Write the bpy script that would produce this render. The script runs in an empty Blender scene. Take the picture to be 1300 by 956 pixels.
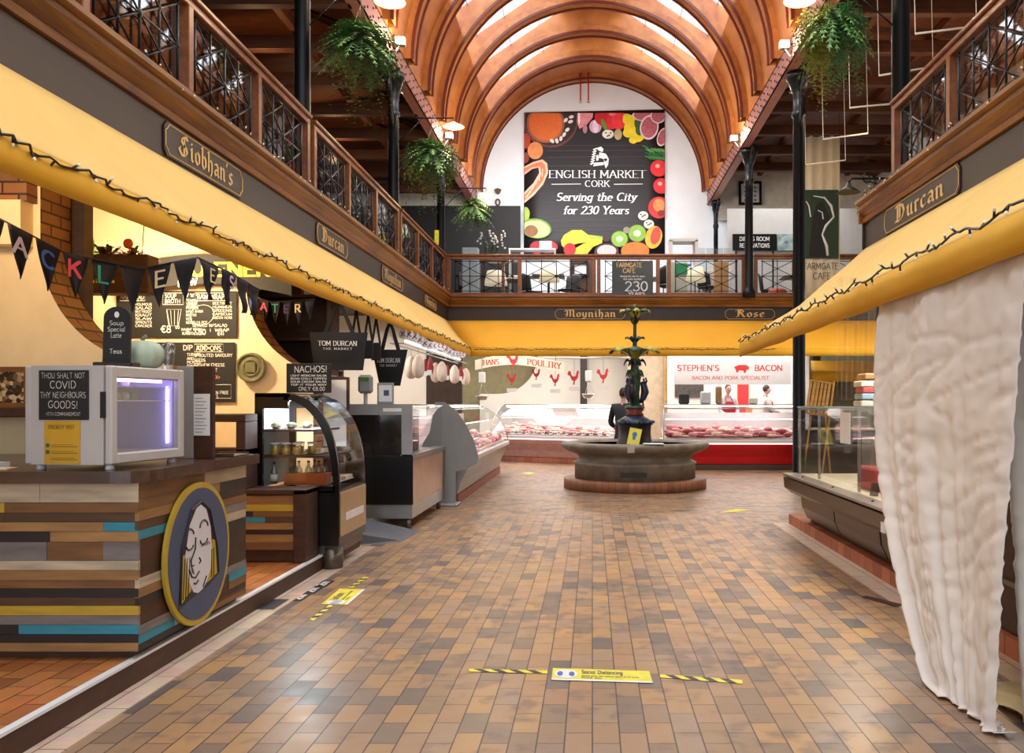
import bpy, bmesh, math, random
from mathutils import Vector, Matrix
random.seed(7)
R = random.Random(11)
PI = math.pi
scn = bpy.context.scene
COL = scn.collection
F = 1100.0            # focal length in pixels of the 1300 px frame
EYE = 1.5
VPX, VPY = 752.0, 513.0

# ------------------------------------------------------------------ camera
cam_d = bpy.data.cameras.new('camera')
cam_d.sensor_fit = 'HORIZONTAL'
cam_d.sensor_width = 36.0
cam_d.lens = F / 1300.0 * 36.0
cam_d.shift_x = -(VPX - 650.0) / 1300.0
cam_d.shift_y = (VPY - 478.0) / 1300.0
cam_d.clip_start = 0.05
cam_d.clip_end = 200
cam = bpy.data.objects.new('camera', cam_d)
COL.objects.link(cam)
cam.location = (0, 0, EYE)
cam.rotation_euler = (PI / 2, 0, 0)
scn.camera = cam

# ------------------------------------------------------------------ world + exposure
scn.view_settings.view_transform = 'Standard'
scn.view_settings.look = 'None'
scn.view_settings.gamma = 1.0
scn.view_settings.exposure = 0.4
scn.view_settings.use_curve_mapping = False
w = bpy.data.worlds.new('sky'); scn.world = w; w.use_nodes = True
nt = w.node_tree; nt.nodes.clear()
wo = nt.nodes.new('ShaderNodeOutputWorld'); bg = nt.nodes.new('ShaderNodeBackground')
bg.inputs[0].default_value = (0.86, 0.93, 1.0, 1); bg.inputs[1].default_value = 1.6
nt.links.new(bg.outputs[0], wo.inputs[0])
try:
    scn.cycles.use_denoising = True
    scn.cycles.max_bounces = 6
    scn.cycles.diffuse_bounces = 3
    scn.cycles.glossy_bounces = 3
    scn.cycles.transparent_max_bounces = 16
    scn.cycles.transmission_bounces = 4
    scn.cycles.caustics_reflective = False
    scn.cycles.caustics_refractive = False
    scn.cycles.sample_clamp_indirect = 4
    scn.cycles.use_adaptive_sampling = True
except Exception:
    pass

def lamp(name, kind, loc, energy, color=(1, .9, .75), size=.5, size_y=None, rot=(0, 0, 0), radius=.05, spot=None):
    d = bpy.data.lights.new(name, kind)
    d.energy = energy; d.color = color
    if kind == 'AREA':
        d.size = size
        if size_y: d.shape = 'RECTANGLE'; d.size_y = size_y
    elif kind in ('POINT', 'SPOT'):
        d.shadow_soft_size = radius
        if spot: d.spot_size = spot
    o = bpy.data.objects.new(name, d); COL.objects.link(o)
    o.location = loc; o.rotation_euler = rot
    return o

PITCH = math.radians(34)
# daylight over the roof glazing (large area lights just outside the glass, both pitches)
for s in (-1, 1):
    ax = s * (4.3 * math.sin(PITCH)); az = 7.95 + 4.3 * math.cos(PITCH)
    lamp('roof_daylight', 'AREA', (ax, 12.0, az), 1150, (.90, .95, 1.0), 3.4, 27.0, (0, s * PITCH, 0))
# unseen fill lamps added below the vault, strip lights over the stalls
for y in (4, 9, 14, 19, 23.5):
    lamp('vault_fill', 'POINT', (-2.2, y, 7.0), 40, (1, .85, .66), radius=.12)
    lamp('vault_fill', 'POINT', (2.2, y, 7.0), 40, (1, .85, .66), radius=.12)
for y, e in ((15.0, 90), (18.5, 90)):
    lamp('stall_strip_light', 'AREA', (-4.7, y, 3.3), e, (1, .93, .85), 2.0, 1.6, (0, 0, 0))
for x, e in ((-3.0, 95), (-0.5, 95), (2.2, 95), (4.4, 85)):
    lamp('stall_strip_light', 'AREA', (x, 22.6, 3.4), e, (1, .95, .88), 1.8, 2.6, (0, 0, 0))
lamp('stall_strip_light', 'AREA', (6.2, 16.5, 3.6), 120, (1, .95, .8), 2.5, 5, (0, 0, 0))
lamp('stall_strip_light', 'AREA', (2.95, 8.0, 2.6), 95, (1, .92, .8), .4, 4, (0, math.radians(12), 0))
for x in (-1.8, .2, 2.2, 4.0): lamp('sign_fill', 'AREA', (x, 20.2, 2.85), 11, (1, .95, .88), 1.7, .25, (math.radians(35), 0, 0))  # fill lamps added under the far awning to brighten the sign fronts
lamp('stall_strip_light', 'AREA', (2.95, 3.4, 2.6), 30, (1, .9, .75), .4, 3, (0, 0, 0))
lamp('kiosk_lamp', 'POINT', (-4.2, 8.0, 2.8), 125, (1, .76, .46), radius=.12)
lamp('kiosk_lamp', 'POINT', (-3.9, 5.2, 2.9), 30, (1, .72, .42), radius=.12)
lamp('kiosk_lamp', 'POINT', (-4.6, 10.8, 2.8), 14, (1, .72, .42), radius=.1)
lamp('cafe_light', 'AREA', (-1.0, 22.6, 7.3), 150, (.93, .96, 1.0), 5.0, 2.0, (math.radians(60), 0, 0))  # cool fill added, tilted at the end wall to whiten it
lamp('cafe_light', 'AREA', (5.6, 23.6, 7.4), 70, (1, .96, .9), 3.0, 3.0, (0, 0, 0))
lamp('gallery_light', 'POINT', (-5.6, 9.0, 7.0), 18, (1, .6, .3), radius=.1)
lamp('gallery_light', 'POINT', (-5.6, 14.5, 7.0), 18, (1, .6, .3), radius=.1)
lamp('gallery_light', 'POINT', (-5.8, 19.5, 7.0), 22, (1, .6, .3), radius=.1)
lamp('gallery_light', 'POINT', (5.6, 9.0, 6.6), 45, (1, .7, .42), radius=.1)
lamp('gallery_light', 'POINT', (5.6, 15.5, 6.2), 60, (1, .7, .42), radius=.1)

# ------------------------------------------------------------------ materials
def lin(c):
    return tuple(((v / 12.92) if v <= .04045 else ((v + .055) / 1.055) ** 2.4) for v in c)
def hx(s):
    return lin(tuple(int(s[i:i + 2], 16) / 255 for i in (0, 2, 4)))
MATS = {}
def mat(name, col, rough=.6, metal=0.0, var=.12, scale=6.0, emit=0.0, ecol=None, bump=0.0, stretch=None, spec=.5, subsurf=0):
    if name in MATS: return MATS[name]
    if isinstance(col, str): col = hx(col)
    m = bpy.data.materials.new(name); m.use_nodes = True
    t = m.node_tree; b = t.nodes['Principled BSDF']
    b.inputs['Roughness'].default_value = rough
    b.inputs['Metallic'].default_value = metal
    b.inputs['Specular IOR Level'].default_value = spec
    tc = t.nodes.new('ShaderNodeTexCoord'); mp = t.nodes.new('ShaderNodeMapping')
    t.links.new(tc.outputs['Object'], mp.inputs[0])
    if stretch: mp.inputs['Scale'].default_value = stretch
    n = t.nodes.new('ShaderNodeTexNoise'); n.inputs['Scale'].default_value = scale; n.inputs['Detail'].default_value = 4
    t.links.new(mp.outputs[0], n.inputs['Vector'])
    r = t.nodes.new('ShaderNodeValToRGB')
    r.color_ramp.elements[0].position = .3; r.color_ramp.elements[1].position = .7
    r.color_ramp.elements[0].color = tuple(c * (1 - var) for c in col) + (1,)
    r.color_ramp.elements[1].color = tuple(min(1, c * (1 + var)) for c in col) + (1,)
    t.links.new(n.outputs['Fac'], r.inputs[0]); t.links.new(r.outputs[0], b.inputs['Base Color'])
    if bump:
        bp = t.nodes.new('ShaderNodeBump'); bp.inputs['Strength'].default_value = bump; bp.inputs['Distance'].default_value = .02
        t.links.new(n.outputs['Fac'], bp.inputs['Height']); t.links.new(bp.outputs[0], b.inputs['Normal'])
    if emit:
        b.inputs['Emission Color'].default_value = tuple(ecol or col) + (1,)
        b.inputs['Emission Strength'].default_value = emit
    MATS[name] = m
    return m
def wood(name, c1, c2, rough=.4, stretch=(1, 1, 8), scale=3.0, spec=.5):
    if name in MATS: return MATS[name]
    m = bpy.data.materials.new(name); m.use_nodes = True
    t = m.node_tree; b = t.nodes['Principled BSDF']; b.inputs['Roughness'].default_value = rough
    b.inputs['Specular IOR Level'].default_value = spec
    tc = t.nodes.new('ShaderNodeTexCoord'); mp = t.nodes.new('ShaderNodeMapping'); mp.inputs['Scale'].default_value = stretch
    t.links.new(tc.outputs['Object'], mp.inputs[0])
    n = t.nodes.new('ShaderNodeTexNoise'); n.inputs['Scale'].default_value = scale; n.inputs['Detail'].default_value = 6; n.inputs['Distortion'].default_value = .6
    t.links.new(mp.outputs[0], n.inputs['Vector'])
    n2 = t.nodes.new('ShaderNodeTexNoise'); n2.inputs['Scale'].default_value = scale * .22; t.links.new(tc.outputs['Object'], n2.inputs['Vector'])
    mx = t.nodes.new('ShaderNodeMath'); mx.operation = 'ADD'; t.links.new(n.outputs['Fac'], mx.inputs[0]); t.links.new(n2.outputs['Fac'], mx.inputs[1])
    r = t.nodes.new('ShaderNodeValToRGB'); r.color_ramp.elements[0].position = .75 / 2 ; r.color_ramp.elements[1].position = 1.25 / 2
    hf = t.nodes.new('ShaderNodeMath'); hf.operation = 'MULTIPLY'; hf.inputs[1].default_value = .5
    t.links.new(mx.outputs[0], hf.inputs[0])
    r.color_ramp.elements[0].color = hx(c1) + (1,); r.color_ramp.elements[1].color = hx(c2) + (1,)
    t.links.new(hf.outputs[0], r.inputs[0]); t.links.new(r.outputs[0], b.inputs['Base Color'])
    MATS[name] = m
    return m
def glass(name, tint=(1, 1, 1), fac=.03, rough=.03):
    if name in MATS: return MATS[name]
    m = bpy.data.materials.new(name); m.use_nodes = True
    t = m.node_tree; t.nodes.clear()
    o = t.nodes.new('ShaderNodeOutputMaterial'); mx = t.nodes.new('ShaderNodeMixShader')
    tr = t.nodes.new('ShaderNodeBsdfTransparent'); tr.inputs[0].default_value = tuple(tint) + (1,)
    g = t.nodes.new('ShaderNodeBsdfGlossy'); g.inputs['Roughness'].default_value = rough
    lw = t.nodes.new('ShaderNodeLayerWeight'); lw.inputs[0].default_value = .25
    mu = t.nodes.new('ShaderNodeMath'); mu.operation = 'MULTIPLY_ADD'; mu.inputs[1].default_value = .3; mu.inputs[2].default_value = fac
    t.links.new(lw.outputs['Fresnel'], mu.inputs[0]); t.links.new(mu.outputs[0], mx.inputs[0])
    t.links.new(tr.outputs[0], mx.inputs[1]); t.links.new(g.outputs[0], mx.inputs[2]); t.links.new(mx.outputs[0], o.inputs[0])
    MATS[name] = m
    return m
def brick(name, cols, mortar, bw, rh, ms, swap='xz', rough=.6, offset=.5, bump=.3):
    if name in MATS: return MATS[name]
    m = bpy.data.materials.new(name); m.use_nodes = True
    t = m.node_tree; b = t.nodes['Principled BSDF']; b.inputs['Roughness'].default_value = rough
    tc = t.nodes.new('ShaderNodeTexCoord'); sp = t.nodes.new('ShaderNodeSeparateXYZ'); cb = t.nodes.new('ShaderNodeCombineXYZ')
    t.links.new(tc.outputs['Object'], sp.inputs[0])
    ix = {'x': 0, 'y': 1, 'z': 2}
    t.links.new(sp.outputs[ix[swap[0]]], cb.inputs[0]); t.links.new(sp.outputs[ix[swap[1]]], cb.inputs[1])
    br = t.nodes.new('ShaderNodeTexBrick'); br.offset = offset
    br.inputs['Color1'].default_value = (0, 0, 0, 1); br.inputs['Color2'].default_value = (1, 1, 1, 1); br.inputs['Mortar'].default_value = (0, 0, 0, 1)
    br.inputs['Scale'].default_value = 1; br.inputs['Mortar Size'].default_value = ms; br.inputs['Brick Width'].default_value = bw; br.inputs['Row Height'].default_value = rh
    t.links.new(cb.outputs[0], br.inputs['Vector'])
    r = t.nodes.new('ShaderNodeValToRGB'); r.color_ramp.interpolation = 'LINEAR'
    while len(r.color_ramp.elements) < len(cols): r.color_ramp.elements.new(.5)
    for i, c in enumerate(cols):
        r.color_ramp.elements[i].position = i / (len(cols) - 1); r.color_ramp.elements[i].color = hx(c) + (1,)
    t.links.new(br.outputs['Color'], r.inputs[0])
    n = t.nodes.new('ShaderNodeTexNoise'); n.inputs['Scale'].default_value = 9; t.links.new(tc.outputs['Object'], n.inputs['Vector'])
    ov = t.nodes.new('ShaderNodeMix'); ov.data_type = 'RGBA'; ov.blend_type = 'OVERLAY'; ov.inputs[0].default_value = .35
    t.links.new(r.outputs[0], ov.inputs[6]); t.links.new(n.outputs['Color'], ov.inputs[7])
    mm = t.nodes.new('ShaderNodeMix'); mm.data_type = 'RGBA'; t.links.new(br.outputs['Fac'], mm.inputs[0])
    hs = t.nodes.new('ShaderNodeHueSaturation'); hs.inputs['Saturation'].default_value = .95; t.links.new(ov.outputs[2], hs.inputs['Color'])
    t.links.new(hs.outputs[0], mm.inputs[6]); mm.inputs[7].default_value = hx(mortar) + (1,)
    t.links.new(mm.outputs[2], b.inputs['Base Color'])
    bp = t.nodes.new('ShaderNodeBump'); bp.invert = True; bp.inputs['Strength'].default_value = bump; bp.inputs['Distance'].default_value = .006
    t.links.new(br.outputs['Fac'], bp.inputs['Height']); t.links.new(bp.outputs[0], b.inputs['Normal'])
    MATS[name] = m
    return m

# ------------------------------------------------------------------ mesh builder
class MB:
    def __init__(s, m=None):
        s.v = []; s.f = []; s.fm = []; s.sm = []; s.mats = []; s.M = None; s.cur = 0
        if m is not None: s.use(m)
    def use(s, m):
        if m not in s.mats: s.mats.append(m)
        s.cur = s.mats.index(m); return s
    def vert(s, p):
        p = Vector(p)
        if s.M is not None: p = s.M @ p
        s.v.append(p); return len(s.v) - 1
    def face(s, idx, smooth=False):
        s.f.append(tuple(idx)); s.fm.append(s.cur); s.sm.append(smooth)
    def poly(s, pts, smooth=False):
        s.face([s.vert(p) for p in pts], smooth); return s
    def box(s, x0, x1, y0, y1, z0, z1, bev=0.0):
        if x0 > x1: x0, x1 = x1, x0
        if y0 > y1: y0, y1 = y1, y0
        if z0 > z1: z0, z1 = z1, z0
        if bev > 0:
            b = min(bev, (x1 - x0) * .45, (y1 - y0) * .45, (z1 - z0) * .45)
            # chamfered box : 24 verts
            P = {}
            for i, X in ((0, x0), (1, x1)):
                for j, Y in ((0, y0), (1, y1)):
                    for k, Z in ((0, z0), (1, z1)):
                        sx, sy, sz = (1 if i == 0 else -1), (1 if j == 0 else -1), (1 if k == 0 else -1)
                        P[i, j, k, 'x'] = s.vert((X, Y + sy * b, Z + sz * b))
                        P[i, j, k, 'y'] = s.vert((X + sx * b, Y, Z + sz * b))
                        P[i, j, k, 'z'] = s.vert((X + sx * b, Y + sy * b, Z))
            for i in (0, 1):
                q = [P[i, 0, 0, 'x'], P[i, 1, 0, 'x'], P[i, 1, 1, 'x'], P[i, 0, 1, 'x']]; s.face(q if i else q[::-1])
                q = [P[0, i, 0, 'y'], P[0, i, 1, 'y'], P[1, i, 1, 'y'], P[1, i, 0, 'y']]; s.face(q if i else q[::-1])
                q = [P[0, 0, i, 'z'], P[1, 0, i, 'z'], P[1, 1, i, 'z'], P[0, 1, i, 'z']]; s.face(q if i else q[::-1])
            for a in (0, 1):
                for c in (0, 1):
                    q = [P[a, c, 0, 'x'], P[a, c, 1, 'x'], P[a, c, 1, 'y'], P[a, c, 0, 'y']]; s.face(q if a == c else q[::-1])
                    q = [P[a, 0, c, 'x'], P[a, 0, c, 'z'], P[a, 1, c, 'z'], P[a, 1, c, 'x']]; s.face(q if a == c else q[::-1])
                    q = [P[0, a, c, 'y'], P[1, a, c, 'y'], P[1, a, c, 'z'], P[0, a, c, 'z']]; s.face(q if a == c else q[::-1])
            for i in (0, 1):
                for j in (0, 1):
                    for k in (0, 1):
                        q = [P[i, j, k, 'x'], P[i, j, k, 'y'], P[i, j, k, 'z']]
                        s.face(q if (i + j + k) % 2 else q[::-1])
            return s
        a = [s.vert(p) for p in ((x0, y0, z0), (x1, y0, z0), (x1, y1, z0), (x0, y1, z0), (x0, y0, z1), (x1, y0, z1), (x1, y1, z1), (x0, y1, z1))]
        for q in ((3, 2, 1, 0), (4, 5, 6, 7), (0, 1, 5, 4), (1, 2, 6, 5), (2, 3, 7, 6), (3, 0, 4, 7)):
            s.face([a[i] for i in q])
        return s
    def tube(s, pts, r, n=8, caps=True, closed=False, sx=1.0):
        pts = [Vector(p) for p in pts]
        rs = r if isinstance(r, (list, tuple)) else [r] * len(pts)
        rings = []; up = None
        N = len(pts)
        for i, p in enumerate(pts):
            if closed: d = pts[(i + 1) % N] - pts[i - 1]
            else: d = pts[min(i + 1, N - 1)] - pts[max(i - 1, 0)]
            if d.length < 1e-9: d = Vector((0, 0, 1))
            d.normalize()
            if up is None:
                up = Vector((0, 0, 1)) if abs(d.z) < .9 else Vector((0, 1, 0))
            a = d.cross(up)
            if a.length < 1e-6: a = d.cross(Vector((1, 0, 0)))
            a.normalize(); b = a.cross(d).normalized(); up = b
            rings.append([s.vert(p + (a * math.cos(2 * PI * k / n) * sx + b * math.sin(2 * PI * k / n)) * rs[i]) for k in range(n)])
        M = N if closed else N - 1
        for i in range(M):
            A, B = rings[i], rings[(i + 1) % N]
            for k in range(n):
                s.face((A[k], A[(k + 1) % n], B[(k + 1) % n], B[k]), n > 4)
        if caps and not closed:
            s.face(rings[0][::-1]); s.face(rings[-1])
        return s
    def lathe(s, prof, c=(0, 0, 0), n=24, a0=0, a1=2 * PI, lobes=0, amp=0, smooth=True):
        full = abs(a1 - a0 - 2 * PI) < 1e-6
        m = n if full else n + 1
        rings = []
        for (r, z) in prof:
            ring = []
            for k in range(m):
                a = a0 + (a1 - a0) * k / n
                rr = r * (1 + amp * math.cos(lobes * a)) if lobes else r
                ring.append(s.vert((c[0] + rr * math.cos(a), c[1] + rr * math.sin(a), c[2] + z)))
            rings.append(ring)
        for i in range(len(rings) - 1):
            A, B = rings[i], rings[i + 1]
            for k in range(n):
                k2 = (k + 1) % m
                s.face((A[k], A[k2], B[k2], B[k]), smooth)
        if full:
            if prof[0][0] > 1e-4: s.face(rings[0][::-1])
            if prof[-1][0] > 1e-4: s.face(rings[-1])
        return s
    def prism(s, pts, o, u, v, depth):
        """polygon pts (2D) in plane o + x*u + y*v, thick by vector depth"""
        o, u, v, d = Vector(o), Vector(u), Vector(v), Vector(depth)
        A = [s.vert(o + u * p[0] + v * p[1]) for p in pts]; B = [s.vert(o + u * p[0] + v * p[1] + d) for p in pts]
        s.face(A); s.face(B[::-1])
        n = len(pts)
        for i in range(n): s.face((A[i], B[i], B[(i + 1) % n], A[(i + 1) % n]))
        return s
    def sphere(s, c, r, n=12, m=8):
        if not isinstance(r, (tuple, list)): r = (r, r, r)
        rings = []
        for i in range(1, m):
            t = PI * i / m
            rings.append([s.vert((c[0] + r[0] * math.sin(t) * math.cos(2 * PI * k / n), c[1] + r[1] * math.sin(t) * math.sin(2 * PI * k / n), c[2] + r[2] * math.cos(t))) for k in range(n)])
        T = s.vert((c[0], c[1], c[2] + r[2])); B = s.vert((c[0], c[1], c[2] - r[2]))
        for k in range(n):
            s.face((T, rings[0][k], rings[0][(k + 1) % n]), True); s.face((B, rings[-1][(k + 1) % n], rings[-1][k]), True)
        for i in range(len(rings) - 1):
            for k in range(n): s.face((rings[i][k], rings[i + 1][k], rings[i + 1][(k + 1) % n], rings[i][(k + 1) % n]), True)
        return s
    def grid(s, fn, nu, nv, smooth=True):
        G = [[s.vert(fn(i / nu, j / nv)) for j in range(nv + 1)] for i in range(nu + 1)]
        for i in range(nu):
            for j in range(nv): s.face((G[i][j], G[i + 1][j], G[i + 1][j + 1], G[i][j + 1]), smooth)
        return s
    def build(s, name, parent=None, world=False, base=True, label=None, solid=0):
        """children: coordinates local to the parent Empty (world=True: in the world's frame)"""
        me = bpy.data.meshes.new(name)
        off = Vector((0, 0, 0))
        if parent is not None and world: off = Vector(parent['_o'])
        if parent is None and base and s.v:
            xs = [p.x for p in s.v]; ys = [p.y for p in s.v]; zs = [p.z for p in s.v]
            off = Vector(((min(xs) + max(xs)) / 2, (min(ys) + max(ys)) / 2, min(zs)))
        me.from_pydata([tuple(p - off) for p in s.v], [], s.f)
        for m in s.mats: me.materials.append(m)
        for p, i, sm in zip(me.polygons, s.fm, s.sm): p.material_index = i; p.use_smooth = sm
        me.validate(); me.update()
        bm = bmesh.new(); bm.from_mesh(me); bmesh.ops.recalc_face_normals(bm, faces=bm.faces[:]); bm.to_mesh(me); bm.free()
        o = bpy.data.objects.new(name, me); COL.objects.link(o)
        if parent is not None:
            o.parent = parent
            o['_o'] = list(Vector(parent['_o']) if '_o' in parent else Vector((0, 0, 0)))
        else:
            o.location = off; o['_o'] = list(off)
        if label: o['label'] = label
        if solid:
            md = o.modifiers.new('thickness', 'SOLIDIFY'); md.thickness = solid; md.offset = 0
        return o

def thing(name, label, cat, loc=(0, 0, 0), rz=0, group=None):
    o = bpy.data.objects.new(name, None); COL.objects.link(o); o.empty_display_size = .1
    o.location = loc; o.rotation_euler = (0, 0, rz); o['label'] = label; o['category'] = cat; o['_o'] = list(loc)
    if group: o['group'] = group
    return o
def tag(o, label, cat, group=None, kind=None):
    o['label'] = label; o['category'] = cat
    if group: o['group'] = group
    if kind: o['kind'] = kind
    return o
def struct(o):
    o['kind'] = 'structure'; return o
def dup(root, loc, rz=None, label=None, group=None, scale=None):
    kids = [c for c in bpy.data.objects if c.parent == root] if root.name not in KID else KID[root.name]
    KID[root.name] = kids
    r = root.copy(); COL.objects.link(r); r.location = loc
    if rz is not None: r.rotation_euler = (0, 0, rz)
    if scale is not None: r.scale = (scale,) * 3 if not isinstance(scale, tuple) else scale
    if label: r['label'] = label
    if group: r['group'] = group
    for ch in kids:
        c = ch.copy(); COL.objects.link(c); c.parent = r
        if ch.name not in KID: KID[ch.name] = [g for g in bpy.data.objects if g.parent == ch]
        for g in KID[ch.name]:
            d = g.copy(); COL.objects.link(d); d.parent = c
    return r
KID = {}
def rot(m, ax, ang, p=(0, 0, 0)):
    p = Vector(p); return Matrix.Translation(p) @ Matrix.Rotation(ang, 4, ax) @ Matrix.Translation(-p)
def at(px, py, Y):
    return ((px - VPX) * Y / F, Y, EYE + (VPY - py) * Y / F)

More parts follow.
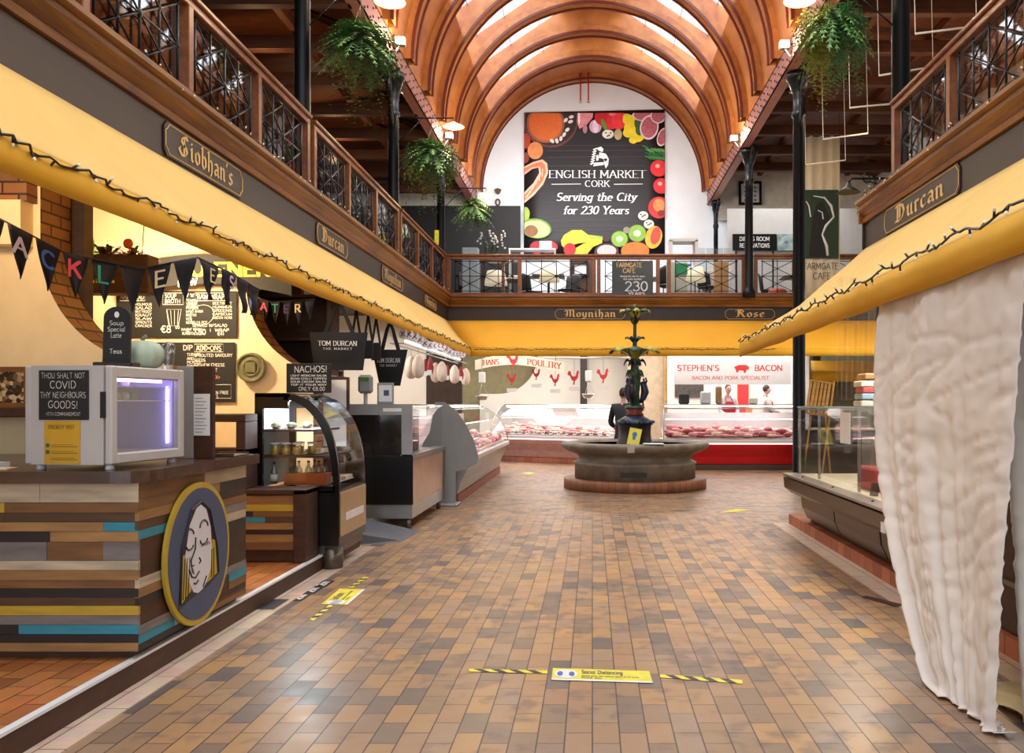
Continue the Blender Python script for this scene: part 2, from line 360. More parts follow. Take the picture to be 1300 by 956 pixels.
# ------------------------------------------------------------------ lettering (broad-nib strokes)
def arc(cx, cy, rx, ry, a0, a1, n=8):
    return [(cx + rx * math.cos(math.radians(a0 + (a1 - a0) * i / n)), cy + ry * math.sin(math.radians(a0 + (a1 - a0) * i / n))) for i in range(n + 1)]
G = {  # glyph: (advance width, strokes) caps height 1, x-height .62
 'A': (.8, [[(0, 0), (.38, 1), (.76, 0)], [(.14, .36), (.62, .36)]]),
 'B': (.7, [[(.08, 0), (.08, 1)], [(.08, 1), (.35, 1)] + arc(.35, .76, .24, .24, 90, -90, 6) + [(.08, .52)], [(.35, .52)] + arc(.35, .26, .29, .26, 90, -90, 6) + [(.08, 0)]]),
 'C': (.78, [arc(.42, .5, .38, .5, 50, 310, 12)]),
 'D': (.8, [[(.08, 0), (.08, 1)], [(.08, 1), (.3, 1)] + arc(.3, .5, .42, .5, 90, -90, 8) + [(.08, 0)]]),
 'E': (.66, [[(.08, 0), (.08, 1)], [(.08, 1), (.56, 1)], [(.08, .52), (.46, .52)], [(.08, 0), (.58, 0)]]),
 'F': (.62, [[(.08, 0), (.08, 1)], [(.08, 1), (.56, 1)], [(.08, .52), (.46, .52)]]),
 'G': (.84, [arc(.42, .5, .38, .5, 50, 330, 12) + [(.76, .45), (.5, .45)]]),
 'H': (.8, [[(.08, 0), (.08, 1)], [(.7, 0), (.7, 1)], [(.08, .52), (.7, .52)]]),
 'I': (.26, [[(.12, 0), (.12, 1)]]),
 'J': (.5, [[(.38, 1), (.38, .2)] + arc(.2, .2, .18, .2, 0, -150, 5)]),
 'K': (.74, [[(.08, 0), (.08, 1)], [(.64, 1), (.1, .45)], [(.28, .62), (.68, 0)]]),
 'L': (.6, [[(.08, 1), (.08, 0), (.54, 0)]]),
 'M': (.96, [[(.08, 0), (.08, 1)], [(.08, 1), (.46, .25), (.84, 1)], [(.84, 1), (.84, 0)]]),
 'N': (.8, [[(.08, 0), (.08, 1)], [(.08, 1), (.7, 0)], [(.7, 0), (.7, 1)]]),
 'O': (.86, [arc(.42, .5, .38, .5, 90, 450, 16)]),
 'P': (.68, [[(.08, 0), (.08, 1)], [(.08, 1), (.35, 1)] + arc(.35, .73, .26, .27, 90, -90, 6) + [(.08, .46)]]),
 'Q': (.86, [arc(.42, .5, .38, .5, 90, 450, 16), [(.5, .25), (.8, -.05)]]),
 'R': (.74, [[(.08, 0), (.08, 1)], [(.08, 1), (.35, 1)] + arc(.35, .73, .26, .27, 90, -90, 6) + [(.08, .46)], [(.34, .46), (.68, 0)]]),
 'S': (.66, [arc(.33, .75, .25, .25, 40, 270, 8) + arc(.33, .25, .27, .25, 90, -140, 8)]),
 'T': (.72, [[(.34, 0), (.34, 1)], [(0, 1), (.68, 1)]]),
 'U': (.8, [[(.08, 1), (.08, .35)] + arc(.39, .35, .31, .35, 180, 360, 8) + [(.7, 1)]]),
 'V': (.76, [[(0, 1), (.36, 0), (.72, 1)]]),
 'W': (1.05, [[(0, 1), (.25, 0), (.5, .9), (.75, 0), (1, 1)]]),
 'X': (.74, [[(0, 0), (.68, 1)], [(0, 1), (.68, 0)]]),
 'Y': (.72, [[(0, 1), (.34, .5), (.68, 1)], [(.34, .5), (.34, 0)]]),
 'Z': (.7, [[(.04, 1), (.62, 1), (.04, 0), (.64, 0)]]),
 '0': (.68, [arc(.32, .5, .28, .5, 90, 450, 14)]),
 '1': (.4, [[(.04, .8), (.22, 1), (.22, 0)]]),
 '2': (.64, [arc(.3, .72, .26, .28, 160, -30, 7) + [(.04, 0), (.6, 0)]]),
 '3': (.62, [arc(.28, .76, .24, .24, 150, -80, 7) + arc(.28, .27, .28, .27, 80, -150, 8)]),
 '4': (.66, [[(.46, 0), (.46, 1), (.02, .3), (.62, .3)]]),
 '5': (.62, [[(.52, 1), (.12, 1), (.08, .58)] + arc(.28, .32, .27, .32, 110, -140, 9)]),
 '6': (.64, [arc(.5, .55, .45, .45, 95, 180, 5) + arc(.31, .3, .26, .3, 180, 540, 12)]),
 '7': (.6, [[(.02, 1), (.56, 1), (.2, 0)]]),
 '8': (.64, [arc(.31, .75, .22, .25, 270, 630, 10), arc(.31, .26, .27, .26, 90, 450, 12)]),
 '9': (.64, [arc(.31, .7, .26, .3, 0, 360, 12) + [(.55, .4), (.3, 0)]]),
 '€': (.74, [arc(.46, .5, .32, .5, 50, 310, 10), [(0, .6), (.5, .6)], [(0, .42), (.46, .42)]]),
 '!': (.28, [[(.12, 1), (.12, .3)], [(.12, .08), (.12, 0)]]),
 '.': (.26, [[(.1, .06), (.1, 0)]]), ',': (.26, [[(.12, .06), (.06, -.12)]]), "'": (.22, [[(.1, 1), (.08, .78)]]),
 '-': (.44, [[(.04, .42), (.38, .42)]]), '+': (.6, [[(.05, .45), (.5, .45)], [(.27, .22), (.27, .68)]]), '/': (.5, [[(0, 0), (.44, 1)]]),
 '(': (.34, [arc(.4, .5, .3, .6, 130, 230, 5)]), ')': (.34, [arc(-.08, .5, .3, .6, -50, 50, 5)]), '&': (.8, [[(.7, 0), (.16, .74)] + arc(.32, .82, .16, .16, 200, -20, 5) + [(.1, .3)] + arc(.3, .24, .24, .24, 160, 340, 5) + [(.68, .42)]]),
 ' ': (.36, []), '*': (.5, [[(.05, .5), (.4, .5)], [(.12, .3), (.32, .7)], [(.32, .3), (.12, .7)]]),
 'a': (.6, [arc(.27, .3, .24, .3, 60, 330, 10), [(.5, .62), (.5, .08), (.58, 0)]]),
 'b': (.6, [[(.08, 1), (.08, .04)], arc(.3, .31, .24, .31, 130, -130, 9)]),
 'c': (.52, [arc(.28, .31, .24, .31, 50, 310, 10)]),
 'd': (.6, [[(.5, 1), (.5, 0)], arc(.28, .31, .24, .31, 50, 310, 9)]),
 'e': (.56, [[(.06, .34), (.5, .34)] + arc(.28, .31, .24, .31, 8, 310, 11)]),
 'f': (.4, [arc(.34, .82, .16, .18, 60, 180, 4) + [(.18, 0)], [(.02, .6), (.36, .6)]]),
 'g': (.6, [arc(.27, .33, .24, .29, 50, 330, 10), [(.5, .62), (.5, -.1)] + arc(.28, -.1, .22, .2, 0, -150, 6)]),
 'h': (.62, [[(.08, 1), (.08, 0)], [(.08, .4)] + arc(.3, .4, .2, .22, 170, 0, 6) + [(.5, 0)]]),
 'i': (.26, [[(.12, .62), (.12, 0)], [(.12, .86), (.12, .82)]]),
 'k': (.56, [[(.08, 1), (.08, 0)], [(.46, .6), (.1, .28)], [(.22, .38), (.5, 0)]]),
 'l': (.26, [[(.12, 1), (.12, 0)]]),
 'm': (.9, [[(.08, .62), (.08, 0)], [(.08, .42)] + arc(.26, .42, .17, .2, 170, 0, 5) + [(.43, 0)], [(.43, .42)] + arc(.61, .42, .17, .2, 170, 0, 5) + [(.78, 0)]]),
 'n': (.62, [[(.08, .62), (.08, 0)], [(.08, .4)] + arc(.3, .4, .2, .22, 170, 0, 6) + [(.5, 0)]]),
 'o': (.58, [arc(.28, .31, .25, .31, 90, 450, 12)]),
 'p': (.6, [[(.08, .62), (.08, -.3)], arc(.3, .31, .24, .31, 130, -130, 9)]),
 'r': (.44, [[(.08, .62), (.08, 0)], [(.08, .38)] + arc(.3, .38, .2, .24, 160, 60, 4)]),
 's': (.48, [arc(.24, .46, .17, .16, 40, 270, 6) + arc(.24, .15, .19, .15, 90, -140, 6)]),
 't': (.4, [[(.18, .86), (.18, .14)] + arc(.3, .14, .12, .14, 180, 300, 4), [(.02, .6), (.36, .6)]]),
 'u': (.62, [[(.08, .62), (.08, .22)] + arc(.29, .22, .21, .22, 180, 360, 6), [(.5, .62), (.5, 0)]]),
 'v': (.52, [[(.02, .62), (.25, 0), (.48, .62)]]),
 'w': (.8, [[(.02, .62), (.2, 0), (.38, .55), (.56, 0), (.74, .62)]]),
 'y': (.54, [[(.04, .62), (.27, .04)], [(.5, .62), (.2, -.22), (.06, -.26)]]),
}
BL = {  # blackletter forms
 'S': (.72, [[(.62, .86), (.48, .98), (.22, .86), (.14, .68), (.3, .54), (.52, .42), (.58, .24), (.42, .06), (.2, .02), (.04, .14)], [(.36, .92), (.34, .1)], [(.04, .14), (-.04, .3), (.06, .38)]]),
 'D': (.86, [[(.04, .94), (.3, .98), (.62, .84), (.74, .5), (.6, .14), (.34, .02), (.06, .08)], [(.22, .92), (.22, .16), (.06, .04)], [(.4, .84), (.4, .2)]]),
 'M': (1.02, [[(.02, .78), (.14, .96), (.26, .84), (.24, .1), (.1, .0)], [(.26, .84), (.46, .98), (.54, .84), (.54, .08)], [(.54, .84), (.76, .98), (.86, .82), (.84, .12), (.96, .02)], [(.02, .3), (.16, .42)]]),
 'R': (.84, [[(.02, .84), (.16, .98), (.5, .96), (.66, .78), (.52, .56), (.26, .52)], [(.24, .92), (.24, .1), (.06, 0)], [(.36, .52), (.56, .4), (.62, .12), (.78, .02)], [(.38, .9), (.38, .58)]]),
 'i': (.3, [[(.06, .56), (.14, .62), (.14, .08), (.24, .0)], [(.12, .84), (.16, .8)]]),
 'o': (.46, [[(.22, .62), (.08, .5), (.08, .14), (.24, .0), (.38, .12), (.38, .48), (.22, .62)]]),
 'b': (.46, [[(.02, .96), (.1, 1.0), (.1, .12), (.24, .0), (.38, .12), (.38, .46), (.26, .6), (.12, .52)]]),
 'h': (.48, [[(.02, .96), (.1, 1.0), (.1, .02)], [(.1, .5), (.28, .62), (.38, .5), (.38, .06), (.28, -.18)]]),
 'a': (.46, [[(.08, .56), (.24, .62), (.36, .5), (.36, .1), (.44, 0)], [(.36, .34), (.14, .3), (.07, .16), (.16, .02), (.34, .14)]]),
 'n': (.5, [[(.02, .56), (.1, .62), (.1, .06), (.14, .0)], [(.1, .48), (.28, .62), (.38, .52), (.38, .08), (.46, .0)]]),
 "'": (.16, [[(.08, 1.0), (.06, .84)]]),
 's': (.42, [[(.34, .54), (.22, .62), (.08, .5), (.12, .36), (.32, .26), (.34, .1), (.2, .0), (.06, .08)]]),
 'u': (.5, [[(.02, .56), (.1, .62), (.1, .12), (.2, .0), (.36, .12)], [(.36, .62), (.36, .08), (.46, 0)]]),
 'r': (.36, [[(.02, .56), (.1, .62), (.1, .06), (.16, 0)], [(.1, .48), (.22, .6), (.32, .54)]]),
 'c': (.4, [[(.34, .54), (.22, .62), (.08, .5), (.08, .14), (.2, .0), (.36, .1)]]),
 'y': (.5, [[(.02, .56), (.1, .62), (.1, .16), (.22, .04), (.38, .14)], [(.38, .62), (.38, .0), (.22, -.22), (.06, -.2)]]),
 'e': (.42, [[(.12, .3), (.36, .42), (.34, .54), (.22, .62), (.08, .5), (.08, .14), (.2, .0), (.36, .1)]]),
}
def hull(P):
    P = sorted(set((round(a, 5), round(b, 5)) for a, b in P))
    def half(Q):
        h = []
        for p in Q:
            while len(h) > 1 and (h[-1][0] - h[-2][0]) * (p[1] - h[-2][1]) - (h[-1][1] - h[-2][1]) * (p[0] - h[-2][0]) <= 0: h.pop()
            h.append(p)
        return h
    a = half(P); b = half(P[::-1])
    return a[:-1] + b[:-1]
def text_w(txt, font=G, sp=.1):
    return sum((font.get(c) or G.get(c, G[' ']))[0] + sp for c in txt) - sp
def text(mb, txt, o, u, v, h, wid=.12, thin=.05, ang=0, font=G, align='c', sp=.1, serif=False, shear=0, jit=0, lift=0, width=None, bow=0):
    """writes txt: o anchor on the baseline, u / v unit vectors, h cap height"""
    o, u, v = Vector(o), Vector(u).normalized(), Vector(v).normalized()
    nrm = u.cross(v)
    W = text_w(txt, font, sp)
    hs = h if width is None else width / W
    x = 0 if align == 'l' else (-W / 2 if align == 'c' else -W)
    ca, sa = math.cos(math.radians(ang)), math.sin(math.radians(ang))
    nib = [(ca * wid / 2 * a - sa * thin / 2 * b, sa * wid / 2 * a + ca * thin / 2 * b) for a, b in ((1, 1), (1, -1), (-1, -1), (-1, 1))]
    k = 0
    for c in txt:
        g = font.get(c) or G.get(c, G[' '])
        jy = R.uniform(-jit, jit)
        for st in g[1]:
            segs = [(st[i], st[i + 1]) for i in range(len(st) - 1)]
            if serif:
                for e in (st[0], st[-1]):
                    if abs(e[1]) < .02 or abs(e[1] - 1) < .02 or (abs(e[1] - .62) < .02 and c.islower()):
                        segs.append(((e[0] - .1, e[1]), (e[0] + .1, e[1])))
            for a, b in segs:
                H = hull([(a[0] + p[0], a[1] + p[1]) for p in nib] + [(b[0] + p[0], b[1] + p[1]) for p in nib])
                pts = []
                for q in H:
                    X = (x + q[0] + shear * q[1]); Yy = q[1] + jy
                    yb = bow * (X / max(W, .01) * 2) ** 2
                    pts.append(o + u * (X * hs) + v * ((Yy) * h + yb) + nrm * (lift + (k % 5) * .00006))
                k += 1
                if len(pts) >= 3: mb.poly(pts)
        x += g[0] + sp
    return mb
# ------------------------------------------------------------------ shared materials
cream = mat('cream_plaster', 'f0d9ae', .8, var=.05)
white_wall = mat('white_paint', 'e4eaf2', .8, var=.03, scale=2)
yellow = mat('awning_yellow', 'dda41a', .75, var=.05, scale=2)
yellow_far = mat('awning_yellow_far', 'ecac2c', .8, var=.05, scale=2)
yellow_pale = mat('awning_yellow_canvas', 'e2bb6a', .8, var=.05, scale=2)
brown_fascia = mat('fascia_brown', '291b17', .45, var=.12, scale=5)
beam_wood = wood('beam_pine', '5f3610', '905c1c', .4, (6, .5, 6), 4)
beam_wood_x = wood('beam_pine_cross', '5f3610', '905c1c', .4, (.5, 6, 6), 4)
rail_wood = wood('rail_mahogany', '5c2f16', '8a5024', .35, (4, 4, 4), 3)
dark_wood = wood('dark_timber', '2a150a', '4a2813', .6, (2, 2, 6), 3)
roof_wood = wood('roof_boards', '4d250e', '7c431c', .6, (1, 5, 1), 3)
iron = mat('black_iron', '11161e', .35, .5, var=.1)
steel = mat('stainless_steel', 'b5b4b0', .28, .9, var=.06)
steel_dk = mat('brushed_steel', '6b635c', .35, .8, var=.1, stretch=(1, 1, 12))
grey_pl = mat('grey_panel', '8b8c8c', .5, var=.05)
black_pl = mat('black_laminate', '0d0c0c', .25, var=.1)
white_pl = mat('white_plastic', 'dcdde0', .4, var=.03)
chalk = mat('chalk', 'e6e2d8', .9, var=.08)
slate = mat('blackboard', '1b1a19', .7, var=.15)
clear = glass('clear_glass')
gold = mat('gold_paint', 'd6b26c', .5, var=.08)
stone = mat('fountain_stone', '7a7064', .55, var=.3, scale=5, bump=.3)
red_tile = brick('red_kerb_tile', ['8a4526', 'a85c36', '99502e'], '5a3a28', .22, .5, .006, 'xz')
red_tile_y = brick('red_kerb_tile_y', ['8a4526', 'b0683f', '99502e'], '5a3a28', .22, .5, .006, 'yz')

# ------------------------------------------------------------------ floor material (quarry pavers; laid crosswise beyond Y = 11.6)
def floor_mat():
    m = bpy.data.materials.new('quarry_pavers'); m.use_nodes = True
    t = m.node_tree; L = t.links.new; b = t.nodes['Principled BSDF']
    tc = t.nodes.new('ShaderNodeTexCoord'); sp = t.nodes.new('ShaderNodeSeparateXYZ'); L(tc.outputs['Object'], sp.inputs[0])
    def comb(a, c):
        n = t.nodes.new('ShaderNodeCombineXYZ'); L(sp.outputs[a], n.inputs[0]); L(sp.outputs[c], n.inputs[1]); return n
    c1, c2 = comb(1, 0), comb(0, 1)
    far = t.nodes.new('ShaderNodeMath'); far.operation = 'GREATER_THAN'; far.inputs[1].default_value = 11.62; L(sp.outputs[1], far.inputs[0])
    mv = t.nodes.new('ShaderNodeMix'); mv.data_type = 'VECTOR'; L(far.outputs[0], mv.inputs[0]); L(c1.outputs[0], mv.inputs[4]); L(c2.outputs[0], mv.inputs[5])
    def br(w_, ms, off):
        n = t.nodes.new('ShaderNodeTexBrick'); n.offset = off; n.offset_frequency = 2
        n.inputs['Color1'].default_value = (0, 0, 0, 1); n.inputs['Color2'].default_value = (1, 1, 1, 1); n.inputs['Mortar'].default_value = (.5, .5, .5, 1)
        n.inputs['Scale'].default_value = 1; n.inputs['Mortar Size'].default_value = ms; n.inputs['Mortar Smooth'].default_value = .1
        n.inputs['Brick Width'].default_value = w_; n.inputs['Row Height'].default_value = .1235; n.inputs['Bias'].default_value = 0
        L(mv.outputs[1], n.inputs['Vector']); return n
    A = br(.247, .0035, .5)
    ramp = t.nodes.new('ShaderNodeValToRGB'); cr = ramp.color_ramp
    cols = [(0, '5d5552'), (.12, '786658'), (.28, '8f7357'), (.42, '9e7b5a'), (.55, '927a66'), (.66, 'a58156'), (.78, '98755a'), (.9, 'ab8454'), (1, '846e62')]
    while len(cr.elements) < len(cols): cr.elements.new(.5)
    for i, (p, c) in enumerate(cols): cr.elements[i].position = p; cr.elements[i].color = hx(c) + (1,)
    L(A.outputs['Color'], ramp.inputs[0])
    # kiln-flashing: dark smoky patches on some tiles, warmer cloud elsewhere
    n1 = t.nodes.new('ShaderNodeTexNoise'); n1.inputs['Scale'].default_value = 1.1; n1.inputs['Detail'].default_value = 5; L(tc.outputs['Object'], n1.inputs['Vector'])
    n2 = t.nodes.new('ShaderNodeTexNoise'); n2.inputs['Scale'].default_value = 7; n2.inputs['Detail'].default_value = 3; L(tc.outputs['Object'], n2.inputs['Vector'])
    ml = t.nodes.new('ShaderNodeMath'); ml.operation = 'MULTIPLY'; L(n1.outputs['Fac'], ml.inputs[0]); L(n2.outputs['Fac'], ml.inputs[1])
    rr = t.nodes.new('ShaderNodeValToRGB'); rr.color_ramp.elements[0].position = .27; rr.color_ramp.elements[1].position = .36
    rr.color_ramp.elements[0].color = (0, 0, 0, 1); rr.color_ramp.elements[1].color = (1, 1, 1, 1); L(ml.outputs[0], rr.inputs[0])
    k = t.nodes.new('ShaderNodeMath'); k.operation = 'MULTIPLY'; k.inputs[1].default_value = .55; L(rr.outputs[0], k.inputs[0])
    m1 = t.nodes.new('ShaderNodeMix'); m1.data_type = 'RGBA'; L(k.outputs[0], m1.inputs[0]); L(ramp.outputs[0], m1.inputs[6]); m1.inputs[7].default_value = hx('575053') + (1,)
    m2 = t.nodes.new('ShaderNodeMix'); m2.data_type = 'RGBA'; L(A.outputs['Fac'], m2.inputs[0]); L(m1.outputs[2], m2.inputs[6]); m2.inputs[7].default_value = hx('3b2f2c') + (1,)
    L(m2.outputs[2], b.inputs['Base Color'])
    ro = t.nodes.new('ShaderNodeMapRange'); ro.inputs[3].default_value = .22; ro.inputs[4].default_value = .5; L(n2.outputs['Fac'], ro.inputs[0]); L(ro.outputs[0], b.inputs['Roughness'])
    bp = t.nodes.new('ShaderNodeBump'); bp.invert = True; bp.inputs['Strength'].default_value = .35; bp.inputs['Distance'].default_value = .004
    L(A.outputs['Fac'], bp.inputs['Height']); L(bp.outputs[0], b.inputs['Normal'])
    return m
FL = floor_mat()
m = MB(FL); m.poly([(-9, -6, 0), (9, -6, 0), (9, 27, 0), (-9, 27, 0)])
struct(m.build('floor', base=False))
# raised stall platforms (orange tile top, timber riser, white nosing) and pale gutters
plat_tile = brick('platform_tile', ['a3581f', 'c07a36', 'b56a2c', '96562c'], '4a3020', .247, .1235, .004, 'yx', .35)
m = MB(plat_tile); m.poly([(-9, -3, .13), (-2.46, -3, .13), (-2.46, 9.1, .13), (-9, 9.1, .13)])
m.poly([(-9, 9.1, .13), (-2.46, 9.1, .13), (-2.46, 9.1, 0), (-9, 9.1, 0)])
m.use(dark_wood).box(-2.46, -2.44, -3, 9.1, 0, .125)
m.use(white_pl).box(-2.475, -2.435, -3, 9.1, .125, .14)
struct(m.build('floor', base=False))
gut = brick('gutter_tile', ['b79c88', 'cdb5a0', 'c2a994'], '6e5a4c', .5, .3, .004, 'yx', .4)
m = MB(gut); m.box(-2.44, -2.28, -3, 9.1, .0, .006); struct(m.build('trim_1', base=False))
m = MB(gut); m.box(2.26, 2.46, 4.4, 10.9, .0, .006); struct(m.build('trim_2', base=False))
m = MB(red_tile_y); m.box(2.46, 9, 2.0, 10.85, 0, .125); struct(m.build('trim_3', base=False))

# ------------------------------------------------------------------ walls
GX = 3.45; SPR = 7.88; YW = 26.1
m = MB(white_wall)
m.poly([(-8.6, YW, 0), (8.6, YW, 0), (8.6, YW, 8.9), (3.5, YW, 8.9)] + [(3.5 * math.cos(PI * i / 24), YW, SPR + 3.5 * math.sin(PI * i / 24)) for i in range(25)] + [(-3.5, YW, 8.9), (-8.6, YW, 8.9)])
struct(m.build('wall_end', base=False))
m = MB(dark_wood); m.poly([(-8.5, -3, 4.0), (-8.5, YW, 4.0), (-8.5, YW, 8.6), (-8.5, -3, 8.6)]); m.use(cream).poly([(-6.6, -3, 0), (-6.6, 20.4, 0), (-6.6, 20.4, 3.6), (-6.6, -3, 3.6)])
struct(m.build('wall_left', base=False))
wall_r = mat('side_wall_paint', 'cfc9c0', .8, var=.05)
m = MB(wall_r); m.poly([(8.5, -3, 0), (8.5, YW, 0), (8.5, YW, 8.8), (8.5, -3, 8.8)])
struct(m.build('wall_right', base=False))

# ------------------------------------------------------------------ barrel vault with ribs, girders, skylights
BAY = 4.9
vault = wood('vault_ply', '99552c', 'c98346', .42, (1.2, .5, 1.2), 1.6)
vault_d = wood('rib_varnish', '8c4c24', 'bd7a42', .35, (2, 2, 2), 2)
rib_edge = mat('rib_edging', '63291a', .4, var=.1)
RY = [25.95 - 1.633 * i for i in range(18)]
a0s = math.radians(90 - 57)      # angular span of the skylight openings
def arcp(r, a, y): return (r * math.cos(a), y, SPR + r * math.sin(a))
m = MB(vault)
RV = 3.47
for i in range(len(RY) - 1):
    y1, y0 = RY[i] , RY[i + 1]
    openb = i > 0
    def span(a, b, n):
        for k in range(n):
            p, q = a + (b - a) * k / n, a + (b - a) * (k + 1) / n
            m.face([m.vert(arcp(RV, p, y0)), m.vert(arcp(RV, q, y0)), m.vert(arcp(RV, q, y1)), m.vert(arcp(RV, p, y1))], True)
    if not openb: span(0, PI, 36)
    else:
        span(0, a0s, 8); span(PI - a0s, PI, 8)
        # reveals between the ribs rise from the arch to the pitched roof
        dd = 3.68
        def top_of(p): q = dd - (p[0] * math.sin(PITCH) + (p[2] - SPR) * math.cos(PITCH)); return (p[0] + q * math.sin(PITCH), p[1], p[2] + q * math.cos(PITCH))
        ridge = SPR + dd / math.cos(PITCH)
        for sgn in (1, -1):
            for yy in (y0 + .1, y1 - .1):
                pts = [arcp(RV, a0s + (PI / 2 - a0s) * k / 14, yy) for k in range(15)]
                tops = [top_of(p) if top_of(p)[0] > 0 and k < 14 else (0, yy, ridge) for k, p in enumerate(pts)]
                for k in range(14):
                    q = [pts[k], pts[k + 1], tops[k + 1], tops[k]]
                    m.poly([(sgn * c[0], c[1], c[2]) for c in q])
            p = arcp(RV, a0s, 0); t_ = top_of(p)
            m.poly([(sgn * p[0], y0, p[2]), (sgn * p[0], y1, p[2]), (sgn * t_[0], y1, t_[2]), (sgn * t_[0], y0, t_[2])])
ceil = struct(m.build('ceiling', base=False))
ribm = MB(vault_d)
def ribgeo(mb):
    n = 40
    def band(r0, r1, ya, yb):
        for k in range(n):
            a, b = PI * k / n, PI * (k + 1) / n
            for (ra, rb, y_, yy_) in ((r0, r0, ya, yb),):
                mb.face([mb.vert(arcp(ra, a, y_)), mb.vert(arcp(ra, b, y_)), mb.vert(arcp(ra, b, yy_)), mb.vert(arcp(ra, a, yy_))], True)
            for y_ in (ya, yb):
                mb.face([mb.vert(arcp(r0, a, y_)), mb.vert(arcp(r0, b, y_)), mb.vert(arcp(r1, b, y_)), mb.vert(arcp(r1, a, y_))])
    band(3.33, 3.5, -.16, .16)
    mb.use(rib_edge); band(3.29, 3.35, -.185, -.14); band(3.29, 3.35, .14, .185)
ribgeo(ribm)
rib0 = ribm.build('rib', parent=None, base=False); rib0.parent = ceil; rib0.location = (0, RY[0], 0)
for y in RY[1:]:
    r_ = rib0.copy(); COL.objects.link(r_); r_.location = (0, y, 0)
# skylights : glass + bars per bay and side
bar = mat('skylight_bar', '9fb0bd', .5, var=.05)
k_ = 0
for i in range(1, len(RY) - 1):
    y1, y0 = RY[i], RY[i + 1]
    for sgn in (1, -1):
        k_ += 1
        mg = MB(clear)
        def gp(tt, y_, lift=0):
            # tt along the pitch
            ax, az = 3.69 * math.sin(PITCH), 3.69 * math.cos(PITCH)
            ax += lift * math.sin(PITCH); az += lift * math.cos(PITCH)
            return (sgn * (ax + tt * math.cos(PITCH)), y_, SPR + az - tt * math.sin(PITCH))
        mg.poly([gp(-1.5, y0), gp(1.65, y0), gp(1.65, y1), gp(-1.5, y1)])
        w_ = struct(mg.build('window_%d' % k_, base=False))
        fb = MB(bar)
        for tt in (-.8, .1, .9):
            fb.tube([gp(tt, y0 + .1, -.03), gp(tt, y1 - .1, -.03)], .014, 4)
        fb.tube([gp(-1.5, (y0 + y1) / 2, -.03), gp(1.6, (y0 + y1) / 2, -.03)], .02, 4)
        fo = fb.build('glazing_bar'); fo.parent = w_; fo.location = (0, 0, 0)
        for v_ in fo.data.vertices: pass
        # build() recentres top-level meshes: restore
        fo.location = fo['_o']
# outer roof above the solid crown strip (seen through nothing, keeps the daylight at the glazing)
m = MB(vault)
for sg in (-1, 1):
    P = lambda tt, y_: (sg * (3.70 * math.sin(PITCH) + tt * math.cos(PITCH)), y_, SPR + 3.70 * math.cos(PITCH) - tt * math.sin(PITCH))
    m.poly([P(-2.495, -3), P(-1.45, -3), P(-1.45, YW), P(-2.495, YW)]); m.poly([P(1.62, -3), P(2.6, -3), P(2.6, YW), P(1.62, YW)])
struct(m.build('ceiling', base=False))

# aisle roofs : boards sloping down from the girder, tie beams across
m = MB(roof_wood)
m.poly([(-3.5, -3, 8.55), (-3.5, YW, 8.55), (-8.6, YW, 7.9), (-8.6, -3, 7.9)])
m.poly([(3.5, -3, 8.75), (3.5, YW, 8.75), (8.6, YW, 8.3), (8.6, -3, 8.3)])
m.poly([(-3.5, -3, 7.87), (-3.5, YW, 7.87), (-3.5, YW, 8.56), (-3.5, -3, 8.56)]); m.poly([(3.5, -3, 7.87), (3.5, YW, 7.87), (3.5, YW, 8.76), (3.5, -3, 8.76)])
struct(m.build('ceiling', base=False))
tie_wood = wood('tie_beam_wood', '331808', '5e3216', .6, (.5, 4, 4), 3)
lit_board = wood('pine_board', '8f5a1c', 'b98238', .5, (1, 3, 1), 3)
for s, nm, zb, sd in ((-1, 'left', 7.45, 'left'), (1, 'right', 8.05, 'right')):
    k = 0
    for y in [24.4 - 1.633 * i for i in range(15)]:
        t = thing('tie_beam', 'dark timber roof truss over the %s gallery' % sd, 'roof truss', (s * 3.6, y, zb), 0, 'roof trusses over the %s gallery' % sd)
        mm = MB(tie_wood); mm.box(0, s * 4.8, -.09, .09, 0, .24, .01); mm.build('tie', t)
        mm = MB(tie_wood); mm.M = None
        mm.tube([(s * .3, 0, .28), (s * 1.9, 0, .95)], .07, 4); mm.tube([(s * 4.4, 0, .28), (s * 2.6, 0, .95)], .07, 4); mm.build('brace', t)
        k += 1
m = MB(roof_wood)
for x in (-5.0, -6.5): m.box(x - .06, x + .06, -3, YW - .1, 7.75, 7.9)
for x in (5.0, 6.4, 7.6): m.box(x - .06, x + .06, -3, YW - .1, 8.32, 8.46)
struct(m.build('ceiling', base=False))

# girders with rivets
girder_m = mat('girder_primer_pink', 'a06a60', .45, .1, var=.12)
rivet = mat('rivet_dark', '3a2320', .5, .3)
for s, sd in ((-1, 'left'), (1, 'right')):
    t = thing('iron_girder', 'long pinkish riveted iron girder along the %s edge of the arched roof' % sd, 'girder', (s * 3.55, 11.5, 7.45))
    mm = MB(girder_m); mm.box(-.1, .1, -14.4, 14.5, 0, .03); mm.box(-.1, .1, -14.4, 14.5, .38, .41); mm.box(-.03, .03, -14.4, 14.5, .03, .38)
    mm.box(-s * .1, -s * .085, -14.4, 14.5, 0, .41); mm.build('web', t)
    rm = MB(rivet)
    for i in range(170):
        y = -14.2 + i * .17
        for z in (.06, .35) if i % 2 else (.14, .27):
            rm.box(-s * .1, -s * .118, y - .018, y + .018, z - .018, z + .018, .006)
    o = rm.build('rivets', t); o['kind'] = 'stuff'

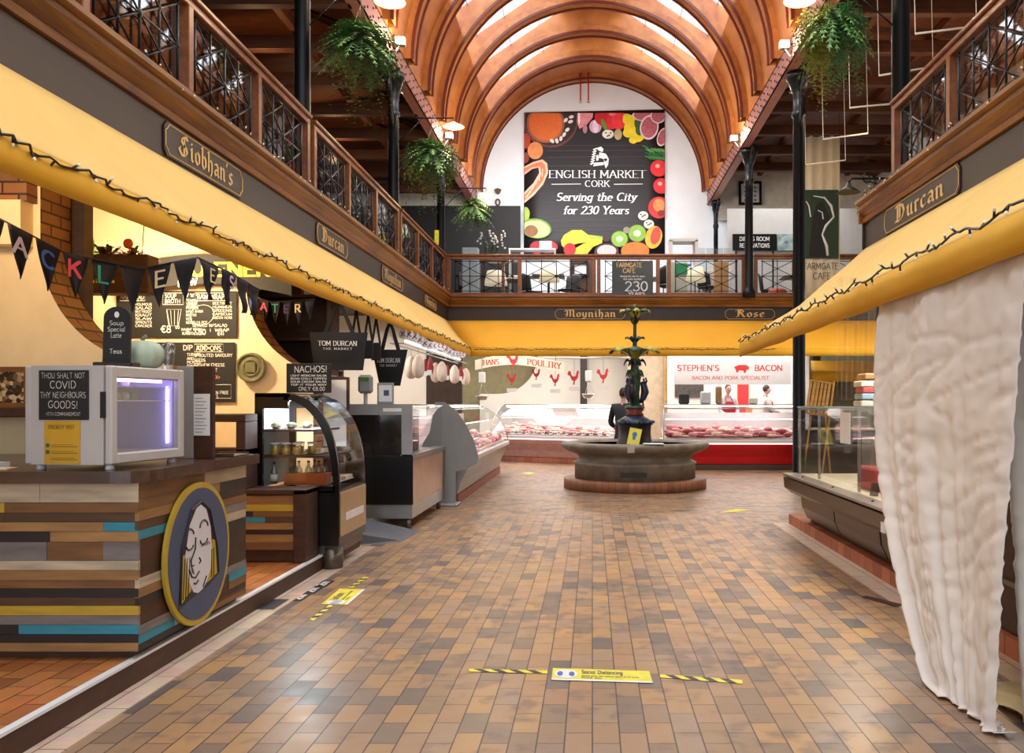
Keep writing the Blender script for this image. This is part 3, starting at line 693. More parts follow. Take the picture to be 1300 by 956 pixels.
# ------------------------------------------------------------------ columns
def column(x, y, z0, lab, rad=.1):
    t = thing('iron_column', lab, 'column', (x, y, z0))
    H = 7.45 - z0
    mm = MB(iron); mm.lathe([(rad * 1.5, 0), (rad * 1.5, .12), (rad * 1.15, .18), (rad, .25), (rad * .92, H - .8), (rad * 1.15, H - .78), (rad * 1.15, H - .7), (rad * .92, H - .68), (rad * .92, H - .4), (rad * 1.8, H - .12), (rad * 2, H - .12), (rad * 2, H)], n=20); mm.build('shaft', t)
    mm = MB(iron)
    for sg in (-1, 1):
        # scrolled bracket along the girder
        mm.tube([(0, sg * rad * .9, H - 1.0)] + [(0, sg * (.1 + .55 * (1 - math.cos(a))), H - 1.0 + .9 * math.sin(a)) for a in [PI / 2 * k / 8 for k in range(1, 9)]], .035, 6)
        mm.tube([(0, sg * (.28 + .11 * math.cos(a)), H - .28 + .11 * math.sin(a)) for a in [2 * PI * k / 12 for k in range(12)]], .02, 5, closed=True)
        mm.tube([(0, sg * (.16 + .06 * math.cos(a)), H - .55 + .06 * math.sin(a)) for a in [2 * PI * k / 10 for k in range(10)]], .016, 5, closed=True)
    mm.build('bracket', t)
    return t
CY = (5.8, 10.7, 15.6, 20.55)
column(-3.62, 5.8, 4.0, 'black iron column at the left gallery, cut by the top left corner of the view')
column(-3.58, 10.7, 4.0, 'black iron column rising through the left handrail, just before the big hanging fern')
column(-3.58, 15.6, 4.0, 'black iron column with the dish lamp arm, behind the large left fern')
column(-3.6, 20.6, 4.0, 'black iron column at the corner where left gallery meets the far gallery')
column(3.72, 10.45, 0, 'thick black iron column beside the end of the right balustrade', .115)
column(3.72, 15.6, 0, 'tall black iron column standing on the market floor in front of the green banner', .115)
column(3.66, 20.25, 4.0, 'black iron column at the far balustrade before the dining room sign')
column(3.62, 25.4, 4.0, 'slim black iron column against the far white wall at the girder end', .07)

# ------------------------------------------------------------------ galleries
slab = mat('gallery_slab', '4c3a2c', .7)
m = MB(slab)
m.box(-8.5, -3.5, -3, 20.55, 3.62, 3.98); struct(m.build('floor', base=False))
m = MB(slab); m.box(-8.5, 8.5, 20.7, YW, 3.62, 3.98); struct(m.build('floor', base=False))
m = MB(slab); m.box(3.55, 8.5, -3, 10.9, 3.62, 3.98); struct(m.build('floor', base=False))
def cornice(nm, prof, path_a, path_b, out, material):
    """moulded timber: prof list of (out, z) swept from a to b"""
    a, b, n = Vector(path_a), Vector(path_b), Vector(out)
    mb = MB(material)
    A = [mb.vert(a + n * p[0] + Vector((0, 0, p[1]))) for p in prof]; B = [mb.vert(b + n * p[0] + Vector((0, 0, p[1]))) for p in prof]
    for i in range(len(prof)): j = (i + 1) % len(prof); mb.face((A[i], A[j], B[j], B[i]))
    mb.face(A[::-1]); mb.face(B)
    return struct(mb.build(nm, base=False))
PR = [(0, 3.79), (.05, 3.79), (.06, 3.84), (.04, 3.86), (.07, 3.9), (.12, 3.94), (.1, 3.96), (.1, 4.0), (.15, 4.02), (.15, 4.06), (0, 4.06)]
XF = 3.43
cornice('trim_4', PR, (-XF, -3, 0), (-XF, 20.45, 0), (1, 0, 0), beam_wood)
cornice('trim_5', PR, (-XF, 20.45, 0), (8.5, 20.45, 0), (0, -1, 0), beam_wood_x)
cornice('trim_6', PR, (XF + .05, -3, 0), (XF + .05, 11.0, 0), (-1, 0, 0), beam_wood)
cornice('trim_7', PR, (XF - .05, 10.98, 0), (8.5, 10.98, 0), (0, 1, 0), beam_wood_x)
FI = [(0, 3.46), (.02, 3.46), (.02, 3.8), (0, 3.8)]
cornice('trim_8', FI, (-XF, -3, 0), (-XF, 20.48, 0), (1, 0, 0), brown_fascia)
cornice('trim_9', FI, (-XF, 20.48, 0), (8.5, 20.48, 0), (0, -1, 0), brown_fascia)
cornice('trim_10', FI, (XF + .05, -3, 0), (XF + .05, 11.0, 0), (-1, 0, 0), brown_fascia)
cornice('trim_11', FI, (XF, 11.0, 0), (8.5, 11.0, 0), (0, 1, 0), brown_fascia)

# ------------------------------------------------------------------ balustrades
def lattice(mb, u0, u1, z0, z1, cell=4):
    """in local (x along, z up)"""
    xs = [u0 + (u1 - u0) * i / cell for i in range(cell + 1)]; zm = (z0 + z1) / 2
    def seg(a, b, r=.009): mb.tube([(a[0], 0, a[1]), (b[0], 0, b[1])], r, 5)
    for x in xs: seg((x, z0), (x, z1), .011)
    for z in (z0 + .03, zm, z1 - .03): seg((u0 - .03, z), (u1 + .03, z))
    h = (z1 - z0) / 4 - .015
    L_ = lambda i, q: (xs[i], z0 + .03 + q * h)
    for p in ((L_(0, 4), L_(4, 0)), (L_(0, 0), L_(4, 4)), (L_(0, 2), L_(2, 4)), (L_(2, 4), L_(4, 2)), (L_(4, 2), L_(2, 0)), (L_(2, 0), L_(0, 2))): seg(*p)
    for i, q in ((0, 0), (0, 2), (0, 4), (1, 1), (1, 3), (2, 0), (2, 4), (3, 1), (3, 3), (4, 0), (4, 2), (4, 4)):
        p = L_(i, q); mb.sphere((p[0], 0, p[1]), .018, 6, 4)
    c = L_(2, 2); mb.sphere((c[0], 0, c[1]), (.04, .02, .04), 8, 6)
def balustrade(loc, rz, widths, lab, endpost=True, gls=True, gy=-.034):
    t = thing('balustrade', lab, 'balustrade', loc, rz, None)
    L_ = sum(widths)
    mm = MB(rail_wood); mm.box(-.05, L_ + .05, -.075, .075, .93, .98, .012); mm.box(-.05, L_ + .05, -.045, .045, .86, .93, .008); mm.build('handrail', t)
    mm = MB(rail_wood); mm.box(0, L_, -.04, .04, .02, .07); mm.build('bottom_rail', t)
    x = 0
    for i, w_ in enumerate(widths + [0]):
        if i < len(widths) or endpost:
            p = MB(rail_wood); p.box(x - .045, x + .045, -.045, .045, 0, .87, .006); p.build('post', t)
        if w_ > .5:
            l_ = MB(iron); lattice(l_, x + .16, x + w_ - .16, .08, .85); lp = l_.build('lattice_panel', t)
            if gls:
                g = MB(clear); g.box(x + .05, x + w_ - .05, gy, gy + .006, .08, .85); g.build('glass_pane', lp)
        x += w_
    return t
ZB = 4.06
balustrade((-3.5, 15.47, ZB), -PI / 2, [1.55] * 3, 'wooden handrail with black star lattice on the left gallery, panels nearest the viewer past the first column'.replace('panels nearest the viewer past the first column', 'middle run between columns')).location = (-3.5, 15.47, ZB)
balustrade((-3.5, 10.57, ZB), -PI / 2, [1.55] * 3, 'wooden handrail with black star lattice on the left gallery, run above the Siobhans board')
balustrade((-3.5, 5.67, ZB), -PI / 2, [1.55] * 3, 'wooden handrail with black star lattice at the upper left corner of the view')
balustrade((-3.5, 20.35, ZB), -PI / 2, [1.55] * 3, 'wooden handrail with black star lattice on the left gallery, far run at the corner')
balustrade((-3.4, 20.5, ZB), 0, [1.68, 1.75, .12, 1.4, .26, 1.77], 'far balustrade of wood and black lattice crossing the hall below the big fruit banner', True, False)
balustrade((3.86, 20.5, ZB), 0, [1.75, 1.75], 'far balustrade, right section behind the green banner', True, False)
balustrade((3.55, 10.1, ZB), -PI / 2, [1.55, 1.6, 1.6, 1.6], 'wooden handrail with black star lattice on the right gallery above the Durcan board', gy=.03)

# ------------------------------------------------------------------ name boards
def name_board(o, u, txt, w_, h_, lab, tx):
    u = Vector(u); v = Vector((0, 0, 1)); n = u.cross(v); o = Vector(o)
    t = thing('name_board', lab, 'sign', tuple(o))
    mm = MB(brown_fascia); c = .05
    P = [(-w_ / 2 + c, -h_ / 2), (w_ / 2 - c, -h_ / 2), (w_ / 2, -h_ / 2 + c), (w_ / 2, h_ / 2 - c), (w_ / 2 - c, h_ / 2), (-w_ / 2 + c, h_ / 2), (-w_ / 2, h_ / 2 - c), (-w_ / 2, -h_ / 2 + c)]
    mm.prism(P, (0, 0, 0), u, v, n * .012); bd = mm.build('board', t)
    mm = MB(gold); e = .02
    Q = []
    for sx, sy in ((-1, -1), (1, -1), (1, 1), (-1, 1)):
        X, Y = sx * (w_ / 2 - e), sy * (h_ / 2 - e)
        cc = [(X - sx * .05, Y), (X - sx * .04, Y - sy * .03), (X, Y - sy * .05)]
        Q += cc if sx * sy < 0 else cc[::-1]
    Q = [Q[i] for i in range(len(Q))]
    ring = []
    for sx, sy in ((-1, -1), (1, -1), (1, 1), (-1, 1)):
        X, Y = sx * (w_ / 2 - e), sy * (h_ / 2 - e)
        a = [(X, Y - sy * .06), (X - sx * .035, Y - sy * .035), (X - sx * .06, Y)]
        if (sx, sy) in ((1, -1), (-1, 1)): a = a[::-1]
        ring += a
    mm.tube([u * p[0] + v * p[1] + n * .014 for p in ring], .005, 4, closed=True); mm.build('border', bd)
    mm = MB(gold); text(mm, txt, u * 0 - v * h_ * .25 + n * .016, u, v, h_ * .62, wid=.15, thin=.035, ang=40, font=BL, sp=.09, width=tx); mm.build('lettering', bd)
    return t
xs = -XF + .022
name_board((xs, 7.65, 3.625), (0, 1, 0), "Siobhan's", 1.55, .28, "brown board lettered Siobhan's in gold blackletter", 1.05)
name_board((xs, 11.35, 3.625), (0, 1, 0), 'Durcan', 1.35, .28, 'brown board lettered Durcan in gold blackletter on the left fascia', .95)
name_board((xs, 14.75, 3.625), (0, 1, 0), 'Moynihan', 1.55, .28, 'brown board lettered Moynihan in gold blackletter on the left fascia', 1.2)
name_board((xs, 18.2, 3.625), (0, 1, 0), 'Moynihan', 1.3, .24, 'small far name board near the gallery corner on the left fascia', 1.0)
name_board((-.055, 20.458, 3.625), (1, 0, 0), 'Moynihan', 1.68, .27, 'brown board lettered Moynihan on the far fascia left of the fountain top', 1.2)
name_board((3.72, 20.458, 3.625), (1, 0, 0), 'Rose', 1.2, .27, 'brown board lettered Rose in gold blackletter on the far fascia', .68)
name_board((XF + .028, 9.18, 3.63), (0, -1, 0), 'Durcan', 2.1, .3, 'brown board lettered Durcan in gold blackletter on the right fascia', 1.35)

# ------------------------------------------------------------------ awnings
def awning(nm, lab, A, B, A2, B2, val=.17, sag=.04, folds=0, cm=None):
    """A,B top edge ends ; A2,B2 lower edge ends"""
    A, B, A2, B2 = map(Vector, (A, B, A2, B2))
    t = thing(nm, lab, 'awning', tuple((A + B) / 2)); O = Vector(t['_o'])
    mm = MB(cm or yellow_pale)
    def fn(i, j):
        p = A.lerp(B, i).lerp(A2.lerp(B2, i), j)
        p = p + Vector((0, 0, -sag * math.sin(PI * j) * (1 + .5 * math.sin(i * 9))))
        if folds: p.z += .018 * math.sin(j * folds * PI + i * 3) * math.sin(PI * j)
        return p - O
    mm.grid(fn, 24, 10); mm.build('canopy', t, solid=.006)
    mm = MB(yellow)
    def fv(i, j):
        p = A2.lerp(B2, i) + Vector((0, 0, -val * j)); d = (A2 - A); d.z = 0; d.normalize()
        return p + d * (.015 * math.sin(i * 60) * j) - O
    mm.grid(fv, 60, 2); mm.build('valance', t, solid=.005)
    return t
AL = awning('awning', 'long yellow canvas awning along the left stalls', (-3.42, -2, 3.47), (-3.42, 20.47, 3.47), (-2.78, -2, 2.77), (-2.78, 19.85, 2.77))
AF = awning('awning', 'yellow canvas awning across the far stalls behind the fountain', (-3.42, 20.46, 3.47), (8.4, 20.46, 3.47), (-2.78, 19.85, 2.77), (8.4, 19.85, 2.77), cm=yellow_far)
AR = awning('awning', 'yellow canvas awning over the right stall, held out with soft folds', (3.46, -2, 3.47), (3.46, 11.0, 3.47), (1.92, -2, 2.42), (2.02, 11.9, 2.34), .2, .07, 5)
bulb_m = mat('fairy_bulb', 'e8e2d0', .3); cable_m = mat('black_cable', '14110f', .5)
def string_light(lab, pts, n, amp=.03):
    t = thing('string_light', lab, 'string lights', pts[0]); O = Vector(t['_o'])
    P = []
    tot = sum((Vector(pts[i + 1]) - Vector(pts[i])).length for i in range(len(pts) - 1))
    K = n * 3
    def pos(s_):
        d = s_ * tot
        for i in range(len(pts) - 1):
            a, b = Vector(pts[i]), Vector(pts[i + 1]); l = (b - a).length
            if d <= l or i == len(pts) - 2: return a.lerp(b, min(1, d / l))
            d -= l
    for i in range(K + 1):
        p = pos(i / K) - O; p.z += amp * math.sin(i * .5) * R.uniform(.3, .7) - .01; p += Vector((R.uniform(-.01, .01),) * 3); P.append(p)
    mm = MB(cable_m); mm.tube(P, .007, 4); mm.build('cable', t)
    b = MB(cable_m); b.tube([(0, 0, 0), (0, 0, -.035)], .007, 5); b.use(bulb_m).sphere((0, 0, -.045), (.008, .008, .014), 6, 4)
    b0 = b.build('bulb', t); b0.location = P[1]
    for i in range(1, n):
        c = b0.copy(); COL.objects.link(c); c.location = P[min(K, i * 3 + 1)]
        c.rotation_euler = (R.uniform(-.9, .9) + (PI if R.random() < .4 else 0), R.uniform(-.9, .9), 0)
string_light('string of small bulbs along the edge of the left awning', [(-2.765, 3.9, 2.77), (-2.765, 19.8, 2.77)], 95)
string_light('string of small bulbs along the edge of the right awning', [(1.9, 3.2, 2.405), (2.0, 11.9, 2.36)], 60)
string_light('string of small bulbs along the far awning', [(-2.7, 19.83, 2.765), (4.2, 19.83, 2.765)], 60, .012)
cord_m = mat('cord_black', '1a1613', .6)
string_light('string of small bulbs strung along the foot of the left balustrade', [(-3.30, 6.2, 4.08), (-3.30, 20.2, 4.08)], 80, .012)
string_light('string of small bulbs strung along the foot of the right balustrade', [(3.34, 5.0, 4.08), (3.34, 10.9, 4.08)], 40, .012)
# ================================================================== LEFT STALLS
brick_m = brick('stall_brick', ['7a4a22', '9a6532', '8a5628'], '33201a', .23, .085, .008, 'xz')
brick_y = brick('stall_brick_y', ['7a4a22', '9a6532', '8a5628'], '33201a', .23, .085, .008, 'yz')
def arch_wall(y, d, cx, cz, r, xl, xr, ztop, nm):
    """plaster partition across the stall with a big concave curve; brick reveal"""
    A = [(cx - r, ztop)] + [(cx + r * math.cos(a), cz + r * math.sin(a)) for a in [PI + PI / 2 * k / 16 for k in range(17)]] + [(xr, cz - r)]
    P = [(xl, .13), (xl, ztop)] + A + [(xr, .13)]
    mm = MB(cream); mm.poly([(p[0], y, p[1]) for p in P]); mm.poly([(p[0], y + d, p[1]) for p in P])
    mm.use(brick_y)
    for a, b in zip(A, A[1:]): mm.poly([(a[0], y, a[1]), (b[0], y, b[1]), (b[0], y + d, b[1]), (a[0], y + d, a[1])])
    mm.poly([(xr, y, .13), (xr, y + d, .13), (xr, y + d, cz - r), (xr, y, cz - r)])
    mm.use(dark_wood)
    return struct(mm.build(nm, base=False))
arch_wall(6.2, .36, -3.08, 2.65, .87, -6.6, -3.0, 3.6, 'wall_partition')
arch_wall(9.0, .34, -2.63, 2.76, .97, -6.6, -2.9, 3.6, 'wall_partition')
m = MB(cream); m.box(-6.6, -4.0, 6.06, 6.2, 2.62, 2.93); m.use(brick_m).box(-6.6, -3.97, 6.08, 6.2, 2.93, 3.6); struct(m.build('trim_12', base=False))
m = MB(dark_wood); m.box(-3.98, -3.86, 6.58, 6.7, .13, 3.6); struct(m.build('trim_13', base=False))
m = MB(dark_wood); m.box(-6.6, -3.46, 10.3, 10.4, .0, 3.45); m.use(brick_m).box(-4.05, -3.9, 9.34, 9.5, .13, 3.6); struct(m.build('wall_partition', base=False))
# dark timber shelving and dresser inside the second opening
t = thing('dresser', 'dark timber dresser in shadow inside the second curved opening', 'dresser', (-3.6, 10.05, .13))
mm = MB(dark_wood); mm.box(-.6, .6, -.22, .22, 0, .9, .01); mm.box(-.6, -.55, -.1, .22, .9, 2.6); mm.box(.55, .6, -.1, .22, .9, 2.6); mm.box(-.6, .6, .2, .22, .9, 2.6); mm.build('body', t)
for z in (1.3, 1.7, 2.1, 2.6):
    mm = MB(dark_wood); mm.box(-.55, .55, -.1, .2, z, z + .03); mm.build('shelf', t)
for k in range(2):
    mm = MB(wood('door_oak', '3a1f0e', '5a3418', .5)); mm.box(-.57 + .58 * k, -.01 + .58 * k, -.235, -.22, .05, .85, .004); mm.build('door', t)

# ---- plank-clad kiosk counter
PL = [mat('plank_' + n, c, .55, var=.22, scale=4, stretch=(1, 1, 7), bump=.1) for n, c in (('pine', '9c7444'), ('oak', '75502b'), ('umber', '4f361f'), ('grey', '736b68'), ('cream', 'b5a58c'), ('tan', '8f693e'))]
P_teal = mat('plank_teal', '2f8296', .55, var=.12, stretch=(1, 1, 7)); P_must = mat('plank_mustard', 'b5962c', .55, var=.12, stretch=(1, 1, 7))
P_blk = mat('plank_black', '241a18', .55, var=.2, stretch=(1, 1, 7)); P_wht = mat('plank_pale', 'c9d3e0', .55, var=.06, stretch=(1, 1, 7))
def cladding(mb, u0, u1, z0, z1, place, rows, seed, th=.02):
    """place(u,z,t) -> point ; rows from the top : (height, [(frac, colour), ...])"""
    rr = random.Random(seed); z = z1
    for h, cs in rows:
        if z - h < z0 - .001: h = z - z0
        if h <= .005: break
        u = u0
        for i, (fr, c) in enumerate(cs):
            ue = u1 if i == len(cs) - 1 else u0 + (u1 - u0) * fr
            tt = th + rr.uniform(-.003, .004)
            mb.use(c)
            q = [place(a, b, d) for d in (0, tt) for a, b in ((u + .0008, z - h + .001), (ue - .0008, z - h + .001), (ue - .0008, z - .001), (u + .0008, z - .001))]
            idx = [mb.vert(p) for p in q]
            for f_ in ((0, 1, 2, 3), (4, 5, 6, 7), (0, 1, 5, 4), (1, 2, 6, 5), (2, 3, 7, 6), (3, 0, 4, 7)): mb.face([idx[k] for k in f_])
            u = ue
        z -= h
pi_, oa, um, gr, cr_, ta = PL
KX, KY0, KY1, KZ = -2.42, 4.62, 6.05, 1.08
t = thing('kiosk_counter', 'kiosk counter clad in mixed coloured planks carrying the round face sign', 'counter', (-3.3, 5.3, .13))
mm = MB(dark_wood); mm.box(-4.3, KX + .0, KY0 + .02, KY1, .23, KZ - .01); mm.box(-4.3, KX - .05, KY0 + .07, KY1 - .04, .131, .23); mm.build('body', t, world=True)
mm = MB(dark_wood)
rows = [(.105, [(.2, cr_), (.72, cr_), (1, cr_)]), (.055, [(.62, P_must), (1, oa)]), (.05, [(.62, um), (1, um)]), (.05, [(.12, cr_), (.9, pi_), (1, P_teal)]), (.055, [(.35, ta), (.75, P_blk), (1, pi_)]),
        (.10, [(.25, um), (.74, gr), (.9, oa), (1, gr)]), (.05, [(1, cr_)]), (.055, [(.35, pi_), (1, ta)]), (.045, [(.38, P_teal), (1, oa)]), (.045, [(.6, gr), (1, P_blk)]), (.045, [(1, um)]),
        (.052, [(.3, pi_), (1, P_must)]), (.05, [(.5, gr), (1, gr)]), (.05, [(.66, P_blk), (1, P_teal)]), (.045, [(1, P_blk)]), (.05, [(.25, P_wht), (1, ta)]), (.08, [(.35, oa), (1, cr_)])]
cladding(mm, -4.3, KX, .18, KZ, lambda u, z, d: (u, KY0 + .02 - d, z), rows, 3); mm.build('front_cladding', t, world=True)
mm = MB(dark_wood)
rows2 = [(.09, [(.55, oa), (1, cr_)]), (.06, [(.45, oa), (.7, ta), (1, P_blk)]), (.055, [(.62, ta), (1, P_must)]), (.05, [(.5, um), (1, oa)]), (.05, [(.5, P_teal), (1, gr)]), (.06, [(.4, pi_), (1, cr_)]), (.09, [(.5, gr), (.72, P_teal), (1, P_blk)]),
         (.055, [(.4, P_wht), (.7, cr_), (1, P_teal)]), (.055, [(.42, cr_), (.75, ta), (1, cr_)]), (.05, [(.5, ta), (1, P_blk)]), (.045, [(.6, P_blk), (1, P_wht)]), (.05, [(.5, um), (1, gr)]), (.055, [(.5, P_must), (.8, pi_), (1, P_teal)]), (.05, [(.4, gr), (.8, P_blk), (1, oa)]),
         (.05, [(.28, P_teal), (.6, cr_), (1, um)]), (.045, [(.55, P_blk), (1, oa)]), (.05, [(.5, cr_), (1, pi_)]), (.08, [(.45, ta), (1, um)])]
cladding(mm, KY0 + .0, KY1, .18, KZ, lambda u, z, d: (KX - .02 + d, u, z), rows2, 5); mm.build('side_cladding', t, world=True)
ctop = wood('counter_walnut', '33211a', '5d4234', .22, (.6, 5, 5), 3)
mm = MB(ctop)
P = [(-4.3, KY1 + .12), (-4.3, KY0 - .06), (KX - .12, KY0 - .06)] + [(KX - .12 + .17 * math.sin(a), KY0 + .11 - .17 * math.cos(a)) for a in [PI / 2 * k / 8 for k in range(1, 9)]] + [(KX + .05, KY1 + .12)]
mm.prism(P, (0, 0, KZ), (1, 0, 0), (0, 1, 0), (0, 0, .065)); mm.build('worktop', t, world=True)
# round sign with the face drawing, on the kiosk side
sx_ = KX + .012
t = thing('round_sign', 'round blue sign with yellow rim and a line drawn face with long hair', 'sign', (sx_, 5.27, .19))
navy = mat('sign_navy', '3c4a68', .5, var=.05); syel = mat('sign_yellow', 'b99a2e', .5, var=.08); sblk = mat('sign_black', '17151a', .5); swht = mat('sign_white', 'd6d3da', .6, var=.03)
def yz(p): return (0, p[0] , p[1])
mm = MB(syel); mm.prism([(.43 * math.cos(a), .405 + .43 * math.sin(a)) for a in [2 * PI * k / 48 for k in range(48)]], (0, 0, 0), (0, 1, 0), (0, 0, 1), (.02, 0, 0)); mm.build('rim', t)
mm = MB(navy); mm.prism([(.395 * math.cos(a), .405 + .395 * math.sin(a)) for a in [2 * PI * k / 48 for k in range(48)]], (.02, 0, 0), (0, 1, 0), (0, 0, 1), (.005, 0, 0)); mm.build('disc', t)
def flat(mb, pts, x): mb.poly([(x, p[0] * 1.22, .405 + p[1] * 1.18) for p in pts])
mm = MB(sblk)
hair = [(-.235, -.24), (-.20, .06), (-.10, .24), (.0, .275), (.10, .22), (.19, .0), (.205, -.15), (.08, -.19), (-.02, -.2)]
flat(mm, hair, .0262)
mm.use(syel)
flat(mm, [(-.22, -.225), (-.19, .02), (-.13, .02), (-.10, -.17)], .0268); flat(mm, [(.07, -.17), (.13, .05), (.165, .04), (.19, -.14)], .0268)
mm.use(swht)
face_ = [(-.165 + 0, 0.02), (-.12, .16), (-.05, .235), (.0, .25), (.06, .22), (.11, .12), (.125, 0), (.11, -.1), (.07, -.16), (.02, -.19), (-.03, -.20), (-.08, -.185), (-.13, -.12)]
flat(mm, face_, .0274)
mm.build('hair_and_face', t)
mm = MB(sblk)
def stroke(pts, r=.006): mm.tube([(.028, p[0] * 1.22, .405 + p[1] * 1.18) for p in pts], r, 4)
stroke([(-.12 + .04 * math.cos(a), .11 + .03 * math.sin(a)) for a in [PI * k / 6 for k in range(7)]]); stroke([(.03 + .045 * math.cos(a), .13 + .035 * math.sin(a)) for a in [PI * k / 6 for k in range(7)]])
stroke([(-.12 + .035 * math.cos(a), .055 - .02 * math.sin(a)) for a in [PI * k / 6 for k in range(7)]]); stroke([(.03 + .04 * math.cos(a), .065 - .025 * math.sin(a)) for a in [PI * k / 6 for k in range(7)]])
for q in (-.02, .0, .02, .04, .06): stroke([(.03 + q * .9, .05 - .003), (.03 + q * 1.1, .03)], .003)
stroke([(-.06, .09), (-.065, .03), (-.11, -.02), (-.105, -.05), (-.08, -.05)]); stroke([(-.02, -.02), (-.005, -.04), (-.02, -.05)])
stroke([(-.13, -.06), (-.1, -.105), (-.06, -.115), (-.02, -.09)]); stroke([(-.08, -.14), (-.055, -.148), (-.03, -.135)])
stroke([(.02, -.18), (.06, -.13)], .005)
stroke([(-.215, -.22), (-.20, .06), (-.10, .235), (.0, .265), (.10, .21), (.185, .0), (.2, -.14)], .007)
for q in (-.19, -.165, -.14): stroke([(q, -.2), (q + .02, -.0)], .003)
for q in (.12, .145): stroke([(q, -.15), (q, -.0)], .003)
mm.use(mat('lip_brown', '5d4522', .6)); mm.poly([(.0285, -.135, .405 - .05), (.0285, -.105, .405 - .075), (.0285, -.085, .405 - .115), (.0285, -.12, .405 - .1)])
mm.build('drawn_lines', t)

# ---- counter-top fridge, rotated slightly
CT = KZ + .066
FRX, FRY = -2.77, 4.97
t = thing('display_fridge', 'white counter top fridge with violet lit glass door on the kiosk', 'fridge', (FRX, FRY, CT), math.radians(-6))
W, D, H = .25, .34, .56
whf = mat('fridge_white', 'bab4b0', .45, var=.03)
cav = mat('fridge_liner', 'a9a6dc', .35, var=.02)  # violet of the fridge lighting put into the liner colour
mm = MB(whf); mm.box(-W, -W + .04, -D, D, .03, H, .008); mm.box(-W + .04, W - .045, -D, -D + .045, .03, H); mm.box(-W + .04, W - .045, D - .045, D, .03, H); mm.box(-W + .04, W - .045, -D + .045, D - .045, H - .055, H); mm.box(-W + .04, W - .045, -D + .045, D - .045, .03, .085)
mm.build('case', t)
mm = MB(whf)
mm.box(W - .04, W, -D, -D + .055, .03, H, .008); mm.box(W - .04, W, D - .055, D, .03, H, .008); mm.box(W - .04, W, -D + .055, D - .055, H - .065, H, .008); mm.box(W - .04, W, -D + .055, D - .055, .03, .09, .008); fdoor = mm.build('door', t)
mm = MB(sblk); mm.box(W - .06, W - .03, -D - .006, -D, .28, .42); mm.build('door_handle', fdoor)
mm = MB(cav); mm.box(-W + .041, -W + .046, -D + .046, D - .046, .086, H - .056); mm.box(-W + .046, W - .046, D - .05, D - .046, .086, H - .056); mm.build('liner', t)
# glowing strip and shelves inside the door space
vio = mat('violet_tube', 'd9ccff', .3, emit=9, ecol=hx('b9a2ff'))
mm = MB(vio); mm.box(W - .09, W - .07, -D + .09, D - .12, H - .08, H - .064); mm.build('light_tube', t)
mm = MB(vio); mm.box(W - .08, W - .07, D - .065, D - .056, .12, H - .1); mm.build('light_tube', t)
for z in (.37, .45):
    mm = MB(mat('fridge_shelf', 'cfc9e8', .3)); mm.box(-W + .05, W - .06, -D + .06, D - .06, z, z + .006); mm.build('shelf', t)
mm = MB(clear); mm.box(W - .014, W - .010, -D + .05, D - .05, .09, H - .06); mm.build('glass_pane', fdoor)
for sx in (-.2, .2):
    for sy in (-.28, .28):
        mm = MB(white_pl); mm.lathe([(.025, 0), (.02, .03)], (sx, sy, 0), 10); mm.build('foot', t)
# fridge cavity light
lamp('fridge_light', 'POINT', (-2.68, 4.97, CT + .47), 2.2, (.62, .5, 1.0), radius=.02)
for i, (yy, zz, c) in enumerate(((4.86, .378, 'a2b05a'), (4.95, .378, 'd8d2c0'), (5.04, .378, '6f9a58'), (4.95, .458, 'c9a8d8'))):
    b = MB(mat('food_' + c, c, .5)); b.lathe([(.022, 0), (.026, .02), (.024, .035), (.008, .045)], n=12); o = b.build('food_tub')
    o.location = (FRX + .1, yy, CT + zz); tag(o, ['green salad tub on the upper fridge shelf', 'white tub on the upper fridge shelf', 'leafy tub at the right of the fridge shelf', 'pink tub on the topmost fridge shelf'][i], 'tub')
# signs on the fridge side (taped flat to it, so parts of nothing: things of their own)
fr = Matrix.Translation((FRX, FRY, CT)) @ Matrix.Rotation(math.radians(-6), 4, 'Z')
t = thing('slate_sign', 'black slate reading Thou shalt not covid thy neighbours goods', 'sign', tuple(fr @ Vector((-.01, -D - .001, .27))), math.radians(-6))
mm = MB(slate); mm.box(-.15, .135, -.008, 0, 0, .265, .002); mm.build('board', t)
mm = MB(chalk)
for txt, z, h, w_ in (('THOU SHALT NOT', .222, .028, .25), ('COVID', .168, .038, .15), ('THY NEIGHBOURS', .118, .03, .26), ('GOODS!', .062, .038, .17), ('-11TH COMMANDMENT', .022, .018, .2)):
    text(mm, txt, (-.008, -.0095, z), (1, 0, 0), (0, 0, 1), h, wid=.06, thin=.06, width=w_, jit=.04)
mm.build('lettering', t)
t = thing('poster', 'yellow priority poster in a plastic sleeve on the fridge side', 'poster', tuple(fr @ Vector((-.01, -D - .001, .04))), math.radians(-6))
pyel = mat('poster_yellow', 'c99a2a', .35, var=.1)
mm = MB(pyel); mm.box(-.12, .085, -.004, 0, -.005, .225); mm.build('sheet', t)
mm = MB(mat('poster_brown', '6a4a1e', .6)); text(mm, 'PRIORITY VISIT', (-.02, -.0055, .18), (1, 0, 0), (0, 0, 1), .022, wid=.16, width=.15)
for z in (.085, .05, .015):
    mm.box(-.08, .07, -.0055, -.005, z, z + .003); mm.box(-.08, .05, -.0055, -.005, z + .01, z + .012)
mm.use(mat('poster_green', '3f5d3a', .6))
for z in (.085, .05): mm.prism([(-.1 + .012 * math.cos(a), z + .008 + .012 * math.sin(a)) for a in [2 * PI * k / 10 for k in range(10)]], (0, -.005, 0), (1, 0, 0), (0, 0, 1), (0, -.0006, 0))
mm.build('print', t)
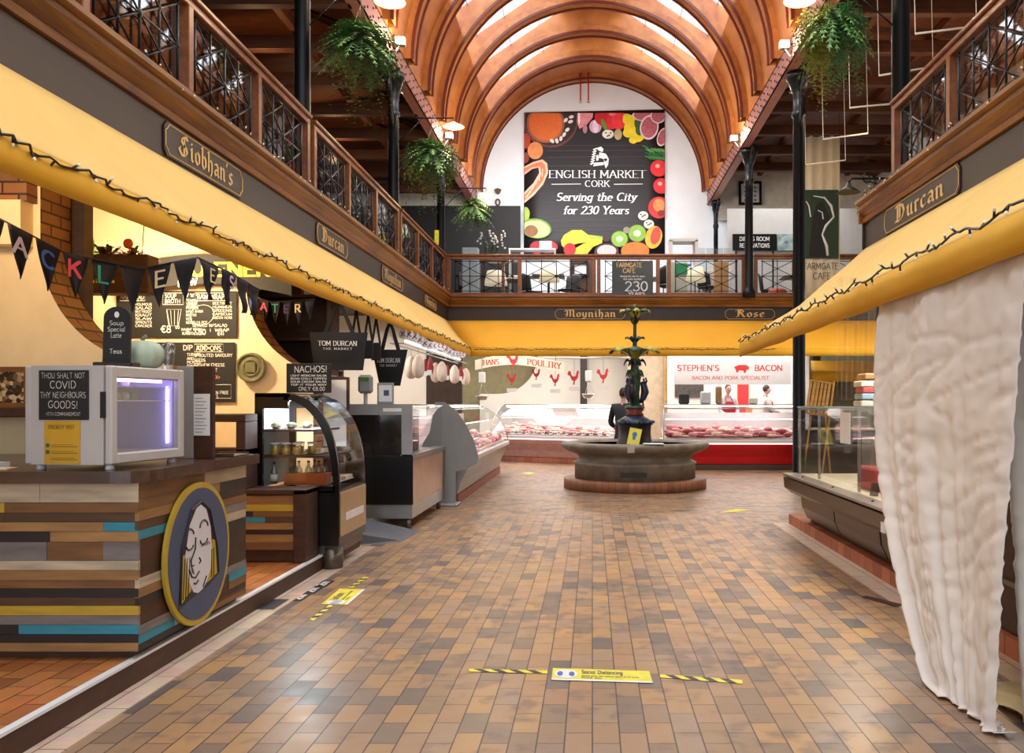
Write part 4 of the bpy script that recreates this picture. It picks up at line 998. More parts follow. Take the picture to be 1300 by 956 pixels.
# arched menu stand, pumpkin, cup on the fridge
t = thing('menu_stand', 'small arched black menu stand on top of the fridge', 'menu stand', (-2.69, 4.9, CT + H))
mm = MB(slate); P = [(-.075, .03), (.075, .03), (.075, .29)] + [(.075 * math.cos(a), .29 + .06 * math.sin(a)) for a in [PI * k / 10 for k in range(1, 10)]] + [(-.075, .29)]
mm.prism(P, (0, -.012, 0), (1, 0, 0), (0, .05, .99), (0, .02, 0)); mm.build('board', t)
mm = MB(black_pl); mm.box(-.11, .11, -.05, .05, 0, .03, .005); mm.build('base', t)
mm = MB(chalk)
for txt, z, w_ in (('Soup', .24, .08), ('Special', .205, .1), ('Latte', .17, .06), ('Teas', .08, .07)):
    text(mm, txt, (0, -.0145 + z * .05, z), (1, 0, 0), (0, .05, 1), .025, wid=.08, thin=.08, width=w_)
mm.prism([(.014 * math.cos(a), .3 + .018 * math.sin(a)) for a in [2 * PI * k / 10 for k in range(10)]], (0, -.0135 + .015, 0), (1, 0, 0), (0, 0, 1), (0, -.001, 0))
mm.build('writing', t)
t = thing('pumpkin', 'pale grey green ribbed pumpkin sitting on the fridge', 'pumpkin', (-2.66, 5.12, CT + H + .002))
mm = MB(mat('pumpkin_skin', 'a9b8a2', .55, var=.15, scale=5)); prof = [(.02, .012), (.06, 0), (.1, .02), (.125, .07), (.12, .115), (.09, .15), (.05, .165), (.015, .155)]
mm.lathe(prof, n=48, lobes=10, amp=.045); mm.build('flesh', t)
mm = MB(mat('pumpkin_stem', '7a7a5a', .8)); mm.tube([(0, 0, .15), (.005, 0, .18), (.025, .01, .195)], [.016, .012, .014], 8); mm.build('stem', t)
t = thing('plastic_cup', 'clear plastic cup with domed lid beside the pumpkin', 'cup', (-2.535, 5.18, CT + H + .002))
mm = MB(glass('frosted_cup', (.85, .86, .9), .12, .2)); mm.lathe([(.03, 0), (.04, .12)], n=16); mm.build('cup', t)
mm = MB(glass('frosted_cup', (.85, .86, .9), .12, .2)); mm.lathe([(.043, .12), (.043, .128), (.036, .15), (.012, .165)], n=16); mm.build('lid', t)
# clipboard list stand, taps, tray, leaflets
t = thing('price_list_stand', 'tall grey stand with a handwritten price list behind the fridge', 'menu stand', (-2.57, 5.62, CT), math.radians(-10))
mm = MB(grey_pl); mm.box(-.14, -.02, 0, .03, 0, .6, .003); mm.build('side_panel', t)
mm = MB(dark_wood); mm.box(-.02, .12, .0, .03, 0, .6, .003); mm.build('board', t)
mm = MB(white_pl); mm.box(-.015, .1, -.004, -.001, .15, .42); mm.build('paper_list', t)
mm = MB(mat('ink_grey', '70747c', .8))
for k in range(11): mm.box(-.005, .05 + .04 * ((k * 7) % 5) / 5, -.0052, -.0045, .17 + k * .022, .174 + k * .022)
mm.build('handwriting', t)
t = thing('beer_tap', 'chrome double beer tap with black handles on the kiosk counter', 'beer tap', (-2.72, 6.02, CT))
mm = MB(steel); mm.lathe([(.045, 0), (.045, .01), (.022, .03), (.022, .33), (.03, .34)], n=16); mm.build('pillar', t)
mm = MB(steel); mm.tube([(-.09, 0, .34), (.09, 0, .34)], .03, 10)
tcb = mm.build('crossbar', t)
for s in (-.05, .05):
    mm = MB(steel); mm.tube([(s, -.02, .34), (s, -.08, .34), (s, -.1, .3)], .01, 8); mm.build('spout', tcb)
    mm = MB(sblk); mm.tube([(s, -.01, .36), (s, -.02, .47)], [.012, .016], 8); mm.build('handle', tcb)
t = thing('tray', 'flat steel tray near the right end of the kiosk counter', 'tray', (-2.5, 5.93, CT))
mm = MB(steel_dk); mm.box(-.11, .1, -.13, .13, 0, .012, .004); mm.box(-.11, .1, -.13, -.12, .012, .022); mm.box(-.11, .1, .12, .13, .012, .022); mm.build('pan', t)
for i, (x, y, z, a, lb) in enumerate(((-3.27, 4.72, CT, .2, 'cream leaflet lying on the kiosk counter left of the fridge'), (-3.38, 4.82, CT + .002, -.3, 'small stack of papers on the kiosk counter at the picture edge'))):
    b = MB(white_pl if i else cream)
    for k in range(1 + 4 * i): b.box(-.1, .1, -.07, .07, k * .006, k * .006 + .005)
    o = b.build('leaflet'); o.location = (x, y, z); o.rotation_euler = (0, 0, a); tag(o, lb, 'leaflet')
t = thing('picture_frame', 'wooden framed photograph on a shelf left of the fridge', 'picture', (-4.12, 6.05, 1.475), 0)
mm = MB(wood('frame_oak', '6b4218', '8f5e27', .5)); fx, fz = .19, .25
mm.box(-fx, fx, -.01, .015, 0, .035); mm.box(-fx, fx, -.01, .015, fz, fz + .035); mm.box(-fx, -fx + .035, -.01, .015, .035, fz); mm.box(fx - .035, fx, -.01, .015, .035, fz); mm.build('frame', t)
def photo_mat(nm, cols, sc):
    mp_ = bpy.data.materials.new(nm); mp_.use_nodes = True; tt = mp_.node_tree; bb = tt.nodes['Principled BSDF']; bb.inputs['Roughness'].default_value = .3
    tc = tt.nodes.new('ShaderNodeTexCoord'); v = tt.nodes.new('ShaderNodeTexVoronoi'); v.inputs['Scale'].default_value = sc; tt.links.new(tc.outputs['Object'], v.inputs['Vector'])
    s_ = tt.nodes.new('ShaderNodeSeparateColor'); tt.links.new(v.outputs['Color'], s_.inputs[0])
    r_ = tt.nodes.new('ShaderNodeValToRGB'); r_.color_ramp.interpolation = 'CONSTANT'
    while len(r_.color_ramp.elements) < len(cols): r_.color_ramp.elements.new(.5)
    for i, c in enumerate(cols): r_.color_ramp.elements[i].position = i / len(cols); r_.color_ramp.elements[i].color = hx(c) + (1,)
    tt.links.new(s_.outputs[0], r_.inputs[0]); tt.links.new(r_.outputs[0], bb.inputs['Base Color']); return mp_
mm = MB(photo_mat('old_photo', ['2a1a12', '6b5240', 'c9b694', '3c2a1c', 'a58a5e'], 38)); mm.box(-fx + .035, fx - .035, .0, .01, .035, fz); mm.build('photograph', t)
tag(MB(dark_wood).box(-4.9, -3.7, 5.9, 6.2, 1.41, 1.475, .006).build('wall_shelf'), 'dark wall shelf under the framed photograph', 'shelf')

# ---- bunting
black_cloth = mat('bunting_cloth', '1c1820', .9, var=.1)
pcol = {'w': mat('paint_lilac', 'c9bcd6', .8), 'b': mat('paint_blue', '3d66b8', .8), 'r': mat('paint_red', 'd04a5a', .8), 'g': mat('paint_green', '2f9a80', .8), 'y': mat('paint_cream', 'd8c596', .8), 'p': mat('paint_purple', '4a3c7a', .8)}
def bunting(name_lab, pts, letters, cols, size, grp):
    """string from point to point, a triangular pennant every step"""
    t = thing('bunting_string', name_lab, 'bunting', pts[0]); O = Vector(pts[0])
    mm = MB(cable_m); mm.tube([Vector(p) - O for p in pts], .006, 5); mm.build('cord', t)
    n = len(letters)
    segs = [(Vector(pts[i]), Vector(pts[i + 1])) for i in range(len(pts) - 1)]
    tot = sum((b - a).length for a, b in segs)
    def pos(d):
        for a, b in segs:
            l = (b - a).length
            if d <= l: return a.lerp(b, d / l)
            d -= l
        return segs[-1][1].copy()
    step = tot / n
    for i, ch in enumerate(letters):
        a = pos(i * step + step * .04) - O; b = pos(i * step + step * .96) - O
        c = (a + b) / 2; u = (b - a).normalized(); n_ = u.cross(Vector((0, 0, 1))).normalized()
        hh = size * R.uniform(.95, 1.2)
        mm = MB(black_cloth)
        tw = R.uniform(-.5, .5)
        def fn(s_, q):
            half = 1 - q ** 1.15
            p = c + (b - a) * (s_ - .5) * half + Vector((0, 0, -hh * q + .0))
            p = p + n_ * (.02 * math.sin(s_ * 6 + i) * q + .03 * tw * q + .012 * math.sin(q * 7 + i)); return p
        mm.grid(fn, 6, 8); po = mm.build('pennant', t, solid=.003)
        if ch != ' ':
            mm = MB(pcol[cols[i]]); w_ = size * .3
            nn = n_ if n_.y < 0 else -n_
            text(mm, ch, c + Vector((0, 0, -hh * .52)) + nn * .035, u if u.x > 0 else -u, (0, 0, 1), size * .38, wid=.16, thin=.13)
            mm.build('painted_letter', po)
    return t
A_ = at(-30, 262, 5.3); B_ = at(84, 322, 5.6); C_ = at(180, 341, 5.75); D_ = at(251, 327, 5.95)
bunting('black bunting across the kiosk painted with letters A C K and more', [A_, B_, C_, D_], 'BACKL E ', 'bwbrgpyp', .27, None)
E_ = at(262, 330, 6.0); F_ = at(330, 372, 7.0)
bunting('short black bunting drooping right of the kiosk with the letters E and S', [D_, at(290, 345, 6.3), at(330, 368, 6.9)], 'ES  ', 'ywpp', .23, None)
bunting('black bunting inside the second opening with coloured letters M A T E R', [at(316, 374, 8.6), at(345, 384, 8.62), at(400, 380, 8.7)], 'MATER ', 'brgpyp', .2, None)

# ---- planter box and curved kiosk sign, menu boards
t = thing('planter_box', 'dark hanging planter box with yellow lettering and plants behind the bunting', 'planter', (-4.1, 7.6, 2.46))
mm = MB(dark_wood); mm.box(-.55, .25, -.1, .1, 0, .34, .01); mm.build('box', t)
mm = MB(mat('sign_lemon', 'e8e03a', .6, emit=.0)); text(mm, 'E.L', (-.18, -.102, .1), (1, 0, 0), (0, 0, 1), .16, wid=.2, thin=.14); mm.build('lettering', t)
for x in (-.45, .15):
    mm = MB(cable_m); mm.tube([(x, 0, .34), (x + .05, 0, 1.165)], .004, 4); mm.build('hanging_wire', t)
def leafy(name, lab, cat, loc, n, ln, cols, wid=.03, up=.6, fl=None, grp=None):
    t = thing(name, lab, cat, loc, 0, grp)
    mm = MB(cols[0])
    for i in range(n):
        mm.use(cols[i % len(cols)])
        a = R.uniform(0, 2 * PI); el = R.uniform(.2, 1.3); L_ = ln * R.uniform(.6, 1.1)
        d = Vector((math.cos(a) * math.cos(el), math.sin(a) * math.cos(el), math.sin(el) * up + .2)); s_ = Vector((-math.sin(a), math.cos(a), 0))
        P = []; p = Vector((R.uniform(-.05, .05), R.uniform(-.03, .03), 0))
        K = 5
        for k in range(K + 1):
            q = k / K; w_ = wid * math.sin(PI * min(.97, .12 + q * .85))
            c = p + d * L_ * q + Vector((0, 0, -L_ * .5 * q * q)); P.append((c - s_ * w_, c + s_ * w_))
        for k in range(K): mm.poly([P[k][0], P[k][1], P[k + 1][1], P[k + 1][0]], True)
    mm.build('leaves', t)
    return t
g1 = mat('leaf_mid', '4c7a2e', .5, var=.25); g2 = mat('leaf_light', '83a347', .5, var=.25); g3 = mat('leaf_dark', '24401f', .5, var=.25); g4 = mat('leaf_blue_green', '3f8a66', .5, var=.2)
leafy('potted_plant', 'broad leaved plant at the left end of the planter box', 'plant', (-4.46, 7.6, 2.8), 14, .34, [g1, g2], .04, 1.1)
leafy('potted_plant', 'bushy russet leaved plant in the planter box', 'plant', (-4.25, 7.6, 2.8), 60, .3, [mat('leaf_russet', '7a3d26', .6, var=.2), g3], .012)
t = leafy('potted_plant', 'trailing plant with an orange bloom in the planter box', 'plant', (-4.05, 7.6, 2.8), 44, .26, [mat('leaf_orange', 'b5562a', .6, var=.2), g1], .014)
mm = MB(mat('bloom_orange', 'd0552a', .6)); mm.sphere((0, -.04, .1), (.045, .03, .045), 10, 6); mm.use(g1).tube([(0, 0, 0), (0, -.02, .05), (0, -.04, .09)], .006, 5); mm.build('flower', t)
t = thing('curved_sign', 'curved dark kiosk sign with yellow letters over the menu boards', 'sign', (-3.85, 8.78, 2.6))
mm = MB(mat('sign_chalk_dark', '2a2622', .7)); P = [(-.95 + 1.75 * q, .0 + .12 * math.sin(PI * q)) for q in [k / 12 for k in range(13)]]; P += [(x, z + .3 ) for x, z in P[::-1]]
mm.prism(P, (0, 0, 0), (1, 0, 0), (0, 0, 1), (0, .02, 0)); mm.build('board', t)
mm = MB(mat('sign_lemon', 'e8e03a')); text(mm, 'EU ENERG', (.2, -.004, .2), (1, 0, 0), (0, 0, 1), .13, wid=.22, thin=.16, width=1.1); mm.use(chalk); text(mm, 'RAW', (-.25, -.004, .1), (1, 0, .1), (0, 0, 1), .07, wid=.18, thin=.14); mm.build('lettering', t)
def menu_board(lab, x0, x1, y, z0, z1, fn):
    t = thing('menu_board', lab, 'menu board', ((x0 + x1) / 2, y, z0)); w_ = (x1 - x0) / 2; h = z1 - z0
    mm = MB(slate); mm.box(-w_, w_, 0, .015, 0, h, .003); bd = mm.build('board', t)
    mm = MB(chalk); fn(mm, w_, h); mm.build('writing', bd); return t
def T_(mm, s, x, z, h, w_=None, al='l'): text(mm, s, (x, -.002, z), (1, 0, 0), (0, 0, 1), h, wid=.13, thin=.13, align=al, width=w_, jit=.06)
def rect(mm, x0, z0, x1, z1, r=.0035): mm.tube([(x0, -.002, z0), (x1, -.002, z0), (x1, -.002, z1), (x0, -.002, z1)], r, 4, closed=True)
def mb1(mm, w, h):
    rect(mm, -w + .04, h - .1, -w + .3, h - .02); T_(mm, 'RAWSALAD', -w + .05, h - .085, .05, .24)
    for k, s in enumerate(('HOUMOUS', 'SALAD', 'BEETROOT', 'KRAUT', 'SLAW', 'SPROUTS', 'CRACKER')): T_(mm, s, -w + .2, h - .15 - k * .037, .025, .17)
    rect(mm, -.14, h - .14, .07, h - .02); T_(mm, 'SOUP', -.12, h - .07, .04, .12); T_(mm, 'BROTH', -.12, h - .125, .04, .16); T_(mm, 'V W *', .1, h - .06, .035)
    for k, s in enumerate(('TEMPEH', 'TURNIP', 'PICKLES', 'MISO SHRM', 'BROTH', 'VEG', 'NOODLES POT')): T_(mm, s, .1, h - .11 - k * .038, .025)
    mm.tube([(-.1, -.002, h - .19), (.05, -.002, h - .19), (.02, -.002, h - .36), (-.07, -.002, h - .36)], .004, 4, closed=True)
    for k in range(4): mm.tube([(-.1 + k * .04, -.002, h - .2), (-.08 + k * .03, -.002, h - .35)], .003, 4)
    T_(mm, '€8', -.16, .05, .07); T_(mm, '00', -.01, .09, .03); T_(mm, '(MAKE IT TEMPEH', .05, .07, .025, .22); T_(mm, 'BURRITO CHILLI)', .06, .03, .025, .22)
    rect(mm, w - .43, h - .1, w - .1, h - .02); T_(mm, 'RAW WRAP', w - .41, h - .085, .05, .28)
    T_(mm, 'APPLE', w - .5, h - .14, .025); T_(mm, 'CARROT', w - .52, h - .175, .025)
    mm.tube([(w - .36 + .12 * math.cos(a) - .03 * math.sin(a), -.002, h - .25 + .04 * math.cos(a) + .1 * math.sin(a)) for a in [2 * PI * k / 16 for k in range(16)]], .003, 4, closed=True)
    for k, s in enumerate(('BEETROOT', 'HUMMUS', 'GREENS', 'CAPSICUM', 'GREEN HERB')): T_(mm, s, w - .25, h - .14 - k * .037, .025, .2)
    T_(mm, 'SERVED W/SALAD', w - .46, .11, .03, .36); T_(mm, '€ 7.50', w - .52, .03, .055, .2); T_(mm, '(½ WRAP', w - .28, .06, .03, .2); T_(mm, '€4)', w - .2, .02, .035)
def mb2(mm, w, h):
    T_(mm, 'V * W', -.35, h - .08, .045); T_(mm, 'DIP', .08, h - .08, .05); T_(mm, 'V W *', .22, h - .08, .04)
    rect(mm, w - .42, h - .1, w - .12, h - .02); T_(mm, 'ADD ONS', w - .4, h - .085, .05, .26)
    for k, s in enumerate(('TURNIPS', 'AND', 'PICKLED', 'GREEN', 'BURGER')): T_(mm, s, .12, h - .14 - k * .04, .027)
    for k, s in enumerate(('SPROUTED SAVOURY', 'SEEDS', 'CASHEW CHEESE', 'SUPER ROOT')): T_(mm, s, w - .42, h - .15 - k * .05, .03)
    rect(mm, w - .36, .04, w - .04, .18); T_(mm, 'FOR', w - .32, .13, .03); T_(mm, 'GLUTEN FREE', w - .32, .085, .03); T_(mm, 'BENEFITS', w - .32, .05, .025)
    mm.use(mat('pink_chalk', 'e07a5a')); T_(mm, '*DETOX*', w - .34, .24, .035)
menu_board('upper blackboard menu with raw salad, soup and wrap prices', -4.93, -3.68, 8.97, 2.19, 2.67, mb1)
menu_board('lower blackboard menu with the add ons list', -4.93, -3.70, 8.97, 1.52, 2.14, mb2)
t = thing('wall_medallion', 'round greenish carved plaque on the plaster between the openings', 'plaque', (-3.515, 8.93, 1.7))
mm = MB(mat('bronze_plaque', '6d6a48', .6, .2, var=.2, scale=20, bump=.4)); mm.M = Matrix.Translation((0, 0, .175)) @ Matrix.Rotation(PI / 2, 4, 'X')
mm.lathe([(.0, .012), (.07, .012), (.075, .02), (.09, .02), (.095, .012), (.125, .012), (.13, .03), (.15, .03), (.155, 0)], n=40); mm.build('disc', t)
mm = MB(mat('bronze_plaque', '6d6a48')); mm.box(-.055, .055, -.03, -.012, .12, .23, .006); mm.build('square_crest', t)

# ---- dark shelf frame behind the kiosk end + low clad counter
t = thing('open_shelf', 'dark open shelf frame standing on the low clad counter', 'shelf', (-3.2, 7.6, .765))
for x0, x1 in ((-.28, -.22), (.13, .21)): mm = MB(dark_wood); mm.box(x0, x1, -.14, .14, 0, .58, .006); mm.build('upright', t)
for z in (.28, .58): mm = MB(dark_wood); mm.box(-.28, .21, -.14, .14, z, z + .07, .006); mm.build('shelf', t)
t = thing('low_counter', 'low plank clad counter with dark frame in front of the cake cabinet', 'counter', (-3.0, 7.6, .13))
mm = MB(dark_wood); mm.box(-3.5, -2.56, 7.50, 7.76, .135, .72, .005); mm.box(-2.57, -2.46, 7.44, 7.77, .133, .76, .005); mm.box(-3.5, -2.46, 7.44, 7.77, .72, .765, .005); mm.build('frame', t, world=True)
mm = MB(dark_wood)
rows3 = [(.075, [(.45, P_blk), (1, ta)]), (.06, [(.3, ta), (1, P_must)]), (.05, [(.3, cr_), (.6, P_blk), (1, oa)]), (.05, [(.2, oa), (.72, P_teal), (1, um)]), (.06, [(1, pi_)]), (.04, [(1, P_blk)]), (.07, [(.25, P_blk), (1, ta)]), (.09, [(1, oa)])]
cladding(mm, -3.45, -2.58, .24, .71, lambda u, z, d: (u, 7.50 - d, z), rows3, 9); mm.build('cladding', t, world=True)

# ---- curved glass cake cabinet
CX0, CX1, CYa, CYb = -3.04, -2.28, 7.8, 8.7
t = thing('display_cabinet', 'black framed cake cabinet with curved glass front', 'display cabinet', (-2.66, 8.25, .0))
def prof_c(q):      # curve from (top,back) to front lip ; q in 0..1
    a = PI / 2 * q
    return (CX0 + .30 + (CX1 - CX0 - .30) * math.sin(a) ** .95, .72 + (1.59 - .72) * math.cos(a) ** .85)
curve = [prof_c(k / 14) for k in range(15)]
mm = MB(black_pl); mm.box(CX0, CX1 + .0, CYa, CYb, .22, .72, .006); mm.build('base_body', t, world=True)
mm = MB(mat('bakelite_tan', 'a88a62', .3, var=.05)); mm.box(CX1 - .005, CX1 + .012, CYa + .03, CYb - .02, .3, .7, .003); mm.build('front_panel', t, world=True)
mm = MB(white_pl); mm.box(CX1 + .012, CX1 + .016, CYa + .18, CYb - .12, .43, .5); mm.build('maker_plate', t, world=True)
mm = MB(steel_dk); mm.box(CX0, CX1 - .02, CYa + .03, CYb - .03, .145, .22, .004)
mm.lathe([(.1, .002), (.1, .2)], (CX1 - .1, CYa + .12, .0), 16); mm.build('plinth', t, world=True)
for yy in (CYa, CYb - .04):
    mm = MB(black_pl)
    inner = [(p[0] - .055, p[1] - .05) for p in curve[:-1]] + [(CX1 - .055, .72)]
    outer = curve
    for k in range(len(curve) - 1):
        mm.prism([outer[k], outer[k + 1], inner[k + 1], inner[k]], (0, yy, 0), (1, 0, 0), (0, 0, 1), (0, .04, 0))
    mm.box(CX0, curve[0][0], yy, yy + .04, 1.46, 1.59); mm.box(CX0, CX0 + .07, yy, yy + .04, .72, 1.46); mm.box(CX0, CX1 - .04, yy, yy + .04, .7, .76)
    mm.build('side_frame', t, world=True)
    mm = MB(clear); mm.prism([(CX0 + .07, .74)] + [(CX0 + .07, 1.46)] + inner, (0, yy + .018, 0), (1, 0, 0), (0, 0, 1), (0, .004, 0)); mm.build('side_glass', t, world=True)
mm = MB(black_pl); mm.box(CX0, curve[0][0] + .02, CYa, CYb, 1.56, 1.6, .004); mm.build('top', t, world=True)
mm = MB(glass('curved_glass', (.93, .97, 1), .08))
for k in range(14):
    a, b = curve[k], curve[k + 1]; mm.poly([(a[0], CYa + .04, a[1]), (b[0], CYa + .04, b[1]), (b[0], CYb - .04, b[1]), (a[0], CYb - .04, a[1])], True)
mm.build('curved_glass', t, world=True)
mm = MB(mat('cabinet_back', 'c4d2da', .4)); mm.box(CX0, CX0 + .01, CYa + .04, CYb - .04, .74, 1.56); mm.build('back_panel', t, world=True)
for z, xe in ((1.03, -2.42), (1.27, -2.52)):
    mm = MB(dark_wood); mm.box(CX0 + .02, xe, CYa + .06, CYb - .06, z - .02, z); mm.build('shelf', t, world=True)
tube_m = mat('cool_tube', 'ffffff', .3, emit=14, ecol=(.85, .95, 1))
mm = MB(tube_m); mm.box(curve[0][0] - .12, curve[0][0] - .09, CYa + .1, CYb - .1, 1.53, 1.545); mm.build('light_tube', t, world=True)
lamp('cabinet_light', 'AREA', (-2.7, 8.25, 1.52), 22, (.85, .95, 1), .2, .7)
jar_g = glass('jar_glass', (.95, .97, .95), .08)
def jar(loc, col, lab, grp, s=1.0):
    t = thing('jar', lab, 'jar', loc, 0, grp)
    mm = MB(mat('fill_' + col, col, .4, var=.2)); mm.lathe([(.034 * s, .003), (.036 * s, .01), (.036 * s, .075 * s)], n=14); mm.build('contents', t)
    mm = MB(jar_g); mm.lathe([(.04 * s, 0), (.041 * s, .1 * s)], n=14); jg = mm.build('glass', t)
    mm = MB(white_pl); mm.lathe([(.042 * s, .1 * s), (.042 * s, .115 * s)], n=14); mm.build('lid', jg)
    return t
j0 = jar((-2.9, 7.92, 1.032), 'b58a1e', 'jar of golden pickle on the middle shelf of the cake cabinet', 'jars of golden pickle')
for k, p in enumerate(((-2.8, 7.92), (-2.7, 7.92), (-2.9, 8.15), (-2.75, 8.15), (-2.62, 8.1))): dup(j0, (p[0], p[1], 1.032))
for i, (x, y) in enumerate(((-2.9, 7.95), (-2.76, 7.95), (-2.7, 8.2))):
    b = MB(mat('salad_bowl_food', '5a6a2a', .6, var=.4, scale=30)); b.lathe([(.05, .03), (.045, .045), (.02, .06), (0, .062)], n=14); b.use(steel).lathe([(.03, 0), (.055, .035)], n=14)
    tag(b.build('salad_bowl'), 'small steel bowl of dark salad on the top cabinet shelf', 'bowl', 'salad bowls on the top cabinet shelf').location = (x, y, 1.272)
bot_m = glass('bottle_glass', (.7, .74, .7), .12)
t = thing('bottle', 'clear bottle on the cabinet floor behind the crate', 'bottle', (-2.75, 8.12, .765), 0, 'bottles on the cabinet floor')
mm = MB(bot_m); mm.lathe([(.03, 0), (.032, .02), (.032, .12), (.012, .16), (.012, .19)], n=14); mm.build('glass', t)
mm = MB(sblk); mm.lathe([(.014, .19), (.014, .205)], n=10); mm.build('cap', t)
mm = MB(white_pl); mm.lathe([(.0335, .03), (.0335, .09)], n=14); mm.build('paper_label', t)
for p in ((-2.66, 8.12), (-2.57, 8.14), (-2.5, 8.1), (-2.92, 7.95), (-2.85, 8.3), (-2.66, 8.3)): dup(t, (p[0], p[1], .765))
copper = mat('copper_box', 'a1542a', .3, .4, var=.15)
tag(MB(copper).box(-2.8, -2.42, 7.86, 8.04, .765, .87, .004).build('crate'), 'copper coloured crate low inside the cake cabinet', 'crate')
for k in range(7):
    b = MB(mat('cake_%d' % (k % 3), ('d8b98a', 'b98a5a', 'e6ddc8')[k % 3], .6, var=.2)); b.box(-.06, .06, -.05, .05, 0, .035, .006); b.use(white_pl).box(-.07, .07, -.06, .06, -.005, 0)
    z = .771 if k < 4 else 1.037
    tag(b.build('packed_cake'), 'flat packed slice in the front of the cake cabinet', 'cake', 'packed slices in the cake cabinet').location = (-2.43 - .2 * (k > 3), 8.15 + .125 * (k % 4), z)
# nachos blackboard on top
t = thing('blackboard', 'blackboard advertising nachos standing on the cake cabinet', 'blackboard', (-2.6, 7.95, 1.603), 0)
mm = MB(slate); mm.box(-.205, .205, -.01, .01, 0, .27, .004); mm.build('board', t)
mm = MB(chalk)
text(mm, 'NACHOS!', (.02, -.0115, .19), (1, 0, .02), (0, 0, 1), .055, wid=.1, thin=.1, width=.3)
for k, s in enumerate(('LIGHT MEXICAN SALSA', 'BEAN CHILLI TOPPED', 'SOUR CREAM SALSA', 'TOP IT YOUR WAY')): text(mm, s, (0, -.0115, .15 - k * .028), (1, 0, 0), (0, 0, 1), .016, wid=.16, thin=.16, width=.33)
text(mm, 'ONLY €8.00', (.03, -.0115, .02), (1, 0, 0), (0, 0, 1), .034, wid=.1, thin=.1, width=.24)
mm.build('writing', t)

# ---- ramp, steel deli counter, grey shield panel
t = thing('ramp', 'dark grey rubber ramp on the floor after the cake cabinet', 'ramp', (-2.5, 9.6, .0))
mm = MB(mat('rubber_grey', '54545a', .6, var=.1)); X0, X1, Y0, Y1 = -2.66, -2.08, 9.15, 10.15
a = [mm.vert(p) for p in ((X0, Y0, .0), (X1, Y0 + .25, .0), (X1 + .05, Y1, .0), (X0, Y1, .0), (X0, Y0, .16), (X1 - .02, Y0 + .26, .02), (X1 + .03, Y1, .02), (X0, Y1, .16))]
for q in ((3, 2, 1, 0), (4, 5, 6, 7), (0, 1, 5, 4), (1, 2, 6, 5), (2, 3, 7, 6), (3, 0, 4, 7)): mm.face([a[i] for i in q])
mm.build('wedge', t, world=True)
t = thing('deli_counter', 'black fronted steel deli counter with glass top past the ramp', 'counter', (-2.5, 11.4, 0))
dx0, dx1, dy0, dy1 = -3.0, -2.15, 10.35, 12.5
mm = MB(black_pl); mm.box(dx0, dx1 + .01, dy0 - .02, dy0, .3, .88, .003); mm.build('end_panel', t, world=True)
mm = MB(steel); mm.box(dx0, dx1, dy0, dy1, .13, .3, .004); mm.build('base_rail', t, world=True)
mm = MB(steel); mm.box(dx0, dx1 + .02, dy0, dy1, .84, .88, .004); mm.box(dx1 - .14, dx1 + .02, dy0, dy1, .88, .895); mm.build('worktop', t, world=True)
mm = MB(mat('peach_panel', 'c09a80', .3, .3, var=.1)); mm.box(dx1 - .01, dx1, dy0 + .02, dy1 - .06, .3, .84); mm.build('front_panel', t, world=True)
for x, y in ((dx1 - .06, dy0 + .06), (dx1 - .06, dy1 - .06), (dx0 + .06, dy0 + .06), (dx0 + .06, dy1 - .06)):
    mm = MB(steel_dk); mm.lathe([(.03, 0), (.03, .13)], (x, y, 0), 10); mm.build('leg', t, world=True)
mm = MB(grey_pl); mm.box(dx0, dx1, dy0, dy0 + .02, 1.37, 1.49); mm.box(dx1 - .13, dx1, dy0, dy0 + .02, .88, 1.37); mm.box(dx0, dx1, dy0, dy0 + .3, 1.49, 1.5); mm.build('hood_frame', t, world=True)
mm = MB(mat('smoked_glass', '221d1c', .1, var=.1)); mm.box(dx0, dx1 - .13, dy0 + .005, dy0 + .012, .88, 1.37); mm.build('smoked_glass', t, world=True)
mm = MB(clear); mm.box(dx1 - .02, dx1 - .014, dy0 + .02, dy1, .9, 1.48); mm.box(dx1 - .4, dx1, dy0 + .3, dy1, 1.48, 1.486); mm.build('glass_screen', t, world=True)
mm = MB(white_pl); mm.box(-2.5, -2.28, dy0 - .004, dy0, 1.41, 1.45); mm.build('white_strip', t, world=True)
mm = MB(steel_dk); mm.box(dx1 - .0, dx1 + .03, dy1 - .03, dy1, 0.13, .88); mm.build('corner_post', t, world=True)
# counter top items behind: framed certificate, scale, boxes, white board
t = thing('picture_frame', 'small grey frame standing on top of the steel deli counter', 'picture', (-2.52, 10.55, 1.5)); mm = MB(grey_pl); mm.box(-.1, .1, 0, .02, 0, .26, .004); mm.build('frame', t)
mm = MB(white_pl); mm.box(-.08, .08, -.003, 0, .03, .23); mm.build('mount', t); mm = MB(navy); mm.box(-.02, .045, -.005, -.003, .1, .17); mm.build('photograph', t)
t = thing('whiteboard', 'white board with brown frame behind the cake cabinet', 'board', (-2.87, 9.65, 1.0)); mm = MB(dark_wood); mm.box(-.2, .16, 0, .03, 0, .8, .004); mm.build('frame', t); mm = MB(white_pl); mm.box(-.18, .13, -.006, 0, .03, .77); mm.build('panel', t)
mm = MB(dark_wood); mm.box(-.15, -.1, .0, .03, -1.0, 0); mm.box(.06, .11, .0, .03, -1.0, 0); mm.build('leg', t)
t = thing('weighing_scale', 'grey column weighing scale on the deli counter', 'scale', (-2.8, 10.7, .88)); mm = MB(grey_pl); mm.box(-.12, .12, -.12, .12, 0, .07, .01); mm.build('base', t)
mm = MB(grey_pl); mm.lathe([(.03, .07), (.025, .75)], n=12); mm.build('pillar', t); mm = MB(grey_pl); mm.box(-.09, .09, -.04, .04, .75, .98, .03); mm.build('display_head', t); mm = MB(g1); mm.box(-.05, .05, -.044, -.04, .9, .95); mm.build('badge', t)
